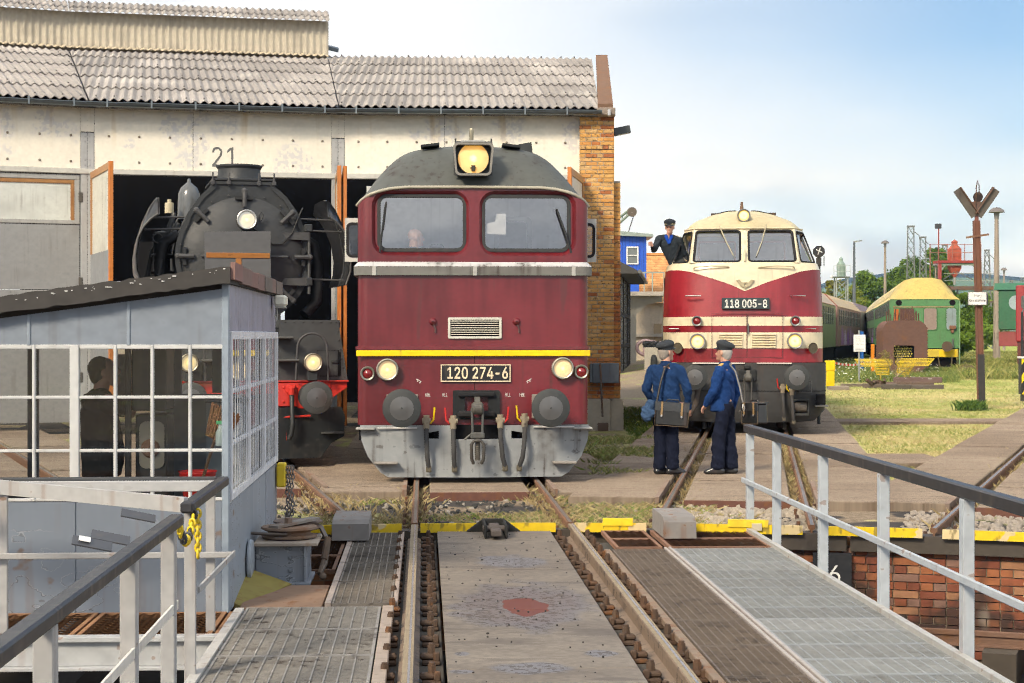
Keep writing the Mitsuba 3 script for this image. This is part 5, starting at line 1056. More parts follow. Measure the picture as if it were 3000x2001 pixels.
# ---------------------------------------------------------------- black steam engine
BLK, BLK2, SRED = (.030, .031, .034), (.020, .021, .023), (.50, .028, .018)
stm = thing('steam_engine', 'black steam engine with red buffer beam in the left doorway of the roundhouse', 'locomotive')
with at(frame(-3.54, 23.45, 0, math.radians(-14.0))):
    Y, ZC = 1.65, 2.99
    sil = unary_union([Point(0, ZC).buffer(.97, quad_segs=24), Polygon([(-.43, 4.10), (.42, 4.10), (.44, 4.02), (.62, 3.86), (.80, 3.60), (.90, 3.30), (-.90, 3.30), (-.80, 3.60), (-.62, 3.86), (-.45, 4.02)])])
    put(stm, 'smokebox', MB().prism(sil, Y, Y + 1.6, 'xz').prism(sil.buffer(.02).difference(sil.buffer(-.05)), Y - .03, Y + .03, 'xz'), 'black', BLK, 30)
    d = put(stm, 'smokebox_door', MB().lathe([(0, .885), (-.02, .87), (-.05, .82), (-.10, .70), (-.15, .50), (-.18, .25), (-.19, .001)], (0, Y - .02, ZC), (0, 1, 0), 48), 'black', (.040, .042, .045), True)
    for ang in (90, 136, 43, 180, 0, -42, 222):
        a = math.radians(ang); r = np.array([math.cos(a), 0, math.sin(a)]); c = np.array([0, Y - .09, ZC]) + r * .86; t_ = np.array([-math.sin(a), 0, math.cos(a)])
        k = put(d, 'clamp', MB().bar(c - t_ * .13, c + t_ * .13, .05, .06, (0, 1, 0)), 'black', BLK2); tilt = np.array([.03, -.04, -.10]) if abs(ang) > 20 and ang != 180 else r * -.14
        put(k, 'clamp_handle', MB().tube([c + r * .10 + [0, -.05, 0], c + [0, -.07, 0], c - r * .13 + [.0, -.06, 0]], [.042, .03, .036], 8).ball(c + r * .10 + [0, -.05, 0], .045, 6), 'black', (.06, .06, .062))
    for z in (3.30, 2.63): put(d, 'hinge_strap', MB().prism([(.50, z - .03), (.56, z + .05), (.95, z + .06), (.95, z - .06), (.56, z - .05)], Y - .13, Y - .07, 'xz'), 'black', (.055, .056, .058))
    put(d, 'hinge_rod', MB().cyl((.95, Y - .09, 2.45), (.95, Y - .09, 3.45), .022, n=8), 'black', (.07, .07, .07)); put(d, 'hinge_block', MB().cbox(.88, 1.0, Y - .14, Y, 3.36, 3.48, .015).cbox(.90, 1.0, Y - .14, Y, 2.57, 2.69, .015), 'black', BLK)
    put(d, 'handrail', MB().tube([(-.62, Y - .16, 2.99), (-.6, Y - .24, 2.99), (.62, Y - .24, 2.99), (.64, Y - .15, 2.99)], .017, 6), 'black', (.07, .07, .075))
    bl = MB()
    for i in range(22): a = i * 2 * PI / 22 + .1; bl.ball((.925 * math.cos(a), Y - .03, ZC + .925 * math.sin(a)), .013, 5)
    for a in (.35, 1.0, 1.9, 2.6, 3.5): bl.ball((.74 * math.cos(a), Y - .09, ZC + .74 * math.sin(a)), .014, 5)
    k = put(stm, 'rivet', bl, 'black', (.06, .06, .062)); labels[k] = {'kind': 'stuff'}
    headlamp(stm, .02, 3.52, .150, Y - .24, PALE, (.03, .03, .03), .2, 'top_headlight', ring=(.60, .60, .58)); put(stm, 'lamp_bracket', MB().cbox(-.06, .1, Y - .25, Y - .1, 3.32, 3.37, .01).tube([(.20, Y - .24, 3.5), (.24, Y - .24, 3.52), (.26, Y - .24, 3.60), (.23, Y - .24, 3.64), (.20, Y - .24, 3.58), (.21, Y - .24, 3.5)], .010, 5), 'black', BLK)
    put(stm, 'lamp_cable', MB().tube([(.12, Y - .2, 3.40), (.22, Y - .2, 3.33), (.40, Y - .2, 3.17), (.55, Y - .18, 3.18), (.70, Y - .14, 3.35), (.80, Y - .1, 3.6), (.86, Y - .06, 3.72)], .012, 6), 'black', (.02, .02, .02), True)
    wp = put(stm, 'windshield_plate', MB().prism([(-.60, 3.33), (.35, 3.35), (.355, 2.45), (-.58, 2.45)], Y - .42, Y - .41, 'xz'), 'paint', (.105, .105, .11)); labels[wp] = {'label': 'blank dark grey board'}
    put(wp, 'rust_strip', MB().cbox(-.57, .34, Y - .436, Y - .421, 2.955, 3.03, .003), 'rusty', (.30, .125, .035)); put(wp, 'stay', MB().cbox(-.15, -.07, Y - .436, Y - .421, 2.45, 2.95, .003), 'rusty', (.35, .15, .05))
    # chimney
    put(stm, 'chimney', MB().lathe([(0, .36), (.04, .33), (.20, .315), (.235, .345), (.26, .345), (.26, .30), (.0, .29)], (0, Y + .75, 4.14), (0, 0, 1), 40), 'black', BLK, 40); put(stm, 'saddle_plate', MB().cbox(-.46, .46, Y - .05, Y + 1.5, 4.10, 4.14, .01), 'black', BLK2)
    for x in (-.45, -.22, .22, .44): put(stm, 'clamp_bolt', MB().cyl((x, Y - .06, 4.03), (x, Y - .06, 4.22), .014, n=6).cbox(x - .03, x + .03, Y - .085, Y - .03, 4.04, 4.10, .008), 'black', (.055, .055, .058))
    put(stm, 'boiler', MB().lathe([(0, .90), (7.5, .92), (7.5, .01)], (0, Y + 1.6, ZC), (0, 1, 0), 40), 'black', BLK2, True)
    # smoke deflectors
    S = [(1.24, 3.88), (1.34, 3.74), (1.44, 3.52), (1.52, 3.25), (1.56, 3.0), (1.55, 2.78), (1.48, 2.58)]
    for s in (-1, 1):
        ys = [Y - .18, Y - .06, Y + .6, Y + 1.35, Y + 1.5]; top = [-.30, -.04, 0, 0, -.16]
        out = [[(s * x, y, z + top[i] * max(0, (z - 3.3) / .6)) for x, z in S] for i, y in enumerate(ys)]; inn = [[(s * (x - .025), y, z + top[i] * max(0, (z - 3.3) / .6)) for x, z in S] for i, y in enumerate(ys)]
        k = put(stm, 'smoke_deflector', MB().grid(out if s > 0 else out[::-1]).grid(inn[::-1] if s > 0 else inn), 'gloss', (.028, .029, .031), 50)
        put(k, 'edge_bead', MB().tube(out[0], .016, 6), 'black', (.06, .06, .062))
        put(k, 'crease', MB().tube([(s * (x - .035), Y + .3, z) for x, z in S[1:]], .012, 5), 'gloss', (.05, .05, .052))
        for z in (3.55, 3.38, 2.66): put(k, 'strut', MB().tube([(s * .85, Y + .1, z + .02), (s * np.interp(z, [2.58, 2.78, 3.0, 3.25, 3.52, 3.74], [1.48, 1.55, 1.56, 1.52, 1.44, 1.34]), Y + .1, z)], .016, 6), 'black', (.06, .06, .062))
        put(stm, 'steam_pipe', MB().tube([(s * .90, Y + .7, 3.35), (s * 1.12, Y + .7, 3.22), (s * 1.18, Y + .7, 2.9), (s * 1.15, Y + .6, 2.35), (s * .95, Y + .5, 2.15)], .085, 12), 'black', BLK2, True)
    # pump, dome and pipework at the left side
    put(stm, 'feed_dome', MB().lathe([(-.3, .18), (0, .175), (.1, .17), (.2, .13), (.26, .06), (.29, .03), (.33, .03), (.35, .001)], (-.66, 3.9, 3.98), (0, 0, 1), 24), 'gloss', (.10, .105, .11), True); put(stm, 'oil_can', MB().lathe([(0, .07), (.16, .07), (.17, .03), (.22, .03), (.22, .001)], (-.98, 3.6, 3.75), (0, 0, 1), 16), 'paint', (.50, .44, .30), 40)
    put(stm, 'air_pump', MB().lathe([(0, .13), (.3, .13), (.32, .17), (.36, .17), (.38, .12), (.55, .12), (.57, .17), (.61, .17), (.63, .14), (.95, .14), (.97, .05)], (-1.12, Y + 1.2, 2.45), (0, 0, 1), 20), 'black', BLK, 40)
    g = np.random.default_rng(17)
    for i in range(9): y = Y + .5 + g.uniform(0, 2); x = -.95 - g.uniform(0, .35); put(stm, 'pipe', MB().tube([(x, y, 2.2 + g.uniform(0, .3)), (x - .05, y, 2.7), (x + .02, y + .1, 3.1), (x + .22, y + .2, 3.4 + g.uniform(0, .3))], g.uniform(.018, .045), 8), 'black', (.05, .05, .052), True)
    for z in (2.7, 3.0, 3.3): put(stm, 'valve_wheel', MB().tube([(-1.2 + .07 * math.cos(t), Y + .9, z + .07 * math.sin(t)) for t in np.linspace(0, 2 * PI, 13)], .012, 5), 'black', (.06, .06, .06))
    # footplate, cylinders and apron
    ap = put(stm, 'apron', MB().prism([(.42, 1.19), (1.40, 1.19), (1.26, 2.06), (.42, 2.06)], .72, .78, 'xz').prism([(-.42, 1.19), (-1.40, 1.19), (-1.26, 2.06), (-.42, 2.06)], .72, .78, 'xz').box(-1.3, 1.3, .78, 3.0, 1.95, 2.06), 'black', (.050, .051, .054))
    put(ap, 'door', ring(sbox(.96, 1.26, 1.27, 1.63).union(sbox(1.0, 1.25, 1.3, 1.6)), sbox(.965, 1.265, 1.255, 1.625), .715, .72), 'dark'); put(ap, 'latch', MB().cbox(1.16, 1.26, .69, .72, 1.44, 1.49, .01), 'black', (.03, .03, .03))
    bl = MB()
    for i in range(7): bl.ball((1.35 - i * .02, .715, 1.25 + i * .13), .014, 5); bl.ball((.5 + i * .13, .715, 2.03), .014, 5)
    k = put(ap, 'rivet', bl, 'black', (.05, .05, .05)); labels[k] = {'kind': 'stuff'}
    for s in (-1, 1):
        for z, a_, b_ in ((1.79, .30, .60), (1.47, .33, .68)): put(stm, 'step', MB().cbox(*sorted((s * a_, s * b_)), .45, .75, z, z + .035, .012), 'black', (.075, .075, .072))
        put(stm, 'cylinder', MB().lathe([(0, .02), (0, .36), (1.1, .36)], (s * 1.05, 1.2, 1.35), (0, 1, 0), 24), 'black', BLK2)
        x = s * .86
        h = headlamp(stm, x, 1.46, .135, .45, lamp_tex((.9, .6, .2), (.20, .14, .05), (.15, .125, .08), .8), (.045, .04, .035), .2, ring=(.36, .32, .25)); put(h, 'stand', MB().cbox(x - .07, x + .07, .42, .6, 1.2, 1.34, .01), 'black', BLK)
        put(stm, 'hoop', MB().tube([(x - .23, .5, 1.2)] + [(x - .21 * math.cos(t), .5, 1.66 + .21 * math.sin(t)) for t in np.linspace(0, PI, 11)] + [(x + .23, .5, 1.2)], .017, 8), 'black', (.055, .055, .058), True)
        buffer(stm, x, .975, .228, y=.62 - .0, L=.62, col=(.05, .052, .054)); put(stm, 'buffer_base', MB().cbox(x - .2, x + .2, .57, .62, .80, 1.16, .01), 'gloss', SRED)
        put(stm, 'beam_end', MB().prism([(s * 1.10, 1.19), (s * 1.38, 1.19), (s * 1.38, 1.10), (s * 1.10, .90)], .66, .72, 'xz'), 'gloss', SRED)
    put(stm, 'smokebox_saddle', MB().box(-.45, .45, .8, 3.0, 1.2, 2.15), 'black', BLK2)
    put(stm, 'buffer_beam', MB().cbox(-1.14, 1.14, .62, .70, .83, 1.175, .01).cbox(-1.40, 1.40, .60, .9, 1.178, 1.20, .004), 'gloss', SRED)
    rv = MB()
    for x in np.arange(-1.05, 1.1, .19):
        for z in (.90, 1.10): rv.ball((x, .62, z), .02, 6)
    k = put(stm, 'beam_rivet', rv, 'gloss', SRED); labels[k] = {'kind': 'stuff'}
    k = put(stm, 'brake_cock', MB().cbox(.50, .64, .52, .62, 1.02, 1.14, .02).cyl((.57, .52, 1.0), (.57, .52, 1.10), .05, n=10), 'gloss', SRED); put(k, 'hose', MB().tube([(.57, .52, 1.0), (.57, .46, .85), (.575, .42, .60), (.56, .44, .45), (.53, .46, .38)], .033, 10), 'black', (.035, .035, .036), True)
    put(stm, 'red_pipe', MB().tube([(.34, .6, .80), (.35, .55, .70), (.38, .55, .68), (.84, .55, .70)], .018, 8), 'gloss', SRED, True); put(stm, 'red_pipe', MB().tube([(.50, .56, .82), (.50, .55, .36)], .013, 6), 'gloss', SRED)
    screw_coupling(stm, 0, .98, .62)
    pw = Polygon([(0, .10), (1.0, .10), (1.15, .30), (1.34, .40), (1.36, .68), (1.30, .82), (0, .82)])
    for s in (-1, 1):
        mb = MB().prism(pw, 0, .02, 'xz'); v, f = mb.arrays(); v[:, 1] += .45 + np.abs(v[:, 0]) * .18; v[:, 0] *= s; k = put(stm, 'snow_plough', MB().add(v, f if s > 0 else f[:, ::-1]), 'paint', (.022, .023, .025)); put(k, 'step', MB().cbox(*sorted((s * 1.0, s * 1.32)), .52, .70, .44, .465, .006), 'black', (.05, .05, .05))
    put(stm, 'frame', MB().box(-1.0, 1.0, .8, 11, .5, 1.2), 'dark'); put(stm, 'running_board', MB().cbox(-1.45, 1.45, 3.0, 9.5, 2.0, 2.05, .01), 'black', BLK2)
    for y in (2.4, 4.6, 6.6): 
        for x in (-.75, .75): put(stm, 'wheel', MB().lathe([(-.06, .02), (-.06, .42), (-.05, .7 if y > 3 else .45), (.07, .68 if y > 3 else .43), (.07, .02)], (x, y, .7 if y > 3 else .45), (1, 0, 0), 28), 'gloss', (.30, .02, .015))
    put(stm, 'cab', MB().box(-1.3, 1.3, 9.2, 11, 1.9, 3.6), 'dark')
# ---------------------------------------------------------------- people
SPH = trimesh.creation.icosphere(subdivisions=2).vertices
def hullb(*balls):
    """convex hull of balls / ellipsoids: (centre, radius or three radii)"""
    pts = np.vstack([SPH * np.asarray(r) + np.asarray(c) for c, r in balls]); return m3.Manifold.hull_points(pts.astype(np.float32).tolist() if False else pts)
def melt(parts, ln=.022, it=8, wrinkle=0, seed=0, freq=13):
    m = parts[0]
    for q in parts[1:]: m = m + q
    t = m.refine_to_length(ln).to_mesh(); tm = trimesh.Trimesh(np.array(t.vert_properties)[:, :3], np.array(t.tri_verts)); tm.merge_vertices()
    trimesh.smoothing.filter_taubin(tm, .5, .53, it)
    if wrinkle:
        v, n = np.array(tm.vertices), np.array(tm.vertex_normals); q = v * [freq, freq, freq * 1.5]; q[:, 2] += v[:, 0] * 9
        tm = trimesh.Trimesh(v + n * (meshkit.fbm(q, 3, seed)[:, None] - .5) * wrinkle, tm.faces, process=False)
    return MB().mesh(tm)
def hand(wr, d, up, s=1.0, curl=.5):
    """five-fingered hand from the wrist along d; the thumb leaves towards up"""
    wr, d, up = (np.array(q, float) for q in (wr, d, up)); d /= np.linalg.norm(d); up -= d * (up @ d); up /= np.linalg.norm(up); nrm = np.cross(d, up); P = []
    palm = wr + d * .085 * s
    P.append(hullb((wr, .025), (wr + d * .03, (.027))) ); P.append(hullb((wr + d * .02 + up * .016, .017), (wr + d * .02 - up * .016, .017), (palm + up * .03, .013), (palm - up * .03, .012)))
    for i, (o, l) in enumerate(((.030, .066), (.010, .074), (-.010, .068), (-.028, .054))):
        a = palm + up * o; b = a + d * l * .5 + nrm * .012 * curl; c = b + (d * (1 - curl) + nrm * curl) * l * .5
        P += [hullb((a, .0105), (b, .0095)), hullb((b, .0095), (c, .008))]
    a = wr + d * .03 + up * .022; b = a + up * .032 + d * .022; P += [hullb((a, .014), (b, .011)), hullb((b, .011), (b + d * .03 + up * .006 + nrm * .01, .009))]
    return P
def head(c, yaw, tilt=0):
    """head with face: centre of the skull, facing yaw (0 = +y of the figure)"""
    R = rz(-yaw) @ trimesh.transformations.euler_matrix(tilt, 0, 0)[:3, :3]; p = lambda x, y, z: np.asarray(c) + R @ np.array([x, y, z])
    return [hullb((p(0, -.015, .035), .088), (p(0, .012, .03), .082), (p(0, .045, -.075), .045)), hullb((p(0, .078, .012), .012), (p(0, .108, -.028), .014), (p(0, .085, -.035), .02)),
            hullb((p(-.03, .078, .028), .016), (p(.03, .078, .028), .016)), hullb((p(0, .086, -.072), .014), (p(0, .07, -.09), .028)), hullb((p(-.084, -.005, .0), (.012, .022, .032)), (p(-.08, .0, -.02), .012)), hullb((p(.084, -.005, .0), (.012, .022, .032)), (p(.08, .0, -.02), .012))], p
def cap(t, p, col, peak=True, name='cap', r=1.0, tilt=0.0):
    n = 28; a = np.linspace(0, 2 * PI, n, endpoint=False); V = []
    for z, rx, ry, off in ((.040, .092, .104, -.005), (.075, .097, .109, -.008), (.095, .112, .126, -.010), (.118, .116, .130, -.014), (.142, .100, .112, -.018), (.158, .062, .070, -.02), (.163, .001, .001, -.02)):
        V.append([p(rx * r * math.cos(q), ry * r * math.sin(q) + off, z + (.018 * math.sin(q) if z > .09 else 0)) for q in a])
    V = np.array(V); V = np.concatenate([V, V[:, :1]], 1); k = put(t, name, MB().grid(V[:, ::-1]), 'cloth', col, True)
    if peak:
        aa = np.linspace(.35, PI - .35, 14); i_ = [p(.097 * math.cos(q), .106 * math.sin(q), .062) for q in aa]; o_ = [p(.102 * math.cos(q), .106 * math.sin(q) + .055 * math.sin(q), .040) for q in aa]; u_ = [p(.097 * math.cos(q), .106 * math.sin(q), .056) for q in aa]
        put(k, 'peak', MB().grid([i_, o_, u_]), 'gloss', (.012, .012, .014), True)
    return k
BLUE, NAVY, CAPG = (.015, .038, .115), (.009, .011, .026), (.040, .045, .052)
def standing(name, label, x, y, yaw, hyaw, htilt, arms, feet, jacket, trousers, hair, z0=-.02, lean=(0, 0), belly=.02, seed=1, capcol=CAPG, capname='cap', group=None):
    """arms: ((elbow, wrist, hand direction, thumb side), ...) for left and right in the figure's own frame (x right, y forward)"""
    t = thing(name, label, 'person', group); lx, ly = lean
    with at(frame(x, y, z0, yaw)):
        hd, p = head((lx, ly + .02, 1.625), hyaw, htilt)
        sk = hd + [hullb(((lx, ly - .005, 1.42), .06), ((lx, ly + .01, 1.56), .055)), hullb(((lx, ly, 1.40), (.15, .08, .08)), ((0, 0, .95), (.12, .09, .09)))]
        for e, w, d, th in arms: sk += [hullb((w, .026), (np.array(e) * .4 + np.array(w) * .6, .032))] + hand(w, d, th)
        put(t, 'body', melt(sk, .013, 5), 'skin', None, True)
        put(t, 'hair', melt([hullb((p(0, -.03, .02), .088), (p(0, -.05, -.035), .062)), hullb((p(0, -.03, .03), (.092, .07, .05)))], .02, 4), 'cloth', hair, True)
        jk = [hullb(((lx, ly, 1.33), (.185, .115, .12)), ((lx * .6, ly * .6 + belly, 1.08), (.185, .135, .10)), ((0, belly, .86), (.195, .145, .03))), hullb(((lx - .17, ly, 1.405), .062), ((lx + .17, ly, 1.405), .062), ((lx, ly + .0, 1.47), (.075, .07, .03)), ((lx, ly, 1.25), (.17, .12, .1)))]
        for s, (e, w, d, th) in zip((-1, 1), arms):
            sh = np.array([lx + s * .195, ly, 1.395]); jk += [hullb((sh, .074), (e, .060)), hullb((e, .060), (np.array(w), .044))]
        k = put(t, 'jacket', melt(jk, .018, 5, .052, seed, 9), 'cloth', jacket, True)
        put(k, 'collar', MB().lathe([(0, .082), (.03, .078), (.065, .074), (.062, .066), (0, .07)], (lx, ly + .0, 1.445), (0, .12, 1), 20), 'cloth', tuple(np.array(jacket) * .8), True)
        tr_ = [hullb(((0, .01, .92), (.165, .12, .10)), ((-.085, .0, .80), .095)), hullb(((0, .01, .92), (.165, .12, .10)), ((.085, .0, .80), .095))]
        for s, (fx, fy, fyaw) in zip((-1, 1), feet):
            kn = np.array([fx * .9, fy * .7 + .015, .48]); an = np.array([fx, fy, .10]); tr_ += [hullb(((s * .085, 0, .80), .095), (kn, .090)), hullb((kn, .090), (an, (.082, .09, .05)))]
        put(t, 'trousers', melt(tr_, .02, 4, .042, seed + 3, 8), 'cloth', trousers, True)
        for fx, fy, fyaw in feet:
            dx, dy = math.sin(fyaw), math.cos(fyaw); put(t, 'shoe', melt([hullb(((fx - dx * .05, fy - dy * .05, .045), .045), ((fx + dx * .15, fy + dy * .15, .030), (.045, .045, .030)), ((fx, fy, .09), .045))], .02, 3), 'gloss', (.02, .021, .024), True)
        cap(t, p, capcol, name=capname)
    return t, p
BAGF = lambda x, y, z, yaw: frame(x, y, z, yaw)
def bag(label, x, y, z, yaw, w, h, d, roll=0.0):
    b = thing('leather_bag', label, 'bag'); M = frame(x, y, z, yaw); Rr = np.eye(4); Rr[:3, :3] = trimesh.transformations.euler_matrix(0, roll, 0)[:3, :3]
    with at(M @ Rr):
        put(b, 'pouch', MB().cbox(-w / 2, w / 2, 0, d, -h, 0, .02), 'gloss', (.018, .018, .020)); put(b, 'flap', MB().prism([(-.012, -h * .35), (-.008, .012), (d + .01, .02), (d + .01, .0), (.002, -.004), (.0, -h * .35)], -w / 2 - .008, w / 2 + .008, 'yz'), 'gloss', (.026, .026, .028))
        put(b, 'piping', MB().tube([(-w / 2, -.004, -h * .3), (-w / 2, -.004, -h), (w / 2, -.004, -h), (w / 2, -.004, -h * .3)], .004, 6), 'paint', (.14, .09, .05))
        for s in (-1, 1): k = put(b, 'buckle_strap', MB().cbox(s * w * .3 - .014, s * w * .3 + .014, -.022, -.008, -h * .55, .015, .003), 'paint', (.26, .17, .08)); put(k, 'buckle', MB().cbox(s * w * .3 - .012, s * w * .3 + .012, -.03, -.02, -h * .62, -h * .52, .004), 'metal', (.6, .6, .6))
        put(b, 'handle', MB().tube([(-.09, d * .5, .01), (-.07, d * .5, .045), (.07, d * .5, .045), (.09, d * .5, .01)], .010, 6), 'gloss', (.02, .02, .022))
    return b, M @ Rr
# the two men on the slabs before the cream engine
m1, _ = standing('person', 'person in blue work jacket and grey cap, back turned, black satchel at the hip', 2.06, 22.85, math.radians(26), math.radians(34), .10,
    (((-.27, -.03, 1.13), (-.23, .12, .98), (.3, .5, -.8), (1, 0, 0)), ((.30, .02, 1.13), (.27, .16, .90), (-.2, .3, -.9), (-1, .2, 0))), ((-.085, -.01, .5), (.085, .03, .75)), BLUE, NAVY, (.30, .27, .24), belly=.03, seed=2)
b1, M1 = bag('black leather satchel with two straps on the left man', 2.12, 22.56, .94, math.radians(10), .44, .30, .13, .06)
with at(np.eye(4)):
    put(b1, 'shoulder_strap', MB().tube([M1[:3, :3] @ np.array([-.21, .05, .0]) + M1[:3, 3], (1.97, 22.66, 1.20), (2.03, 22.70, 1.40), (2.10, 22.78, 1.455), (2.16, 22.90, 1.44), (2.2, 23.0, 1.2)], .016, 6), 'paint', (.035, .028, .025), True)
    solo('coat_bundle', melt([hullb(((1.83, 22.66, .93), (.055, .05, .06)), ((1.79, 22.66, .78), (.075, .05, .09))), hullb(((1.86, 22.66, .80), .06), ((1.77, 22.66, .86), .05))], .018, 4, .05, 9, 17), 'cloth', 'faded blue cloth bundle hanging beside the satchel of the left man', 'cloth', (.045, .085, .17), True)
m2, p2 = standing('person', 'person in bright blue work jacket with yellow shoulder straps and grey hair looking left', 2.86, 22.9, math.radians(-60), math.radians(2), .12,
    (((-.27, .05, 1.12), (-.20, .19, .95), (0, .5, -.8), (1, 0, 0)), ((.27, -.06, 1.10), (.25, .02, .84), (0, .1, -1), (-.2, 1, 0))), ((-.10, .06, -.35), (.095, -.05, -.15)), (.013, .045, .165), NAVY, (.42, .40, .38), belly=.05, seed=5)
with at(frame(2.86, 22.9, -.02, math.radians(-60))):
    for s in (-1, 1): put(m2 + '__jacket', 'shoulder_strap', MB().obox((s * .155, -.005, 1.467), (.10, .045, .012), trimesh.transformations.euler_matrix(0, s * .30, 0)[:3, :3]), 'paint', (.62, .40, .12))
b2, M2 = bag('worn black leather bag slung behind the right man', 3.16, 22.72, .93, math.radians(62), .36, .27, .17, -.04)
put(b2, 'shoulder_strap', MB().tube([(3.06, 22.62, .95), (3.03, 22.70, 1.15), (2.98, 22.78, 1.36), (2.90, 22.86, 1.47), (2.80, 22.98, 1.42)], .013, 6), 'paint', (.15, .15, .155), True); put(b2, 'carabiner', MB().tube([(3.06, 22.60, .93), (3.08, 22.59, .88), (3.07, 22.59, .83), (3.05, 22.59, .88), (3.06, 22.60, .93)], .008, 6), 'metal', (.7, .7, .7))

# the driver leaning out of the cream engine
m3_ = thing('person', 'person in dark jacket and peaked cap leaning from the cream engine cab', 'person')
with at(frame(3.06, 33.3, 2.33, math.radians(186))):      # own frame: faces the camera
    hd, p = head((-.02, .12, 1.60), .10, -.08)
    sh = [np.array([-.20, .02, 1.37]), np.array([.19, .06, 1.39])]; eR, wR = np.array([.33, .22, 1.16]), np.array([.30, .30, 1.22])
    eR, wR = np.array([.30, .20, 1.14]), np.array([.24, .42, 1.22])
    eR, wR = np.array([.285, .16, 1.17]), np.array([.30, .34, 1.235])
    put(m3_, 'body', melt(hd + [hullb(((-.0, .06, 1.40), .06), ((-.02, .10, 1.54), .055)), hullb(((0, .03, 1.36), (.14, .08, .08)), ((-.2, -.1, .95), (.12, .09, .09)))] + hand(wR, (.35, .6, .25), (0, -.2, 1), 1.0, .5), .013, 5), 'skin', None, True)
    k = put(m3_, 'jacket', melt([hullb(((0, .02, 1.30), (.19, .12, .13)), ((-.10, -.05, 1.05), (.17, .12, .10)), ((-.2, -.12, .82), (.16, .12, .06))), hullb((sh[0], .062), (sh[1], .062), ((0, .03, 1.43), .07)), hullb((sh[1], .072), (eR, .058)), hullb((eR, .058), (wR, .042)), hullb((sh[0], .072), ((-.30, -.05, 1.10), .06)), hullb(((-.30, -.05, 1.10), .06), ((-.40, -.20, 1.0), .05))], .018, 5, .026, 8), 'cloth', (.030, .036, .045), True)
    put(k, 'shirt_collar', melt([hullb(((-.05, .125, 1.43), (.035, .02, .04)), ((-.01, .15, 1.30), .022)), hullb(((.05, .13, 1.43), (.035, .02, .04)), ((.0, .15, 1.30), .022))], .015, 2), 'cloth', (.015, .06, .36), True); put(k, 'shoulder_strap', MB().obox((-.18, .04, 1.44), (.11, .05, .014), trimesh.transformations.euler_matrix(0, -.35, 0)[:3, :3]), 'paint', (.60, .55, .40))
    cap(m3_, p, (.030, .034, .042)); put(m3_ + '__cap', 'band', MB().lathe([(0, .106), (.014, .107)], p(0, -.006, .062), (0, 0, 1), 24), 'paint', (.45, .38, .20))
    ey = MB()
    for s in (-1, 1): ey.ball(p(s * .03, .082, .006), .011, 6)
    o = put(m3_, 'eyes', ey, 'dark'); labels[o] = {'kind': 'stuff'}

# driver behind the windscreen of the dark red engine
m4 = thing('person', 'bald person in dark shirt seated behind the left windscreen of the dark red engine', 'person')
with at(frame(-.492, 21.77, 0, YAW['red']) @ frame(-.76, .62, 1.515, math.radians(78))):
    hd, p = head((0, .02, 1.60), 0, .05); put(m4, 'body', melt(hd + [hullb(((0, -.01, 1.40), .065), ((0, .0, 1.55), .062)), hullb(((0, -.02, 1.36), (.15, .09, .08)), ((0, 0, 1.0), (.13, .10, .09))), hullb(((-.24, .1, 1.1), .04), ((-.2, .35, 1.12), .032))] + hand((-.2, .35, 1.12), (.1, 1, 0), (0, 0, 1)), .015, 5), 'skin', None, True)
    put(m4, 'shirt', melt([hullb(((0, -.02, 1.30), (.20, .13, .13)), ((0, .03, 1.02), (.19, .16, .10))), hullb(((-.19, -.02, 1.38), .065), ((.19, -.02, 1.38), .065), ((0, -.02, 1.43), .07)), hullb(((-.21, -.02, 1.36), .075), ((-.25, .06, 1.14), .062)), hullb(((.21, -.02, 1.36), .075), ((.25, .06, 1.14), .062))], .02, 5, .02, 3), 'cloth', (.030, .034, .042), True)
# man behind the cabin panes
m5 = thing('person', 'person in black shirt with bare raised arm gripping a lever inside the control cabin', 'person')
with at(TT @ frame(-3.12, 8.55, -.1, math.radians(60))):
    hd, p = head((.02, .03, 1.66), .3, .3); w = np.array([.03, .26, 1.64]); e = np.array([.18, .17, 1.36])
    put(m5, 'body', melt(hd + [hullb(((0, 0, 1.46), .06), ((.02, .02, 1.6), .058)), hullb(((0, 0, 1.4), (.15, .09, .08)), ((0, 0, .95), (.13, .1, .09))), hullb((e, .047), (w, .033)), hullb(((.2, .0, 1.45), .055), (e, .05))] + hand(w, (-.1, .3, 1), (-1, 0, 0), 1, .8), .015, 5), 'skin', None, True)
    put(m5, 'shirt', melt([hullb(((0, 0, 1.36), (.20, .13, .12)), ((0, .03, 1.05), (.19, .16, .10)), ((0, .02, .9), (.19, .14, .04))), hullb(((-.19, 0, 1.44), .065), ((.19, 0, 1.44), .065), ((0, 0, 1.49), .07)), hullb(((.20, .0, 1.43), .072), (e * .7 + np.array([.2, 0, 1.45]) * .3, .06)), hullb(((-.2, 0, 1.43), .072), ((-.27, .03, 1.15), .055))], .02, 5, .02, 4), 'cloth', (.014, .014, .017), True)
    put(m5, 'hair', melt([hullb((p(0, -.02, .04), .092), (p(0, -.055, -.02), .06))], .02, 3), 'cloth', (.05, .04, .035), True)
    put(m5, 'trousers', melt([hullb(((0, .0, .92), (.17, .12, .1)), ((-.09, .0, .05), .07)), hullb(((0, 0, .92), (.17, .12, .1)), ((.09, 0, .05), .07))], .03, 3, .02, 5), 'cloth', (.013, .013, .016), True)
with at(TT): solo('lever_column', MB().cbox(ux(262), ux(248), 8.25, 8.30, -.1, 1.80, .008), 'paint', 'black lever column in the control cabin', 'lever', (.02, .02, .022))
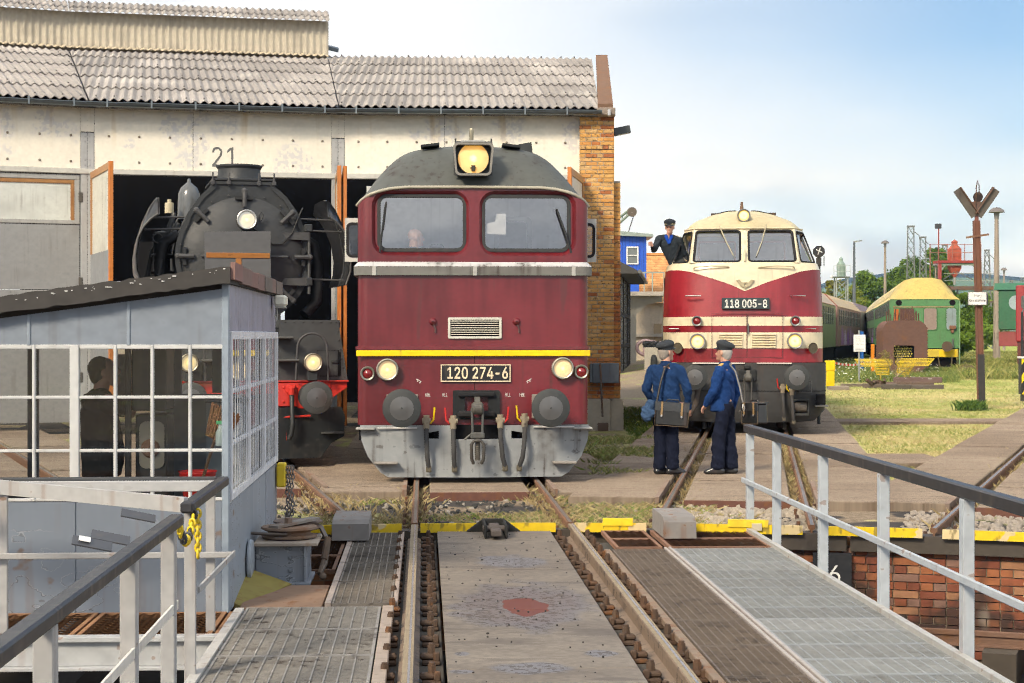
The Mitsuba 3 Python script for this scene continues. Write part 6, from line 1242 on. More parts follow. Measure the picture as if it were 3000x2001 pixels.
# ---------------------------------------------------------------- yard behind: buildings on the left of the cream engine
gz = lambda x, y: float(ground_z(np.array([x]), np.array([y]))[0])
def tile_fn(p, n, uv):
    r = dr.floor(p.z / .17); fz = p.z / .17 - r; u = p.x / .24 + .5 * (r - 2 * dr.floor(r / 2)); k = cell_rand(dr.floor(u), r)
    return mix((.46, .20, .075), (.66, .36, .15), k) * (.55 + .45 * smoothstep(0, .3, fz)) * (.8 + .4 * fbm(p.x, p.y, p.z))
mat('tiles', two(princ(tile_fn, .9, spec=.2)))
hs = thing('half_timbered_house', 'white half-timbered house with dark gutter just right of the brick pillar', 'house')
a_, b_ = np.array([5.30, 84.0]), np.array([6.95, 101.0]); hl_ = float(np.hypot(*(b_ - a_))); hy = math.atan2(*(b_ - a_))
with at(frame(a_[0], a_[1], 0, hy)):
    put(hs, 'wall', MB().box(-6, 0, 0, hl_, -.2, 5.1), 'matte', (.62, .60, .53))
    for y in np.linspace(.1, hl_ - .1, 8): put(hs, 'timber', MB().box(-.05, .06, y - .12, y + .12, -.1, 5.0), 'matte', (.04, .035, .03))
    for z in (1.3, 2.9, 4.9): put(hs, 'timber', MB().box(-.05, .05, 0, hl_, z - .1, z + .1), 'matte', (.04, .035, .03))
    put(hs, 'roof', MB().prism([(.9, 5.0), (-3, 7.0), (-6.9, 5.0), (-6.9, 4.85), (.9, 4.85)], -.9, hl_, 'xz'), 'matte', (.07, .065, .06)); put(hs, 'gutter', MB().tube([(1.0, -.9, 4.95), (1.0, hl_, 4.95)], .10, 8), 'metal', (.22, .23, .23))
    put(hs, 'window', MB().box(.0, .08, 5, 6.2, 1.6, 2.7), 'paint', (.05, .05, .05))
tb = thing('stucco_building', 'beige building with orange tiled roof behind the cream engine', 'building')
put(tb, 'wall', MB().box(7.9, 16, 112, 122, -.2, 4.2), 'matte', (.46, .39, .30)); put(tb, 'roof', MB().grid([[(7.5, 111.4, 3.95), (16.5, 111.4, 3.95)], [(8.2, 117, 7.35), (16.5, 117, 7.35)]][::-1]).add([[8.2, 117, 7.35], [16.5, 117, 7.35], [16.5, 123, 4], [7.5, 123, 4]], [[0, 1, 2, 3]]), 'tiles')
g = np.random.default_rng(2)
rt = MB()
for x in np.arange(8.1, 16.4, .32): rt.obox((x, 117, 7.40), (.33, .3, .16), rz(g.uniform(-.1, .1)))
k = put(tb, 'ridge_tiles', rt, 'tiles'); labels[k] = {'kind': 'stuff'}
for x in (9.3, 10.2): put(tb, 'window', MB().box(x, x + .5, 111.9, 112, 1.4, 2.6), 'paint', (.30, .22, .13))
put(tb, 'ledge', MB().box(7.9, 12, 111.7, 112, 1.75, 1.95), 'matte', (.35, .32, .28))
cc = thing('concrete_canopy', 'concrete coaling platform on a bent column below the blue crane house', 'platform')
put(cc, 'column', MB().prism([(7.12, -.2), (7.62, -.2), (7.62, 3.1), (8.3, 3.75), (9.2, 3.9), (9.2, 4.25), (6.9, 4.25), (7.1, 3.9)], 104.6, 105.2, 'xz'), 'matte', (.43, .40, .34)); put(cc, 'deck', MB().box(6.6, 9.4, 103.6, 107, 4.25, 4.5), 'matte', (.40, .37, .32))
for x in (7.0, 8.0, 8.5, 9.2): put(cc, 'railing_post', MB().box(x, x + .07, 103.7, 103.77, 4.5, 5.7), 'paint', (.30, .34, .30))
put(cc, 'railing_bar', MB().box(7, 9.25, 103.7, 103.76, 5.62, 5.7), 'paint', (.30, .34, .30))
bh = thing('crane_house', 'bright blue boarded crane cabin with a white framed window', 'crane cabin')
put(bh, 'cabin', MB().cbox(6.5, 8.35, 106.0, 109, 5.2, 8.0, .02).cbox(6.5, 7.9, 106.0, 109, 4.5, 5.19, .02), 'paint', (.022, .10, .56))
for x in np.arange(6.62, 8.3, .22): put(bh, 'board', MB().box(x - .012, x + .012, 105.97, 106.0, 5.2, 7.98), 'paint', (.015, .06, .36))
put(bh, 'roof', MB().prism([(6.2, 8.02), (8.75, 7.94), (8.7, 8.1), (6.6, 8.3)], 105.5, 109.6, 'xz'), 'paint', (.28, .34, .31))
w = put(bh, 'window', ring(sbox(7.1, 6.25, 7.85, 7.35), sbox(7.18, 6.33, 7.77, 7.27), 105.9, 106.0), 'paint', (.75, .75, .75)); put(w, 'pane', MB().box(7.18, 7.77, 105.95, 105.99, 6.33, 7.27), 'paint', (.16, .18, .18)); put(w, 'bar', MB().box(7.18, 7.77, 105.88, 105.95, 6.78, 6.83), 'paint', (.75, .75, .75))
cj = thing('crane_jib', 'green lattice crane jib tip with a hanging rope above the blue cabin', 'crane')
for o in (-.25, .25): put(cj, 'chord', MB().tube([(5.6, 106, 8.1 + o), (7.35, 106, 9.55 + o * .5)], .09, 6), 'paint', (.14, .19, .15))
for t in np.linspace(0, 1, 7): put(cj, 'lacing', MB().bar((5.6 + 1.75 * t, 106, 7.85 + 1.57 * t), (5.75 + 1.7 * t, 106, 8.35 + 1.3 * t), .05, .05), 'paint', (.14, .19, .15))
put(cj, 'sheave', MB().lathe([(0, .02), (0, .3), (.12, .3), (.12, .02)], (7.45, 105.9, 9.5), (0, 1, 0), 16), 'rusty', (.12, .10, .08)); put(cj, 'rope', MB().tube([(7.6, 106, 9.4), (7.15, 106, 8.0)], .03, 5), 'matte', (.06, .06, .06))
bn = thing('coal_bunker', 'concrete coal bunker with black coal beside the cream engine', 'bunker')
put(bn, 'wall', MB().box(6.55, 7.15, 84, 84.4, -.2, 1.25).box(7.16, 8.1, 84.02, 84.4, -.2, 1.22), 'matte', (.38, .35, .29))
co = MB(); 
for i in range(160): s = g.uniform(.05, .12); co.add(trimesh.creation.icosphere(subdivisions=0).vertices * s + [6.6 + g.uniform(0, .8), 84.5 + g.uniform(0, 1), 1.2 + g.uniform(0, .3)], trimesh.creation.icosphere(subdivisions=0).faces)
k = put(bn, 'coal', co, 'matte', (.025, .025, .027)); labels[k] = {'kind': 'stuff'}
for i, (x, z) in enumerate(((7.35, 1.10), (7.05, 1.14), (6.7, 1.22))): 
    k = solo('hose_reel', MB().tube([(x + .42 * math.cos(t), 85.2 + .3 * i, z + .36 * math.sin(t)) for t in np.linspace(0, 2 * PI, 18)], .09, 8), 'paint', ['rightmost faded pink hose coil on the coal bunker', 'middle faded pink hose coil on the coal bunker', 'leftmost and highest pink hose coil on the coal bunker'][i], 'hose', (.36, .25, .27), True, 'hose coils on the coal bunker')
solo('tyre', MB().tube([(6.95, 83.6 + .35 * math.cos(t), .35 + .42 * math.sin(t)) for t in np.linspace(0, 2 * PI, 18)], .14, 8), 'matte', 'black tyre leaning on the coal bunker wall', 'tyre', (.03, .03, .03), True)
pk = solo('plank', MB().cbox(2.3, 3.9, 27.2, 27.35, -.12, -.05, .01), 'slab', 'short pale plank lying on the dirt between the engines', 'plank')

# ---------------------------------------------------------------- coaches
def coach(name, label, x, y, yaw, ln, w, zb, zt, side, roofc, double=False, end=None, graf=None, sd=-1):
    t = thing(name, label, 'railway coach'); g0 = gz(x, y)
    with at(frame(x, y, 0, yaw)):
        h = w / 2; top = zt - .95 if double else zt - .75
        put(t, 'body', MB().box(-h, h, 0, ln, zb, top), 'paint', side, False)
        P = [(-h - .04, top), (-h + .28, zt - .45), (-h + .62, zt - .10), (-.35, zt), (.35, zt), (h - .62, zt - .10), (h - .28, zt - .45), (h + .04, top)]
        rf = MB().grid([[(a, ln, b) for a, b in P], [(a, 1.1 if double else .15, b) for a, b in P], [(a, -.02, top + (b - top) * (.08 if double else .9)) for a, b in P]] if not double else [[(a, ln, b) for a, b in P], [(a, .95, b) for a, b in P], [(a * .93, .45, top + (b - top) * .62) for a, b in P], [(a, -.04, top + (b - top) * .02) for a, b in P]])
        put(t, 'roof', rf, 'paint', roofc, 30); put(t, 'gable', MB().prism(P, .02, .04, 'xz') if not double else MB().box(-h, h, -.01, .05, top - .05, top + .02), 'paint', end or side)
        n = int(ln / 1.75)
        for i in range(n):
            y0 = 1.6 + i * (ln - 2.6) / n
            for z0, z1 in (((zb + .35, zb + .95), (top - .62, top - .08)) if double else ((zb + 1.15, zb + 2.0),)):
                k = put(t, 'window', MB().box(*sorted((sd * (h + .02), sd * (h - .01))), y0, y0 + .85, z0, z1), 'paint', (.045, .05, .05)); 
                if not double: put(k, 'frame', MB().box(*sorted((sd * (h + .035), sd * (h + .02))), y0 + .38, y0 + .44, z0, z1).box(*sorted((sd * (h + .035), sd * (h + .02))), y0, y0 + .85, z0 + .5, z0 + .55), 'paint', (.40, .40, .36))
            if double: put(t, 'roof_vent_slat', MB().bar((-h + .0, y0, top + .12), (-h + .30, y0 + .1, zt - .42), .04, .03), 'paint', (.42, .36, .2))
        put(t, 'underframe', MB().box(-h + .1, h - .1, .2, ln, g0 + .15, zb), 'dark')
        if graf:
            for i, (c, z0, z1) in enumerate(graf): 
                yy = 3 + i * 2.6; put(t, 'graffiti', MB().prism(Polygon([(yy, z0), (yy + .6, z1), (yy + 1.1, z1 - .3), (yy + 1.6, z1 + .1), (yy + 2.3, z1 - .4), (yy + 2.2, z0)]), *sorted((sd * (h + .012), sd * (h + .006))), 'yz'), 'paint', c)
        for s in (-.9, .9): put(t, 'buffer', MB().lathe([(-.5, .01), (-.5, .22), (-.46, .22), (-.4, .09), (0, .09)], (s, 0, g0 + 1.02), (0, 1, 0), 18), 'rusty', (.10, .07, .05))
        for yb in (2.6, ln - 2.6):
            for x_ in (-.72, .72): put(t, 'wheel', MB().lathe([(-.06, .02), (-.06, .46), (.06, .44), (.06, .02)], (x_, yb, g0 + .46), (1, 0, 0), 20), 'rusty', (.05, .04, .035))
    return t
GRN, YRF = (.085, .22, .085), (.52, .40, .115)
cg = coach('coach', 'green double-deck coach with yellow domed roof, broken end window and yellow buffer beam', 17.4, 72, math.radians(10.5), 25.5, 2.82, 1.30, 4.30, GRN, YRF, True)
with at(frame(17.4, 72, 0, math.radians(10.5))):
    for a, b in ((-1.02, -.42), (-.02, .50), (.90, 1.30)):
        k = put(cg, 'end_window', MB().prism(rrect(a, b, 2.08, 2.98, .09), -.025, -.005, 'xz'), 'paint', (.09, .04, .03) if a < -.5 else (.26, .20, .17) if a < .6 else (.22, .29, .30)); put(k, 'frame', ring(rrect(a - .04, b + .04, 2.04, 3.02, .1), rrect(a, b, 2.08, 2.98, .09), -.04, -.005), 'paint', (.06, .17, .06))
    put(cg, 'rust_patch', MB().prism([(-1.32, 2.1), (-1.04, 2.1), (-1.06, 2.5), (-.98, 2.95), (-1.25, 2.97)], -.012, -.006, 'xz'), 'rusty', (.45, .12, .03)); put(cg, 'window_strip', MB().box(-1.3, 1.2, -.03, .0, 3.02, 3.07), 'rusty', (.28, .22, .12))
    put(cg, 'buffer_beam', MB().cbox(-1.38, 1.38, -.10, .0, .92, 1.26, .02), 'rusty', (.55, .42, .06)); put(cg, 'beam_patch', MB().box(.6, 1.3, -.112, -.101, .94, 1.22), 'paint', (.80, .55, .01))
    for x in (-1.05, 1.15): put(cg, 'round_vent', MB().lathe([(-.03, .001), (-.03, .11), (0, .13)], (x, 0, 3.22), (0, 1, 0), 16), 'dark')
    put(cg, 'lamp_box', MB().cbox(1.02, 1.28, -.16, 0, 2.1, 2.25, .01).cbox(1.08, 1.2, -.12, 0, 1.95, 2.1, .01), 'rusty', (.2, .1, .06)); put(cg, 'hose', MB().tube([(1.16, -.06, 1.7), (1.16, -.1, 1.5), (1.18, -.1, 1.32)], .04, 6), 'matte', (.1, .12, .1))
    put(cg, 'grab_post', MB().box(1.42, 1.46, -.02, .1, .6, 3.3), 'paint', (.20, .34, .18)); put(cg, 'hanging_hose', MB().tube([(.55, -.1, .95), (.62, -.15, .55), (.85, -.15, .40), (1.1, -.15, .55), (1.12, -.1, .95)], .03, 6), 'matte', (.12, .10, .06))
coach('coach', 'second green double-deck coach behind the yellow roofed one', 22.3, 98.2, math.radians(10.5), 25.5, 2.82, 1.35, 4.35, (.10, .19, .10), (.40, .34, .18), True, graf=[((.25, .12, .38), 1.4, 2.1), ((.12, .08, .22), 1.4, 2.0)])
coach('coach', 'faded olive green coach half hidden by the cream engine', 9.5, 66.5, math.radians(14.5), 24.6, 2.9, 1.25, 4.15, (.20, .23, .13), (.42, .31, .18), graf=[((.35, .42, .40), 1.3, 2.2)] * 3, sd=1)
coach('coach', 'faded red coach with purple graffiti and tan roof', 15.95, 91.4, math.radians(14.5), 24, 2.9, 1.25, 4.15, (.30, .17, .16), (.45, .32, .14), end=(.32, .03, .04), graf=[((.38, .17, .42), 1.3, 2.3), ((.50, .38, .55), 1.3, 2.1), ((.28, .13, .36), 1.3, 2.2), ((.42, .25, .45), 1.3, 2.3), ((.30, .16, .36), 1.3, 2.1)], sd=1)
coach('coach', 'farthest coach with white band behind the graffiti coach', 22.1, 115.3, math.radians(14.5), 20, 2.9, 1.25, 4.2, (.45, .40, .36), (.16, .09, .07))
# ---------------------------------------------------------------- lawn furniture and scrap
fb = thing('firebox', 'rusty scrap boiler firebox with broken stay bolts on top standing on the lawn', 'boiler'); fx, fy, fz_ = 15.2, 66.0, gz(15.2, 66)
with at(frame(fx, fy, fz_, math.radians(4)) @ np.diag([1.18, 1.18, 1.18, 1])):
    o = rrect(-.72, .72, .12, 1.80, .34); hole = rrect(-.36, .30, .55, .98, .06).union(rrect(-.34, -.02, .3, .7, .05))
    put(fb, 'shell', MB().prism(o.difference(hole), 0, .06, 'xz').prism(o.difference(o.buffer(-.05)), .06, 1.5, 'xz'), 'rusty', (.13, .072, .058)); put(fb, 'inside', MB().box(-.66, .66, 1.3, 1.34, .15, 1.6), 'dark')
    tp = MB(); 
    for i in range(8):
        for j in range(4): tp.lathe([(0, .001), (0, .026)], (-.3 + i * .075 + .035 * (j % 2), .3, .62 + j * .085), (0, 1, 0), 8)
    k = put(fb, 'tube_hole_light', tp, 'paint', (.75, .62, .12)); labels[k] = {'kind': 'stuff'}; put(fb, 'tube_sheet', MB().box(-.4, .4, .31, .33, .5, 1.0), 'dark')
    for i in range(15):
        x = -.58 + i * .075; put(fb, 'stay_bolt', MB().tube([(x, .1 + .03 * (i % 3), 1.76), (x + g.uniform(-.03, .03), .1, 2.0 + g.uniform(0, .26))], .020, 5), 'rusty', (.12, .06, .045))
    bb = MB()
    for i in range(14):
        bb.ball((.73, .1, .25 + i * .1), .03, 5)
    k = put(fb, 'edge_rivet', bb, 'rusty', (.2, .1, .07)); labels[k] = {'kind': 'stuff'}; put(fb, 'foot', MB().cbox(-.7, .7, .1, .4, -.05, .14, .02), 'rusty', (.10, .06, .05))
def wing_bench(x, y, s, label):
    b = thing('bench', label, 'bench', None); z = gz(x, y)
    with at(frame(x, y, z, 0)):
        for i in range(6): q = i / 5; put(b, 'slat', MB().cyl((s * (-.64 + .17 * q), .12 * q, .82 - .24 * q), (s * (.60 + .06 * math.sin(PI * q)), .12 * q, .82 - .24 * q), .018, n=6), 'paint', (.78, .58, .05))
        for i in range(6): q = i / 5; put(b, 'slat', MB().cyl((s * (.02 + .14 * q), .15 + .2 * q, .55 - .27 * q), (s * (.54 + .03 * q), .15 + .2 * q, .55 - .27 * q), .018, n=6), 'paint', (.76, .55, .05))
        for p in ([(-.66, 0, .83), (-.47, .12, .57)], [(.0, 0, .83), (.05, .14, .57), (.18, .34, .27)], [(.62, 0, .83), (.68, .06, .70), (.56, .14, .56), (.60, .34, .27)]): put(b, 'frame', MB().tube([(s * a, c, d) for a, c, d in p], .022, 6), 'paint', (.76, .55, .05))
        put(b, 'leg', MB().cyl((s * .3, .3, -.02), (s * .3, .3, .3), .03, n=6), 'paint', (.4, .3, .05))
wing_bench(12.72, 60, 1, 'yellow slatted bench left of the sapling'); wing_bench(14.18, 60, -1, 'yellow slatted bench right of the sapling')
TL = iter(('old timber baulk in the middle row of the heap below the benches', 'timber baulk at the left end of the heap, behind the front row', 'front left baulk of the timber heap by the sapling foot', 'front right baulk of the timber heap, right of the sapling', 'broad brown plank lying highest on the right of the heap', 'thin pale plank at the far left of the timber heap'))
for x0, x1, y, z, h, c in ((12.1, 14.0, 56.6, .0, .16, (.13, .09, .07)), (11.6, 12.7, 56.2, .0, .14, (.14, .11, .09)), (12.0, 12.9, 55.2, .0, .15, (.10, .085, .07)), (12.92, 14.0, 55.3, .0, .14, (.12, .10, .085)), (12.9, 14.5, 57.5, .13, .16, (.15, .10, .09)), (11.0, 12.4, 56.9, .0, .10, (.17, .14, .11))):
    zz_ = gz((x0 + x1) / 2, y) + z; solo('timber', MB().cbox(x0, x1, y, y + .28, zz_ - .03, zz_ + h, .015), 'matte', next(TL), 'timber', c, group='timber baulks lying below the benches')
for i in range(5): x = 11.7 + i * .12; solo('scrap_iron', MB().obox((x, 55.8, gz(x, 55.8) + .2), (.32, .08, .10), rz(.5 + i) @ trimesh.transformations.euler_matrix(0, .6 - .3 * i, 0)[:3, :3]), 'rusty', 'rusty iron offcut on the timber heap, ' + ('leftmost', 'second from left', 'middle', 'second from right', 'rightmost')[i] + ' of five', 'scrap', (.10, .07, .055), group='rusty offcuts on the timber heap')
lp = solo('leaning_post', MB().bar((16.85, 70.8, gz(16.8, 70)), (16.45, 71.8, gz(16.8, 70) + .85), .16, .10), 'paint', 'pale grey beam leaning on the yellow buffer beam of the green coach', 'beam', (.30, .31, .32))
bs = thing('wire_basket', 'rusty wire frame lying in the weeds beside the green coach', 'frame'); 
for q in range(4): put(bs, 'hoop', MB().tube([(17.6 + .42 * math.cos(t) + .08 * q, 66 + q * .16, gz(17.6, 66) + .42 * abs(math.sin(t)) * (1 - .15 * q)) for t in np.linspace(0, PI, 9)], .016, 5), 'rusty', (.13, .09, .07))
yc = thing('hydrant_cabinet', 'yellow metal cabinet on a concrete block right of the cream engine', 'cabinet'); z0 = gz(10.4, 55)
put(yc, 'upper_box', MB().cbox(10.12, 10.42, 55, 55.25, z0 + .62, z0 + .95, .015), 'paint', (.80, .56, .0)); put(yc, 'lower_box', MB().cbox(10.16, 10.40, 55.02, 55.25, z0 + .12, z0 + .62, .01), 'paint', (.78, .55, .0)); put(yc, 'base', MB().cbox(10.2, 10.85, 54.85, 55.3, z0 - .05, z0 + .13, .02), 'matte', (.26, .22, .18))
pn = thing('notice_board', 'white notice on a thin steel post on the meadow', 'sign'); z0 = gz(12.2, 60)
put(pn, 'post', MB().cyl((12.2, 60, z0), (12.2, 60, z0 + 1.85), .03, n=8), 'metal', (.5, .52, .54)); k = put(pn, 'board', MB().cbox(12.0, 12.42, 59.93, 59.96, z0 + 1.08, z0 + 1.68, .01), 'paint', (.74, .75, .76))
tx = MB()
for i in range(6): tx.box(12.06, 12.06 + (.30 if i % 2 else .24), 59.925, 59.929, z0 + 1.60 - i * .055, z0 + 1.613 - i * .055)
o = put(k, 'print_line', tx, 'paint', (.45, .45, .47)); labels[o] = {'kind': 'stuff'}; put(k, 'heading', MB().box(12.06, 12.36, 59.925, 59.929, z0 + 1.14, z0 + 1.19), 'paint', (.55, .55, .57))
bt = thing('barrier_tape', 'red and white barrier tape sagging between the yellow cabinet and the boiler', 'tape')
pp = np.array([(10.4 + 3.3 * t, 55.2 + 9 * t, z0 + .78 - .62 * t * (1 - t) + .02 * t) for t in np.linspace(0, 1, 25)])
for i in range(24): put(bt, 'band', MB().grid([[pp[i] - [0, 0, .035], pp[i + 1] - [0, 0, .035]], [pp[i] + [0, 0, .035], pp[i + 1] + [0, 0, .035]]]), 'paint', (.60, .02, .015) if i % 2 else (.75, .75, .74))
ob = solo('marker_post', MB().cbox(14.0, 14.13, 66.5, 66.6, .3, 1.5, .01), 'paint', 'short orange marker post in the meadow', 'post', (.65, .22, .01)); ob2 = solo('marker_post', MB().cbox(14.2, 14.32, 69.5, 69.6, .3, 2.0, .01), 'paint', 'blue marker post beside the graffiti coach', 'post', (.02, .12, .42))
# signal post with sign
vs_ = thing('signal_post', 'rusty steel post with V shaped reflector boards and a small lamp on top', 'signal')
with at(frame(12.08, 44.0, -.1, 0)):
    lean = lambda z: -.022 * z
    put(vs_, 'post', MB().bar((.02, 0, 0), (lean(4.9), 0, 4.9), .14, .05).bar((.02 - .07, 0, 0), (lean(4.9) - .07, 0, 4.9), .02, .16).bar((.09, 0, 0), (lean(4.9) + .07, 0, 4.9), .02, .16), 'rusty', (.18, .085, .06)); put(vs_, 'foot', MB().bar((.02, -.09, -.1), (-.01, -.09, 1.45), .17, .02), 'grimy', (.035, .03, .03))
    put(vs_, 'mast_head', MB().bar((-.10, 0, 4.9), (-.12, 0, 5.5), .09, .07), 'rusty', (.22, .09, .07)); put(vs_, 'cross_arm', MB().bar((-.38, -.05, 4.46), (.20, -.05, 4.54), .05, .045, (0, 1, 0)), 'rusty', (.22, .13, .09))
    for s in (-1, 1):
        a = np.array([-.12 + s * .03, -.06, 5.02]); b = np.array([-.12 + s * .50, -.06, 5.70]); k = put(vs_, 'reflector_board', MB().bar(a, b, .23, .03, (0, 1, 0)), 'grimy', (.10, .085, .07)); put(k, 'flange', MB().bar(a + [s * -.07, -.06, .05], b + [s * -.07, -.06, .05], .02, .10, (0, 1, 0)), 'rusty', (.14, .08, .06))
    put(vs_, 'lamp', MB().lathe([(0, .001), (0, .13), (.18, .06)], (-.08, -.05, 5.50), (0, 1, .1), 16), 'matte', (.04, .03, .03), 40); put(vs_, 'web_plate', MB().prism([(-.28, 5.38), (.04, 5.38), (-.1, 5.08), (-.14, 5.08)], -.06, -.04, 'xz'), 'rusty', (.13, .08, .06)); put(vs_, 'loop', MB().tube([(-.14, -.08, 5.2), (-.13, -.08, 5.75), (-.10, -.08, 5.92), (-.06, -.08, 5.80), (-.05, -.06, 5.55)], .015, 6), 'rusty', (.09, .06, .05), True)
    sg = put(vs_, 'sign', MB().cbox(-.36, .12, -.14, -.115, 2.72, 3.06, .006), 'paint', (.74, .74, .74)); put(sg, 'lettering', MB().text('Anfang', .052, (-.22, -.143, 2.94), (1, 0, 0), (0, 0, 1), width=.20).text('Anschlußbahn', .055, (-.335, -.143, 2.81), (1, 0, 0), (0, 0, 1), True, width=.43), 'paint', (.08, .08, .09)); labels[sg + '__lettering'] = {'label': 'black words Anfang Anschlußbahn'}
    put(sg, 'rim', ring(sbox(-.365, 2.715, .125, 3.065), sbox(-.35, 2.73, .11, 3.05), -.146, -.14), 'paint', (.10, .10, .10)); put(vs_, 'sign_back', MB().cbox(.12, .2, .0, .03, 2.74, 3.02, .006), 'paint', (.10, .10, .11))
sl = thing('shunting_lamp', 'black octagonal signal lamp with a white cross behind the cream engine', 'signal')
with at(frame(6.48, 36.0, 0, 0)):
    put(sl, 'face', MB().prism(Polygon([(.125 * math.cos(a), 3.61 + .125 * math.sin(a)) for a in np.arange(8) * PI / 4 + PI / 8]), -.02, .1, 'xz'), 'paint', (.018, .018, .02)); put(sl, 'white_cross', MB().bar((-.07, -.025, 3.65), (.06, -.025, 3.59), .018, .018, (0, 1, 0)).bar((-.03, -.025, 3.54), (.02, -.025, 3.69), .018, .018, (0, 1, 0)), 'paint', (.75, .75, .72)); put(sl, 'post', MB().cyl((0, .04, -.1), (0, .04, 3.5), .035, n=8).cbox(-.05, .05, 0, .1, 3.3, 3.48, .01), 'paint', (.03, .03, .03)); put(sl, 'stay', MB().tube([(.11, .04, 3.3), (.11, .04, 3.52)], .01, 5), 'paint', (.05, .05, .05))

# ---------------------------------------------------------------- masts and lamps
def mast(name, label, px, y, top, w0=.75, w1=.4, kind='lattice', group=None):
    x = px * y; z0 = gz(x, y); t = thing(name, label, 'mast' if kind == 'lattice' else 'lamp post', group)
    with at(frame(x, y, z0, .2 if kind == 'lattice' else 0)):
        H = top - z0
        if kind == 'lattice':
            sc = lambda z: w0 + (w1 - w0) * z / H; L = MB()
            for sx in (-1, 1):
                for sy in (-1, 1): L.tube([(sx * w0 / 2, sy * w0 / 2, 0), (sx * w1 / 2, sy * w1 / 2, H)], .05, 4)
            put(t, 'corner_legs', L, 'paint', (.17, .18, .175)); labels[t + '__corner_legs'] = {'kind': 'stuff'}; X = MB(); n = int(H / .9)
            for i in range(n):
                a, b = H * i / n, H * (i + 1) / n
                for sy in (-1, 1): s = (1 if i % 2 else -1); X.bar((s * sc(a) / 2, sy * sc(a) / 2, a), (-s * sc(b) / 2, sy * sc(b) / 2, b), .07, .05); X.bar((-s * sc(a) / 2, sy * sc(a) / 2, a), (s * sc(b) / 2, sy * sc(b) / 2, b), .07, .05)
            put(t, 'lacing', X, 'paint', (.16, .17, .165)); labels[t + '__lacing'] = {'kind': 'stuff'}; put(t, 'cap', MB().cbox(-w1 / 2 - .1, w1 / 2 + .1, -.2, .2, H - .1, H + .05, .02), 'paint', (.15, .15, .14)); put(t, 'hook_arm', MB().tube([(w1 / 2, 0, H - .5), (w1 / 2 + .5, 0, H - .9), (w1 / 2 + .55, 0, H - 1.3)], .04, 5), 'paint', (.15, .15, .14))
        elif kind == 'mushroom':
            put(t, 'pole', MB().tube([(0, 0, 0), (0, 0, H - .3)], [w0, w1], 10), 'grimy', (.30, .25, .20)); put(t, 'lamp_shade', MB().lathe([(0, .02), (.0, w1 * 4.2), (.12, w1 * 3.7), (.24, w1 * 2), (.28, .01)], (0, 0, H - .28), (0, 0, 1), 20), 'paint', (.16, .14, .13), 40); put(t, 'neck', MB().lathe([(0, w1 * 1.2), (.3, w1 * 1.4), (.34, w1 * 2)], (0, 0, H - .62), (0, 0, 1), 10), 'paint', (.18, .17, .16))
        else:
            put(t, 'pole', MB().tube([(0, 0, 0), (0, 0, H)], [w0, w1], 8), 'paint', (.10, .12, .14)); put(t, 'lamp_head', MB().obox((.32, 0, H + .02), (.75, .25, .10), trimesh.transformations.euler_matrix(0, -.15, 0)[:3, :3]), 'paint', (.25, .26, .25))
P3 = lambda px: (px - 1175.5) / 3918.
mast('lamp_post', 'tall rust-brown lamp post with mushroom shade behind the V signal', P3(2288), 90, 8.6, .20, .10, 'mushroom')
mast('lamp_post', 'lamp post with mushroom shade above the yellow coach roof', P3(2032), 150, 10.2, .17, .085, 'mushroom'); mast('lamp_post', 'dark lamp mast with angled head beside the green sand tower', P3(1961), 150, 10.1, .2, .09, 'angle')
mast('lamp_post', 'lamp post with mushroom shade near the right edge, far off', P3(2305), 170, 8.6, .15, .075, 'mushroom'); mast('lamp_post', 'low lamp post far away right of the V signal', P3(2257), 230, 9.2, .15, .08, 'mushroom'); mast('lamp_post', 'lamp post under the hopper gantry', P3(2148), 190, 9.9, .15, .08, 'mushroom')
mast('catenary_mast', 'tallest lattice mast above the yellow coach roof', P3(2091), 165, 12.4, .95, .55); mast('catenary_mast', 'lattice mast just right of the tallest one', P3(2119), 185, 12.5, .95, .55)
mast('catenary_mast', 'lattice mast behind the red hopper', P3(2168), 230, 14.0, .9, .5); mast('catenary_mast', 'tall lattice mast right of the V signal post', P3(2266), 185, 11.1, 1.25, .4); mast('catenary_mast', 'short distant lattice mast at the right horizon', P3(2322), 300, 11.5, .9, .5); mast('catenary_mast', 'most distant lattice mast at the right edge', P3(2347), 330, 13.0, .9, .5)
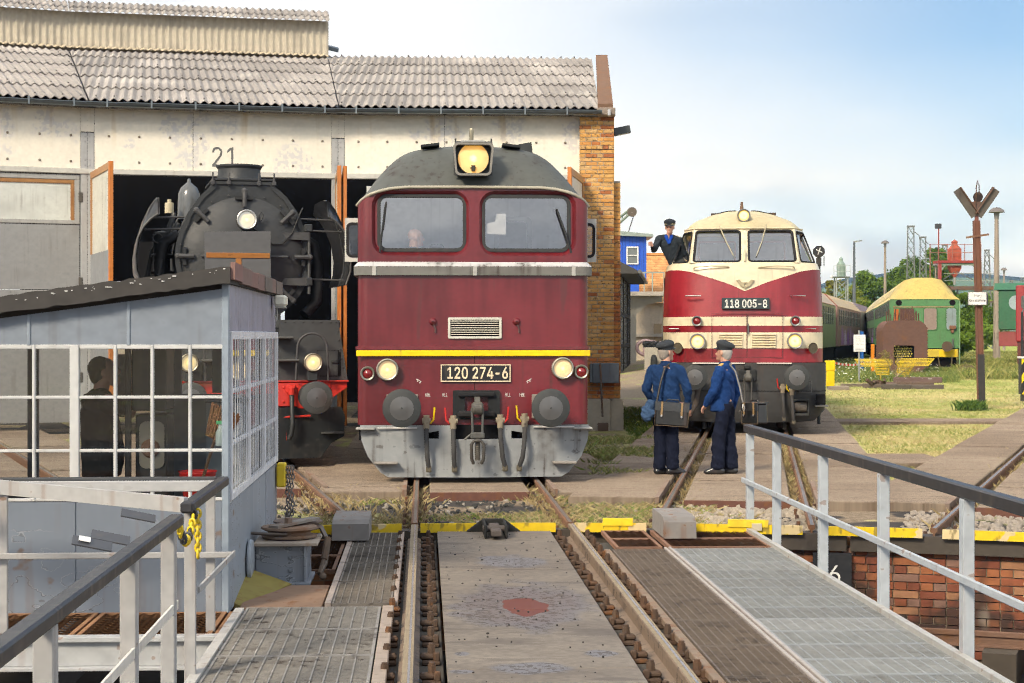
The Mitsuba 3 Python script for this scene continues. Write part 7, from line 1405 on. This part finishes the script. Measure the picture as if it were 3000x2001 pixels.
# sand tower and hopper gantry
sd = thing('sand_tower', 'pale green sand tank on a lattice tower with railing', 'tower'); y = 150; x = P3(1931) * y
with at(frame(x, y, 0, 0)):
    put(sd, 'tank', MB().lathe([(7.0, .36), (7.05, .38), (8.1, .38), (8.35, .18), (8.5, .16), (8.55, .2), (8.75, .01)], (0, 0, 0), (0, 0, 1), 14), 'paint', (.25, .34, .29), 30); put(sd, 'platform', MB().box(-.75, .72, -.6, .6, 6.9, 7.0), 'paint', (.12, .14, .13))
    for sx in (-.5, .5): put(sd, 'leg', MB().box(sx - .05, sx + .05, -.5, -.4, .2, 6.9).box(sx - .05, sx + .05, .4, .5, .2, 6.9), 'paint', (.30, .33, .32))
    for i in range(7): put(sd, 'brace', MB().bar((-.5, -.45, .4 + i * .9), (.5, -.45, 1.3 + i * .9), .05, .04).bar((.5, -.45, .4 + i * .9), (-.5, -.45, 1.3 + i * .9), .07, .05), 'paint', (.26, .29, .28))
    for a in (-.74, -.3, .3, .70): put(sd, 'railing_post', MB().box(a - .02, a + .02, -.6, -.56, 7.0, 7.95), 'paint', (.45, .48, .46))
    for z in (7.45, 7.95): put(sd, 'railing_bar', MB().box(-.75, .72, -.6, -.56, z - .02, z + .02), 'paint', (.45, .48, .46))
    put(sd, 'side_lamp', MB().lathe([(0, .16), (.25, .05)], (-.88, 0, 6.9), (.5, 0, .8), 10), 'paint', (.6, .6, .58)); put(sd, 'sand_pipe', MB().tube([(-.4, -.4, 5.0), (-1.2, -.4, 4.2), (-1.6, -.4, 4.0)], .06, 6), 'rusty', (.10, .09, .07))
hp_ = thing('sand_hopper', 'red sand hopper on a steel gantry with railings behind the yellow coach', 'hopper'); y = 140; x = P3(2197) * y
with at(frame(x, y, 0, 0)):
    RD, GN, RR = (.42, .10, .06), (.20, .26, .20), (.30, .05, .045)
    
    with at(frame(-.2, 0, 0, PI / 4)): put(hp_, 'hopper', MB().lathe([(6.5, .05), (7.3, .64), (8.9, .64), (9.25, .28), (9.45, .28), (9.5, .34), (9.7, .02)], (0, 0, 0), (0, 0, 1), 4), 'rusty', RD, 20)
    put(hp_, 'platform', MB().box(-1.75, 1.75, -.9, .9, 7.75, 7.95), 'rusty', RR); put(hp_, 'lower_deck', MB().box(-1.8, 3.6, -.9, .9, 5.55, 5.85), 'rusty', (.13, .09, .07))
    for a, c in ((-1.72, RR), (1.55, GN)): put(hp_, 'leg', MB().box(a, a + .26, -.8, -.55, .2 if a < 0 else 5.7, 7.8), 'paint', c)
    for s in (-1, 1): put(hp_, 'knee_brace', MB().bar((s * 1.55, -.7, 7.1), (s * 1.0, -.7, 7.7), .12, .10), 'paint', GN)
    put(hp_, 'cross_beam', MB().box(-1.5, 1.5, -.75, -.65, 7.55, 7.72), 'paint', GN)
    for a in (-1.75, -1.0, -.6, .4, 1.1, 1.73): put(hp_, 'railing_post', MB().box(a - .025, a + .025, -.9, -.85, 7.95, 9.3), 'paint', (.33, .13, .10))
    for z in (8.6, 9.25): put(hp_, 'railing_bar', MB().box(-1.75, 1.75, -.9, -.85, z - .025, z + .025), 'paint', (.33, .13, .10)); put(hp_, 'side_rail', MB().box(-2.4, -1.75, -.8, -.75, z - .02, z + .02), 'paint', (.33, .13, .10))
    put(hp_, 'side_post', MB().box(-2.42, -2.36, -.8, -.74, 5.7, 9.3), 'paint', (.33, .13, .10))
    for z in (6.3, 6.9): put(hp_, 'deck_railing', MB().box(-1.3, 3.4, -.88, -.84, z - .02, z + .02), 'paint', (.30, .32, .28))
    put(hp_, 'spout', MB().cyl((-.2, 0, 6.0), (-.2, 0, 6.7), .10, n=8), 'paint', (.3, .3, .28)); put(hp_, 'floodlight', MB().cbox(-1.95, -1.45, -.8, -.5, 10.55, 10.95, .03), 'paint', (.05, .05, .055)); put(hp_, 'floodlight_pole', MB().cyl((-1.68, -.7, 7.9), (-1.68, -.7, 10.55), .05, n=6), 'paint', (.30, .06, .05))
    for s in (-1, 1): put(hp_, 'valve_arm', MB().bar((-.2, -.3, 7.1), (s * 1.2, -.3, 6.4), .06, .06), 'paint', (.12, .12, .11))
    put(hp_, 'hose_loop', MB().tube([(-.2, -.9, 5.6), (-.15, -.9, 4.9), (.2, -.9, 4.4), (.6, -.9, 4.8)], .07, 6), 'matte', (.05, .05, .05)); put(hp_, 'support_arm', MB().bar((3.4, 0, 4.6), (-.6, 0, 4.75), .14, .2).bar((3.3, 0, 5.6), (3.3, 0, 0), .3, .3), 'rusty', (.12, .10, .08))
# engines at the right edge
ge = thing('steam_engine', 'green scrap steam engine with red running gear near the right edge', 'locomotive')
with at(frame(26.4, 77, gz(26, 77) + .25, math.radians(-70))):
    GE = (.035, .13, .065); put(ge, 'cab', MB().cbox(-1.25, 1.25, 2.6, 4.2, 1.5, 3.3, .03), 'paint', GE); put(ge, 'roof', MB().prism([(-1.35, 3.3), (-.8, 3.62), (.8, 3.62), (1.35, 3.3)], 2.4, 4.4, 'xz'), 'paint', (.05, .15, .08)); put(ge, 'boiler', MB().lathe([(-4, .01), (-4, .72), (2.6, .76)], (0, 0, 2.5), (0, 1, 0), 28), 'gloss', GE, 40)
    for y in (-3, -.5, 1.6): put(ge, 'boiler_band', MB().lathe([(y, .775), (y + .06, .775)], (0, 0, 2.5), (0, 1, 0), 28), 'gloss', (.05, .16, .09))
    put(ge, 'window', MB().prism(rrect(3.0, 3.75, 2.4, 3.05, .3), -1.27, -1.25, 'yz'), 'paint', (.30, .38, .40)); put(ge, 'frame', MB().cbox(-1.1, 1.1, -4.2, 4.2, .75, 1.42, .02), 'rusty', (.30, .08, .08)); put(ge, 'cylinder', MB().lathe([(0, .01), (0, .34), (.9, .34), (.9, .01)], (-1.1, -3, .95), (0, 1, 0), 18), 'rusty', (.40, .12, .13))
    for y in (-1.6, .2, 2.0): put(ge, 'wheel', MB().lathe([(-.05, .01), (-.05, .55), (.05, .52), (.05, .01)], (-.85, y, .55), (1, 0, 0), 20), 'rusty', (.25, .05, .05))
re_ = thing('wagon', 'dark red engine cab cut off by the right edge of the view', 'locomotive')
with at(frame(20.42, 66, gz(20, 66), math.radians(20))): put(re_, 'body', MB().cbox(-.9, 1.4, 0, 6, 1.3, 3.5, .05), 'paint', (.30, .035, .04)); put(re_, 'window', MB().prism(rrect(-.7, -.2, 2.6, 3.1, .08), -.03, 0, 'xz'), 'paint', (.08, .08, .08)); put(re_, 'frame', MB().box(-.85, 1.3, .1, 5.8, .45, 1.3), 'rusty', (.12, .04, .04)); put(re_, 'wheel', MB().lathe([(-.05, .01), (-.05, .48), (.05, .45), (.05, .01)], (-.75, 1.2, .48), (1, 0, 0), 18), 'rusty', (.08, .06, .05))
ss = thing('buffer_stop', 'black and yellow striped vehicle end with a black hoop rail at the right edge', 'vehicle')
with at(frame(13.32, 44.6, -.05, 0)):
    face = sbox(0, .35, 1.6, 1.28); put(ss, 'panel', MB().cbox(0, 1.6, 0, .3, .35, 1.28, .01), 'paint', (.02, .02, .022))
    for i in range(6):
        q = Polygon([(-.9 + i * .30, .35), (-.77 + i * .30, .35), (-.2 + i * .30, 1.28), (-.33 + i * .30, 1.28)]).intersection(face)
        if q.area > .001: put(ss, 'stripe', MB().prism(q, -.008, -.003, 'xz'), 'paint', (.80, .56, .0))
    put(ss, 'white_edge', MB().cbox(-.03, 1.6, -.03, .3, 1.285, 1.34, .005), 'paint', (.72, .72, .72)); put(ss, 'step', MB().cbox(.05, .6, -.1, .3, .16, .34, .01), 'paint', (.02, .02, .02)); put(ss, 'hoop_rail', MB().tube([(.04, .1, 1.34), (.04, .1, 2.5), (.1, .1, 2.6), (1.5, .1, 2.6)], .03, 8), 'paint', (.02, .02, .022)); put(ss, 'bar', MB().tube([(.10, .1, 1.34), (.10, .1, 2.4)], .022, 6).tube([(.04, .1, 2.0), (1.4, .1, 2.0)], .02, 6), 'paint', (.02, .02, .022))
# siding curving off at the right
sdg = thing('railway_track', 'overgrown siding curving off through the weeds at the right', 'track')
cv = [(31.0, 80), (28.5, 92), (29.5, 112), (34, 140), (44, 185), (60, 240)]; cv = [(27.9, 76), (27.2, 84), (28.0, 96), (31.5, 118), (40, 160), (56, 225)]
from scipy.interpolate import CubicSpline
cs = CubicSpline(range(6), np.array(cv)); q_ = cs(np.linspace(0, 5, 40)); tn = cs(np.linspace(0, 5, 40), 1); tn /= np.linalg.norm(tn, axis=1, keepdims=True)
for s in (-1, 1): p_ = q_ + s * .75 * np.stack([tn[:, 1], -tn[:, 0]], 1); put(sdg, 'rail', MB().tube([(a, b, gz(a, b) + .10) for a, b in p_], .05, 6), 'rusty', (.10, .07, .055))
put(sdg, 'ballast_bed', MB().grid([[(a - 1.4, b, gz(a, b) + .04), (a + 1.4, b, gz(a, b) + .04)] for a, b in q_]), 'ballast')
# hills
hm = MB(); a = np.linspace(.08, .75, 160); R = np.array([1500, 1750, 2000, 2300, 2700, 3200.])
prof = np.interp(np.degrees(a), [4, 8, 10.5, 12.5, 14, 16, 18.5, 24, 43], [.3, .55, .83, .98, 1.0, .97, .86, .8, .7])
rows = []
for i, r in enumerate(R): hgt = [0, 26, 55, 75, 103, 55][i]; x, y = r * np.sin(a), r * np.cos(a); nz = meshkit.fbm(np.stack([x / 260, y / 260, a * 0], -1), 4, 6) - .5; rows.append(np.stack([x, y, hgt * prof * (1 + .22 * nz * (i > 0)) - 2], -1))
def hill_fn(p, n, uv): return mix((.04, .078, .045), (.085, .125, .055), fbm(p.x / 40, p.y / 40, p.z / 12, 4))
mat('hill', two(princ(hill_fn, 1.0, spec=0.0)))
solo('hill', hm.grid(np.array(rows)[:, ::-1]), 'hill', 'low wooded hills on the right horizon', None, smooth=True, kind='structure')
# ---------------------------------------------------------------- trees, bushes, grass
def leaf_fn(p, n, uv): return unpack(uv) * (.75 + .5 * fbm(p.x * 1.5, p.y * 1.5, p.z * 1.5))
mat('leaf', {'type': 'principledthin', 'base_color': proc(leaf_fn), 'roughness': .7, 'diff_trans': .7, 'spec_trans': 0.0})
mat('blade', two(princ(lambda p, n, uv: unpack(uv), .9, spec=.15)))
def packs(c): c = np.clip(c, 0, .99); return np.stack([np.floor(c[:, 0] * 255) + np.minimum(c[:, 1], .998), c[:, 2]], 1)
def leaf_mesh(P, size, cols, g, flat=.6):
    n = len(P); d = g.normal(size=(n, 3)); d[:, 2] *= flat; d /= np.linalg.norm(d, axis=1, keepdims=True); e = np.cross(d, g.normal(size=(n, 3))); e /= np.linalg.norm(e, axis=1, keepdims=True)
    s = (size * g.uniform(.6, 1.35, n))[:, None]; V = np.stack([P - d * s, P + e * s * .5, P + d * s, P - e * s * .5], 1).reshape(-1, 3); k = np.arange(n)[:, None] * 4
    return V, np.vstack([k + [0, 1, 2], k + [0, 2, 3]]), np.repeat(packs(cols), 4, 0)
def rawput(key, v, f, uv, m): scene[key] = {'type': 'ply', 'filename': meshkit.write_ply((v, f), False, uv), 'face_normals': True, 'bsdf': {'type': 'ref', 'id': 'm_' + m}}; return key
def tree(name, label, x, y, top, w, trunk, n, size, c0, c1, seed, base=None, cat='tree', group=None, lobes=26):
    g = np.random.default_rng(seed); z0 = gz(x, y); t = thing(name, label, cat, group); base = trunk if base is None else base; H = (top - z0) * (1.24 if trunk else 1.1)
    cz = z0 + (base + H) / 2; ch = (H - base) / 2
    C_ = g.normal(size=(lobes, 3)); C_ /= np.linalg.norm(C_, axis=1, keepdims=True); C_ *= g.uniform(.35, .86, (lobes, 1)); C_ = C_ * [w, w, ch] + [x, y, cz]
    i = g.integers(0, lobes, n); rad = g.uniform(.20, .36, lobes) * min(w, ch * 1.3); q = g.normal(size=(n, 3)); q /= np.linalg.norm(q, axis=1, keepdims=True); P = C_[i] + q * (rad[i] * g.uniform(.3, 1.15, n) ** .6)[:, None] * [1.15, 1.15, .85]
    P = P[P[:, 2] > z0 + .05]; i = i[:len(P)]; tone = g.uniform(0, 1, lobes)[g.integers(0, lobes, len(P))] * .4 + g.uniform(0, 1, len(P)) * .6
    cols = np.array(c0) * (1 - tone[:, None]) + np.array(c1) * tone[:, None]
    rawput(uniq(t + '__crown'), *leaf_mesh(P, size, cols, g), 'leaf')
    if trunk > 0:
        tm = MB().tube([(x, y, z0 - .2), (x + .1, y, z0 + H * .35), (x, y, z0 + H * .75)], [w * .075, w * .05, w * .015], 8)
        for k in range(7): c = C_[k]; tm.tube([(x + .05, y, z0 + H * (.25 + .05 * k)), (np.array([x, y, z0 + H * .4]) + c) / 2, c], [w * .03, w * .02, w * .008], 6)
        put(t, 'trunk', tm, 'rusty', (.10, .075, .055), True)
    return t
DG, MG, YG, LG = (.08, .14, .03), (.17, .26, .045), (.33, .33, .07), (.24, .36, .07)
tree('broadleaf_tree', 'large dark green tree standing behind the lattice masts', P3(2118) * 220, 220, 11.3, 5.0, 3.0, 14000, .24, DG, MG, 1)
tree('broadleaf_tree', 'rounded green tree behind the roof of the second coach', P3(2005) * 200, 200, 8.3, 2.9, 1.5, 9000, .21, (.045, .085, .02), LG, 2)
tree('broadleaf_tree', 'small tree just left of the yellow coach roof', P3(2052) * 205, 205, 7.6, 1.7, 1.2, 4000, .17, DG, MG, 3); tree('broadleaf_tree', 'yellowing tree above the graffiti coach', P3(1955) * 190, 190, 6.7, 2.0, 1.0, 5000, .17, MG, YG, 4); tree('broadleaf_tree', 'bronze tinted tree directly behind the sand tower', P3(1915) * 185, 185, 6.6, 2.2, .8, 5000, .17, (.09, .08, .025), YG, 5)
for k, (px, y, top, w, c0, c1) in enumerate(((2212, 112, 5.0, 1.5, DG, MG), (2238, 118, 4.8, 1.6, MG, LG), (2214, 95, 2.7, 1.0, MG, LG), (2262, 150, 4.6, 1.8, DG, MG))):
    tree('bush', ['dark bush against the right side of the green coach', 'tall green bush between the coach and the V signal post', 'low bright green bush by the coach buffer', 'dark bush far behind the V signal post'][k], P3(px) * y, y, top, w, 0, 3500, .13, c0, c1, 10 + k, base=.1, cat='bush', lobes=18)
for k, px in enumerate((2278, 2310, 2340, 2368)): tree('broadleaf_tree', ['far green tree right of the tall lamp post', 'far yellow green tree at the right horizon', 'far tree behind the green scrap engine', 'far tree at the very right edge'][k], P3(px) * 270, 270 + 8 * k, 7.2 + .5 * (k % 2), 3.0, 1, 3500, .24, MG if k % 2 else DG, YG if k % 2 else MG, 20 + k)
sp = thing('sapling', 'thin yellowish sapling growing between the two yellow benches', 'tree'); g = np.random.default_rng(6); x, y = 13.0, 57.6; z0 = gz(x, y)
br_ = [((x + .05, y, z0), (x - .05, y, z0 + .55), (x + .03, y, z0 + 1.2)), ((x + .02, y, z0 + .25), (x - .25, y, z0 + .6), (x - .35, y, z0 + .95)), ((x, y, z0 + .3), (x + .25, y, z0 + .5), (x + .42, y, z0 + .6)), ((x, y, z0 + .6), (x - .3, y, z0 + .95), (x - .5, y, z0 + 1.05)), ((x, y, z0 + .8), (x + .25, y, z0 + 1.05), (x + .35, y, z0 + 1.15)), ((x, y, z0 + .15), (x + .3, y, z0 + .25), (x + .55, y, z0 + .5))]
tm = MB()
for b in br_: tm.tube(b, [.022, .014, .006], 6)
put(sp, 'trunk', tm, 'rusty', (.24, .18, .12)); P = np.vstack([np.array(b)[1] + (np.array(b)[2] - np.array(b)[1]) * g.uniform(-.1, 1.15, (90, 1)) + g.normal(size=(90, 3)) * .085 for b in br_])
tn_ = g.uniform(0, 1, (len(P), 1)); rawput(sp + '__crown', *leaf_mesh(P, .036, np.array((.20, .19, .05)) * (1 - tn_) + np.array((.36, .30, .10)) * tn_, g), 'leaf')
def blades(key, label, cat, P, h, wd, c0, c1, seed, lean=.5):
    """one blade of grass (a bent pair of triangles) per root point"""
    g = np.random.default_rng(seed); n = len(P); hh = (h * g.uniform(.45, 1.3, n))[:, None]; a = g.uniform(0, 2 * PI, n); d = np.stack([np.cos(a), np.sin(a), a * 0], 1); l = g.normal(size=(n, 3)) * lean; l[:, 2] = 0
    w = (np.asarray(wd) * np.ones(n))[:, None]; up = np.array([0, 0, 1.]); V = np.stack([P - d * w, P + d * w, P + d * w * .7 + (up * .6 + l * .35) * hh, P + (up + l) * hh], 1).reshape(-1, 3); k = np.arange(n)[:, None] * 4
    t = g.uniform(0, 1, (n, 1)) ** 1.2; cols = np.array(c0) * (1 - t) + np.array(c1) * t
    k_ = uniq(key); rawput(k_, V, np.vstack([k + [0, 1, 2], k + [0, 2, 3]]), np.repeat(packs(cols), 4, 0), 'blade'); labels[k_] = {'label': label, 'category': cat, 'kind': 'stuff'}
def onground(x, y, dz=0): return np.stack([x, y, ground_z(x, y) + dz], 1)
def off_tracks(x, y, half=2.05):
    ok = np.ones(len(x), bool)
    for k, v1 in (('cream', 60), ('right', 46), ('red', 34), ('steam', 31)):
        u = (x - C[0]) * math.cos(YAW[k]) - (y - C[1]) * math.sin(YAW[k]); v = (x - C[0]) * math.sin(YAW[k]) + (y - C[1]) * math.cos(YAW[k]); ok &= ~((np.abs(u) < half) & (v > 14.5) & (v < v1))
    return ok
g = np.random.default_rng(31)
y = 21 + 42 * g.uniform(0, 1, 130000) ** 1.7; x = g.uniform(-.1, .36, len(y)) * y + 1; lim = 4.4 + .10 * (y - 24)
pn_ = meshkit.fbm(np.stack([x * .5, y * .5, x * 0], 1), 3, 2); ok = (x > lim + (pn_ - .5) * 4) & off_tracks(x, y) & ~((y > 37.4) & (y < 39.5) & (x > 5.8) & (x < 16.2)) & ~((x > 4.9) & (x < 6.7) & (y > 25.2) & (y < 27.4)); x, y, pn_ = x[ok], y[ok], pn_[ok]
m_ = pn_ + g.normal(size=len(x)) * .10 > .52
blades('lawn_grass', 'short sun-bleached lawn grass right of the cream engine', 'grass', onground(x[m_], y[m_], -.005), .055, .006, (.34, .285, .13), (.48, .41, .22), 1, .7); blades('lawn_grass', 'short green lawn grass right of the cream engine', 'grass', onground(x[~m_], y[~m_], -.005), .055, .006, (.14, .19, .04), (.36, .335, .12), 2, .7)
y = g.uniform(24, 46, 14000); x = 2.35 + .03 * (y - 24) + g.uniform(-.3, 1.35, len(y)) * (y / 30); ok = off_tracks(x, y, 2.0); blades('grass', 'green grass strip between the brick pillar and the cream engine', 'grass', onground(x[ok], y[ok], -.005), .085, .007, (.06, .11, .02), (.17, .22, .05), 3)
# weeds on the meadow round the coaches
y = g.uniform(59.5, 100, 34000); x = g.uniform(.165, .262, len(y)) * y; blades('meadow_weeds', 'tall green meadow weeds before the coaches', 'weeds', onground(x, y, -.01), .20, .012, (.08, .13, .03), (.27, .29, .10), 4, .35)
y = g.uniform(62, 130, 30000); x = g.uniform(.262, .315, len(y)) * y; ok = np.min(np.hypot(x[:, None] - q_[None, ::2, 0], y[:, None] - q_[None, ::2, 1]), 1) > 1.5; blades('meadow_weeds', 'yellow green weeds along the siding at the right', 'weeds', onground(x[ok], y[ok], -.01), .32, .014, (.10, .15, .03), (.40, .37, .14), 5, .35)
y = g.uniform(56, 96, 500); x = g.uniform(.185, .25, len(y)) * y; P = onground(x, y, .28 + 0 * x); V, F, U = leaf_mesh(P, .035, np.tile([[.8, .8, .74]], (len(P), 1)), g, .1); rawput('flowers', V, F, U, 'blade'); labels['flowers'] = {'label': 'small white meadow flowers before the coaches', 'category': 'flowers', 'kind': 'stuff'}
# straw and weeds along the rails and before the red engine
def along(k, us, v0, v1, n, sp_): 
    v = g.uniform(v0, v1, n); u = np.array(us)[g.integers(0, len(us), n)] + g.normal(size=n) * sp_; a = YAW[k]; return C[0] + u * math.cos(a) + v * math.sin(a), C[1] - u * math.sin(a) + v * math.cos(a)
xs_, ys_ = zip(*(along('cream', (-.64, .64, -.86, .86), 14.9, 27, 2600, .025), along('red', (-.66, .66, -.86, .86), 12.5, 17, 800, .05), along('steam', (.66, .87, 1.1), 12.6, 18, 700, .10), along('right', (-.65, -.87, .65), 12.6, 30, 900, .03)))
x, y = np.concatenate(xs_), np.concatenate(ys_); blades('straw', 'dry straw-coloured grass growing along the rails', 'grass', np.stack([x, y, np.full_like(x, -.15)], 1), .115, .0035, (.22, .16, .08), (.42, .34, .18), 6, .55)
r = g.uniform(12.45, 16.2, 60000); a = g.uniform(-.27, .155, len(r)); x, y = C[0] + r * np.sin(a), C[1] + r * np.cos(a); pn_ = meshkit.fbm(np.stack([x * 1.1, y * 1.1, x * 0], 1), 3, 8); ok = (pn_ > .55) & (g.uniform(0, 1, len(x)) < .40) & (np.abs((x - C[0]) * math.cos(YAW['red']) - (y - C[1]) * math.sin(YAW['red'])) > -1); x, y, pn_ = x[ok], y[ok], pn_[ok]; m_ = g.uniform(0, 1, len(x)) < .7
blades('dry_grass', 'dry grass tufts on the cinders before the red engine', 'grass', np.stack([x[m_], y[m_], np.full(m_.sum(), -.16)], 1), .085, .0035, (.24, .19, .09), (.46, .39, .21), 7, .9); blades('green_tufts', 'low green weeds on the cinders before the red engine', 'weeds', np.stack([x[~m_], y[~m_], np.full((~m_).sum(), -.16)], 1), .08, .006, (.10, .16, .03), (.26, .32, .08), 8, .8)
r = g.uniform(16, 27, 26000); a = g.uniform(-.02, .13, len(r)); x, y = C[0] + r * np.sin(a), C[1] + r * np.cos(a); pn_ = meshkit.fbm(np.stack([x * .9, y * .9, x * 0], 1), 3, 18); ok = (pn_ > .56) & off_tracks(x, y, 1.3) & (x > 1.1); x, y = x[ok], y[ok]; blades('green_tufts', 'grass tufts on the dirt between the two diesel engines', 'grass', np.stack([x, y, np.full_like(x, -.12)], 1), .13, .005, (.14, .19, .04), (.42, .37, .17), 9, .6)
x, y = zip(*[(11.8 + g.normal() * .15, 43.8 + g.normal() * .12) for _ in range(500)]); blades('weed_tuft', 'dark green tuft at the foot of the V signal post', 'weeds', onground(np.array(x), np.array(y)), .24, .010, (.04, .09, .02), (.12, .18, .04), 10, .4)

# ---------------------------------------------------------------- air
scene['haze_air'] = {'type': 'homogeneous', 'albedo': {'type': 'rgb', 'value': [.93, .95, .97]}, 'sigma_t': {'type': 'rgb', 'value': [.00006, .00009, .00016]}}
scene['haze'] = {'type': 'cube', 'to_world': ST().translate([0, 1600, 147]).scale([3300, 1700, 153]), 'bsdf': {'type': 'null'}, 'interior': {'type': 'ref', 'id': 'haze_air'}}
labels['haze'] = {'label': 'thin summer haze over the yard and hills', 'category': 'haze', 'kind': 'stuff'}
scene['camera']['medium'] = {'type': 'ref', 'id': 'haze_air'}
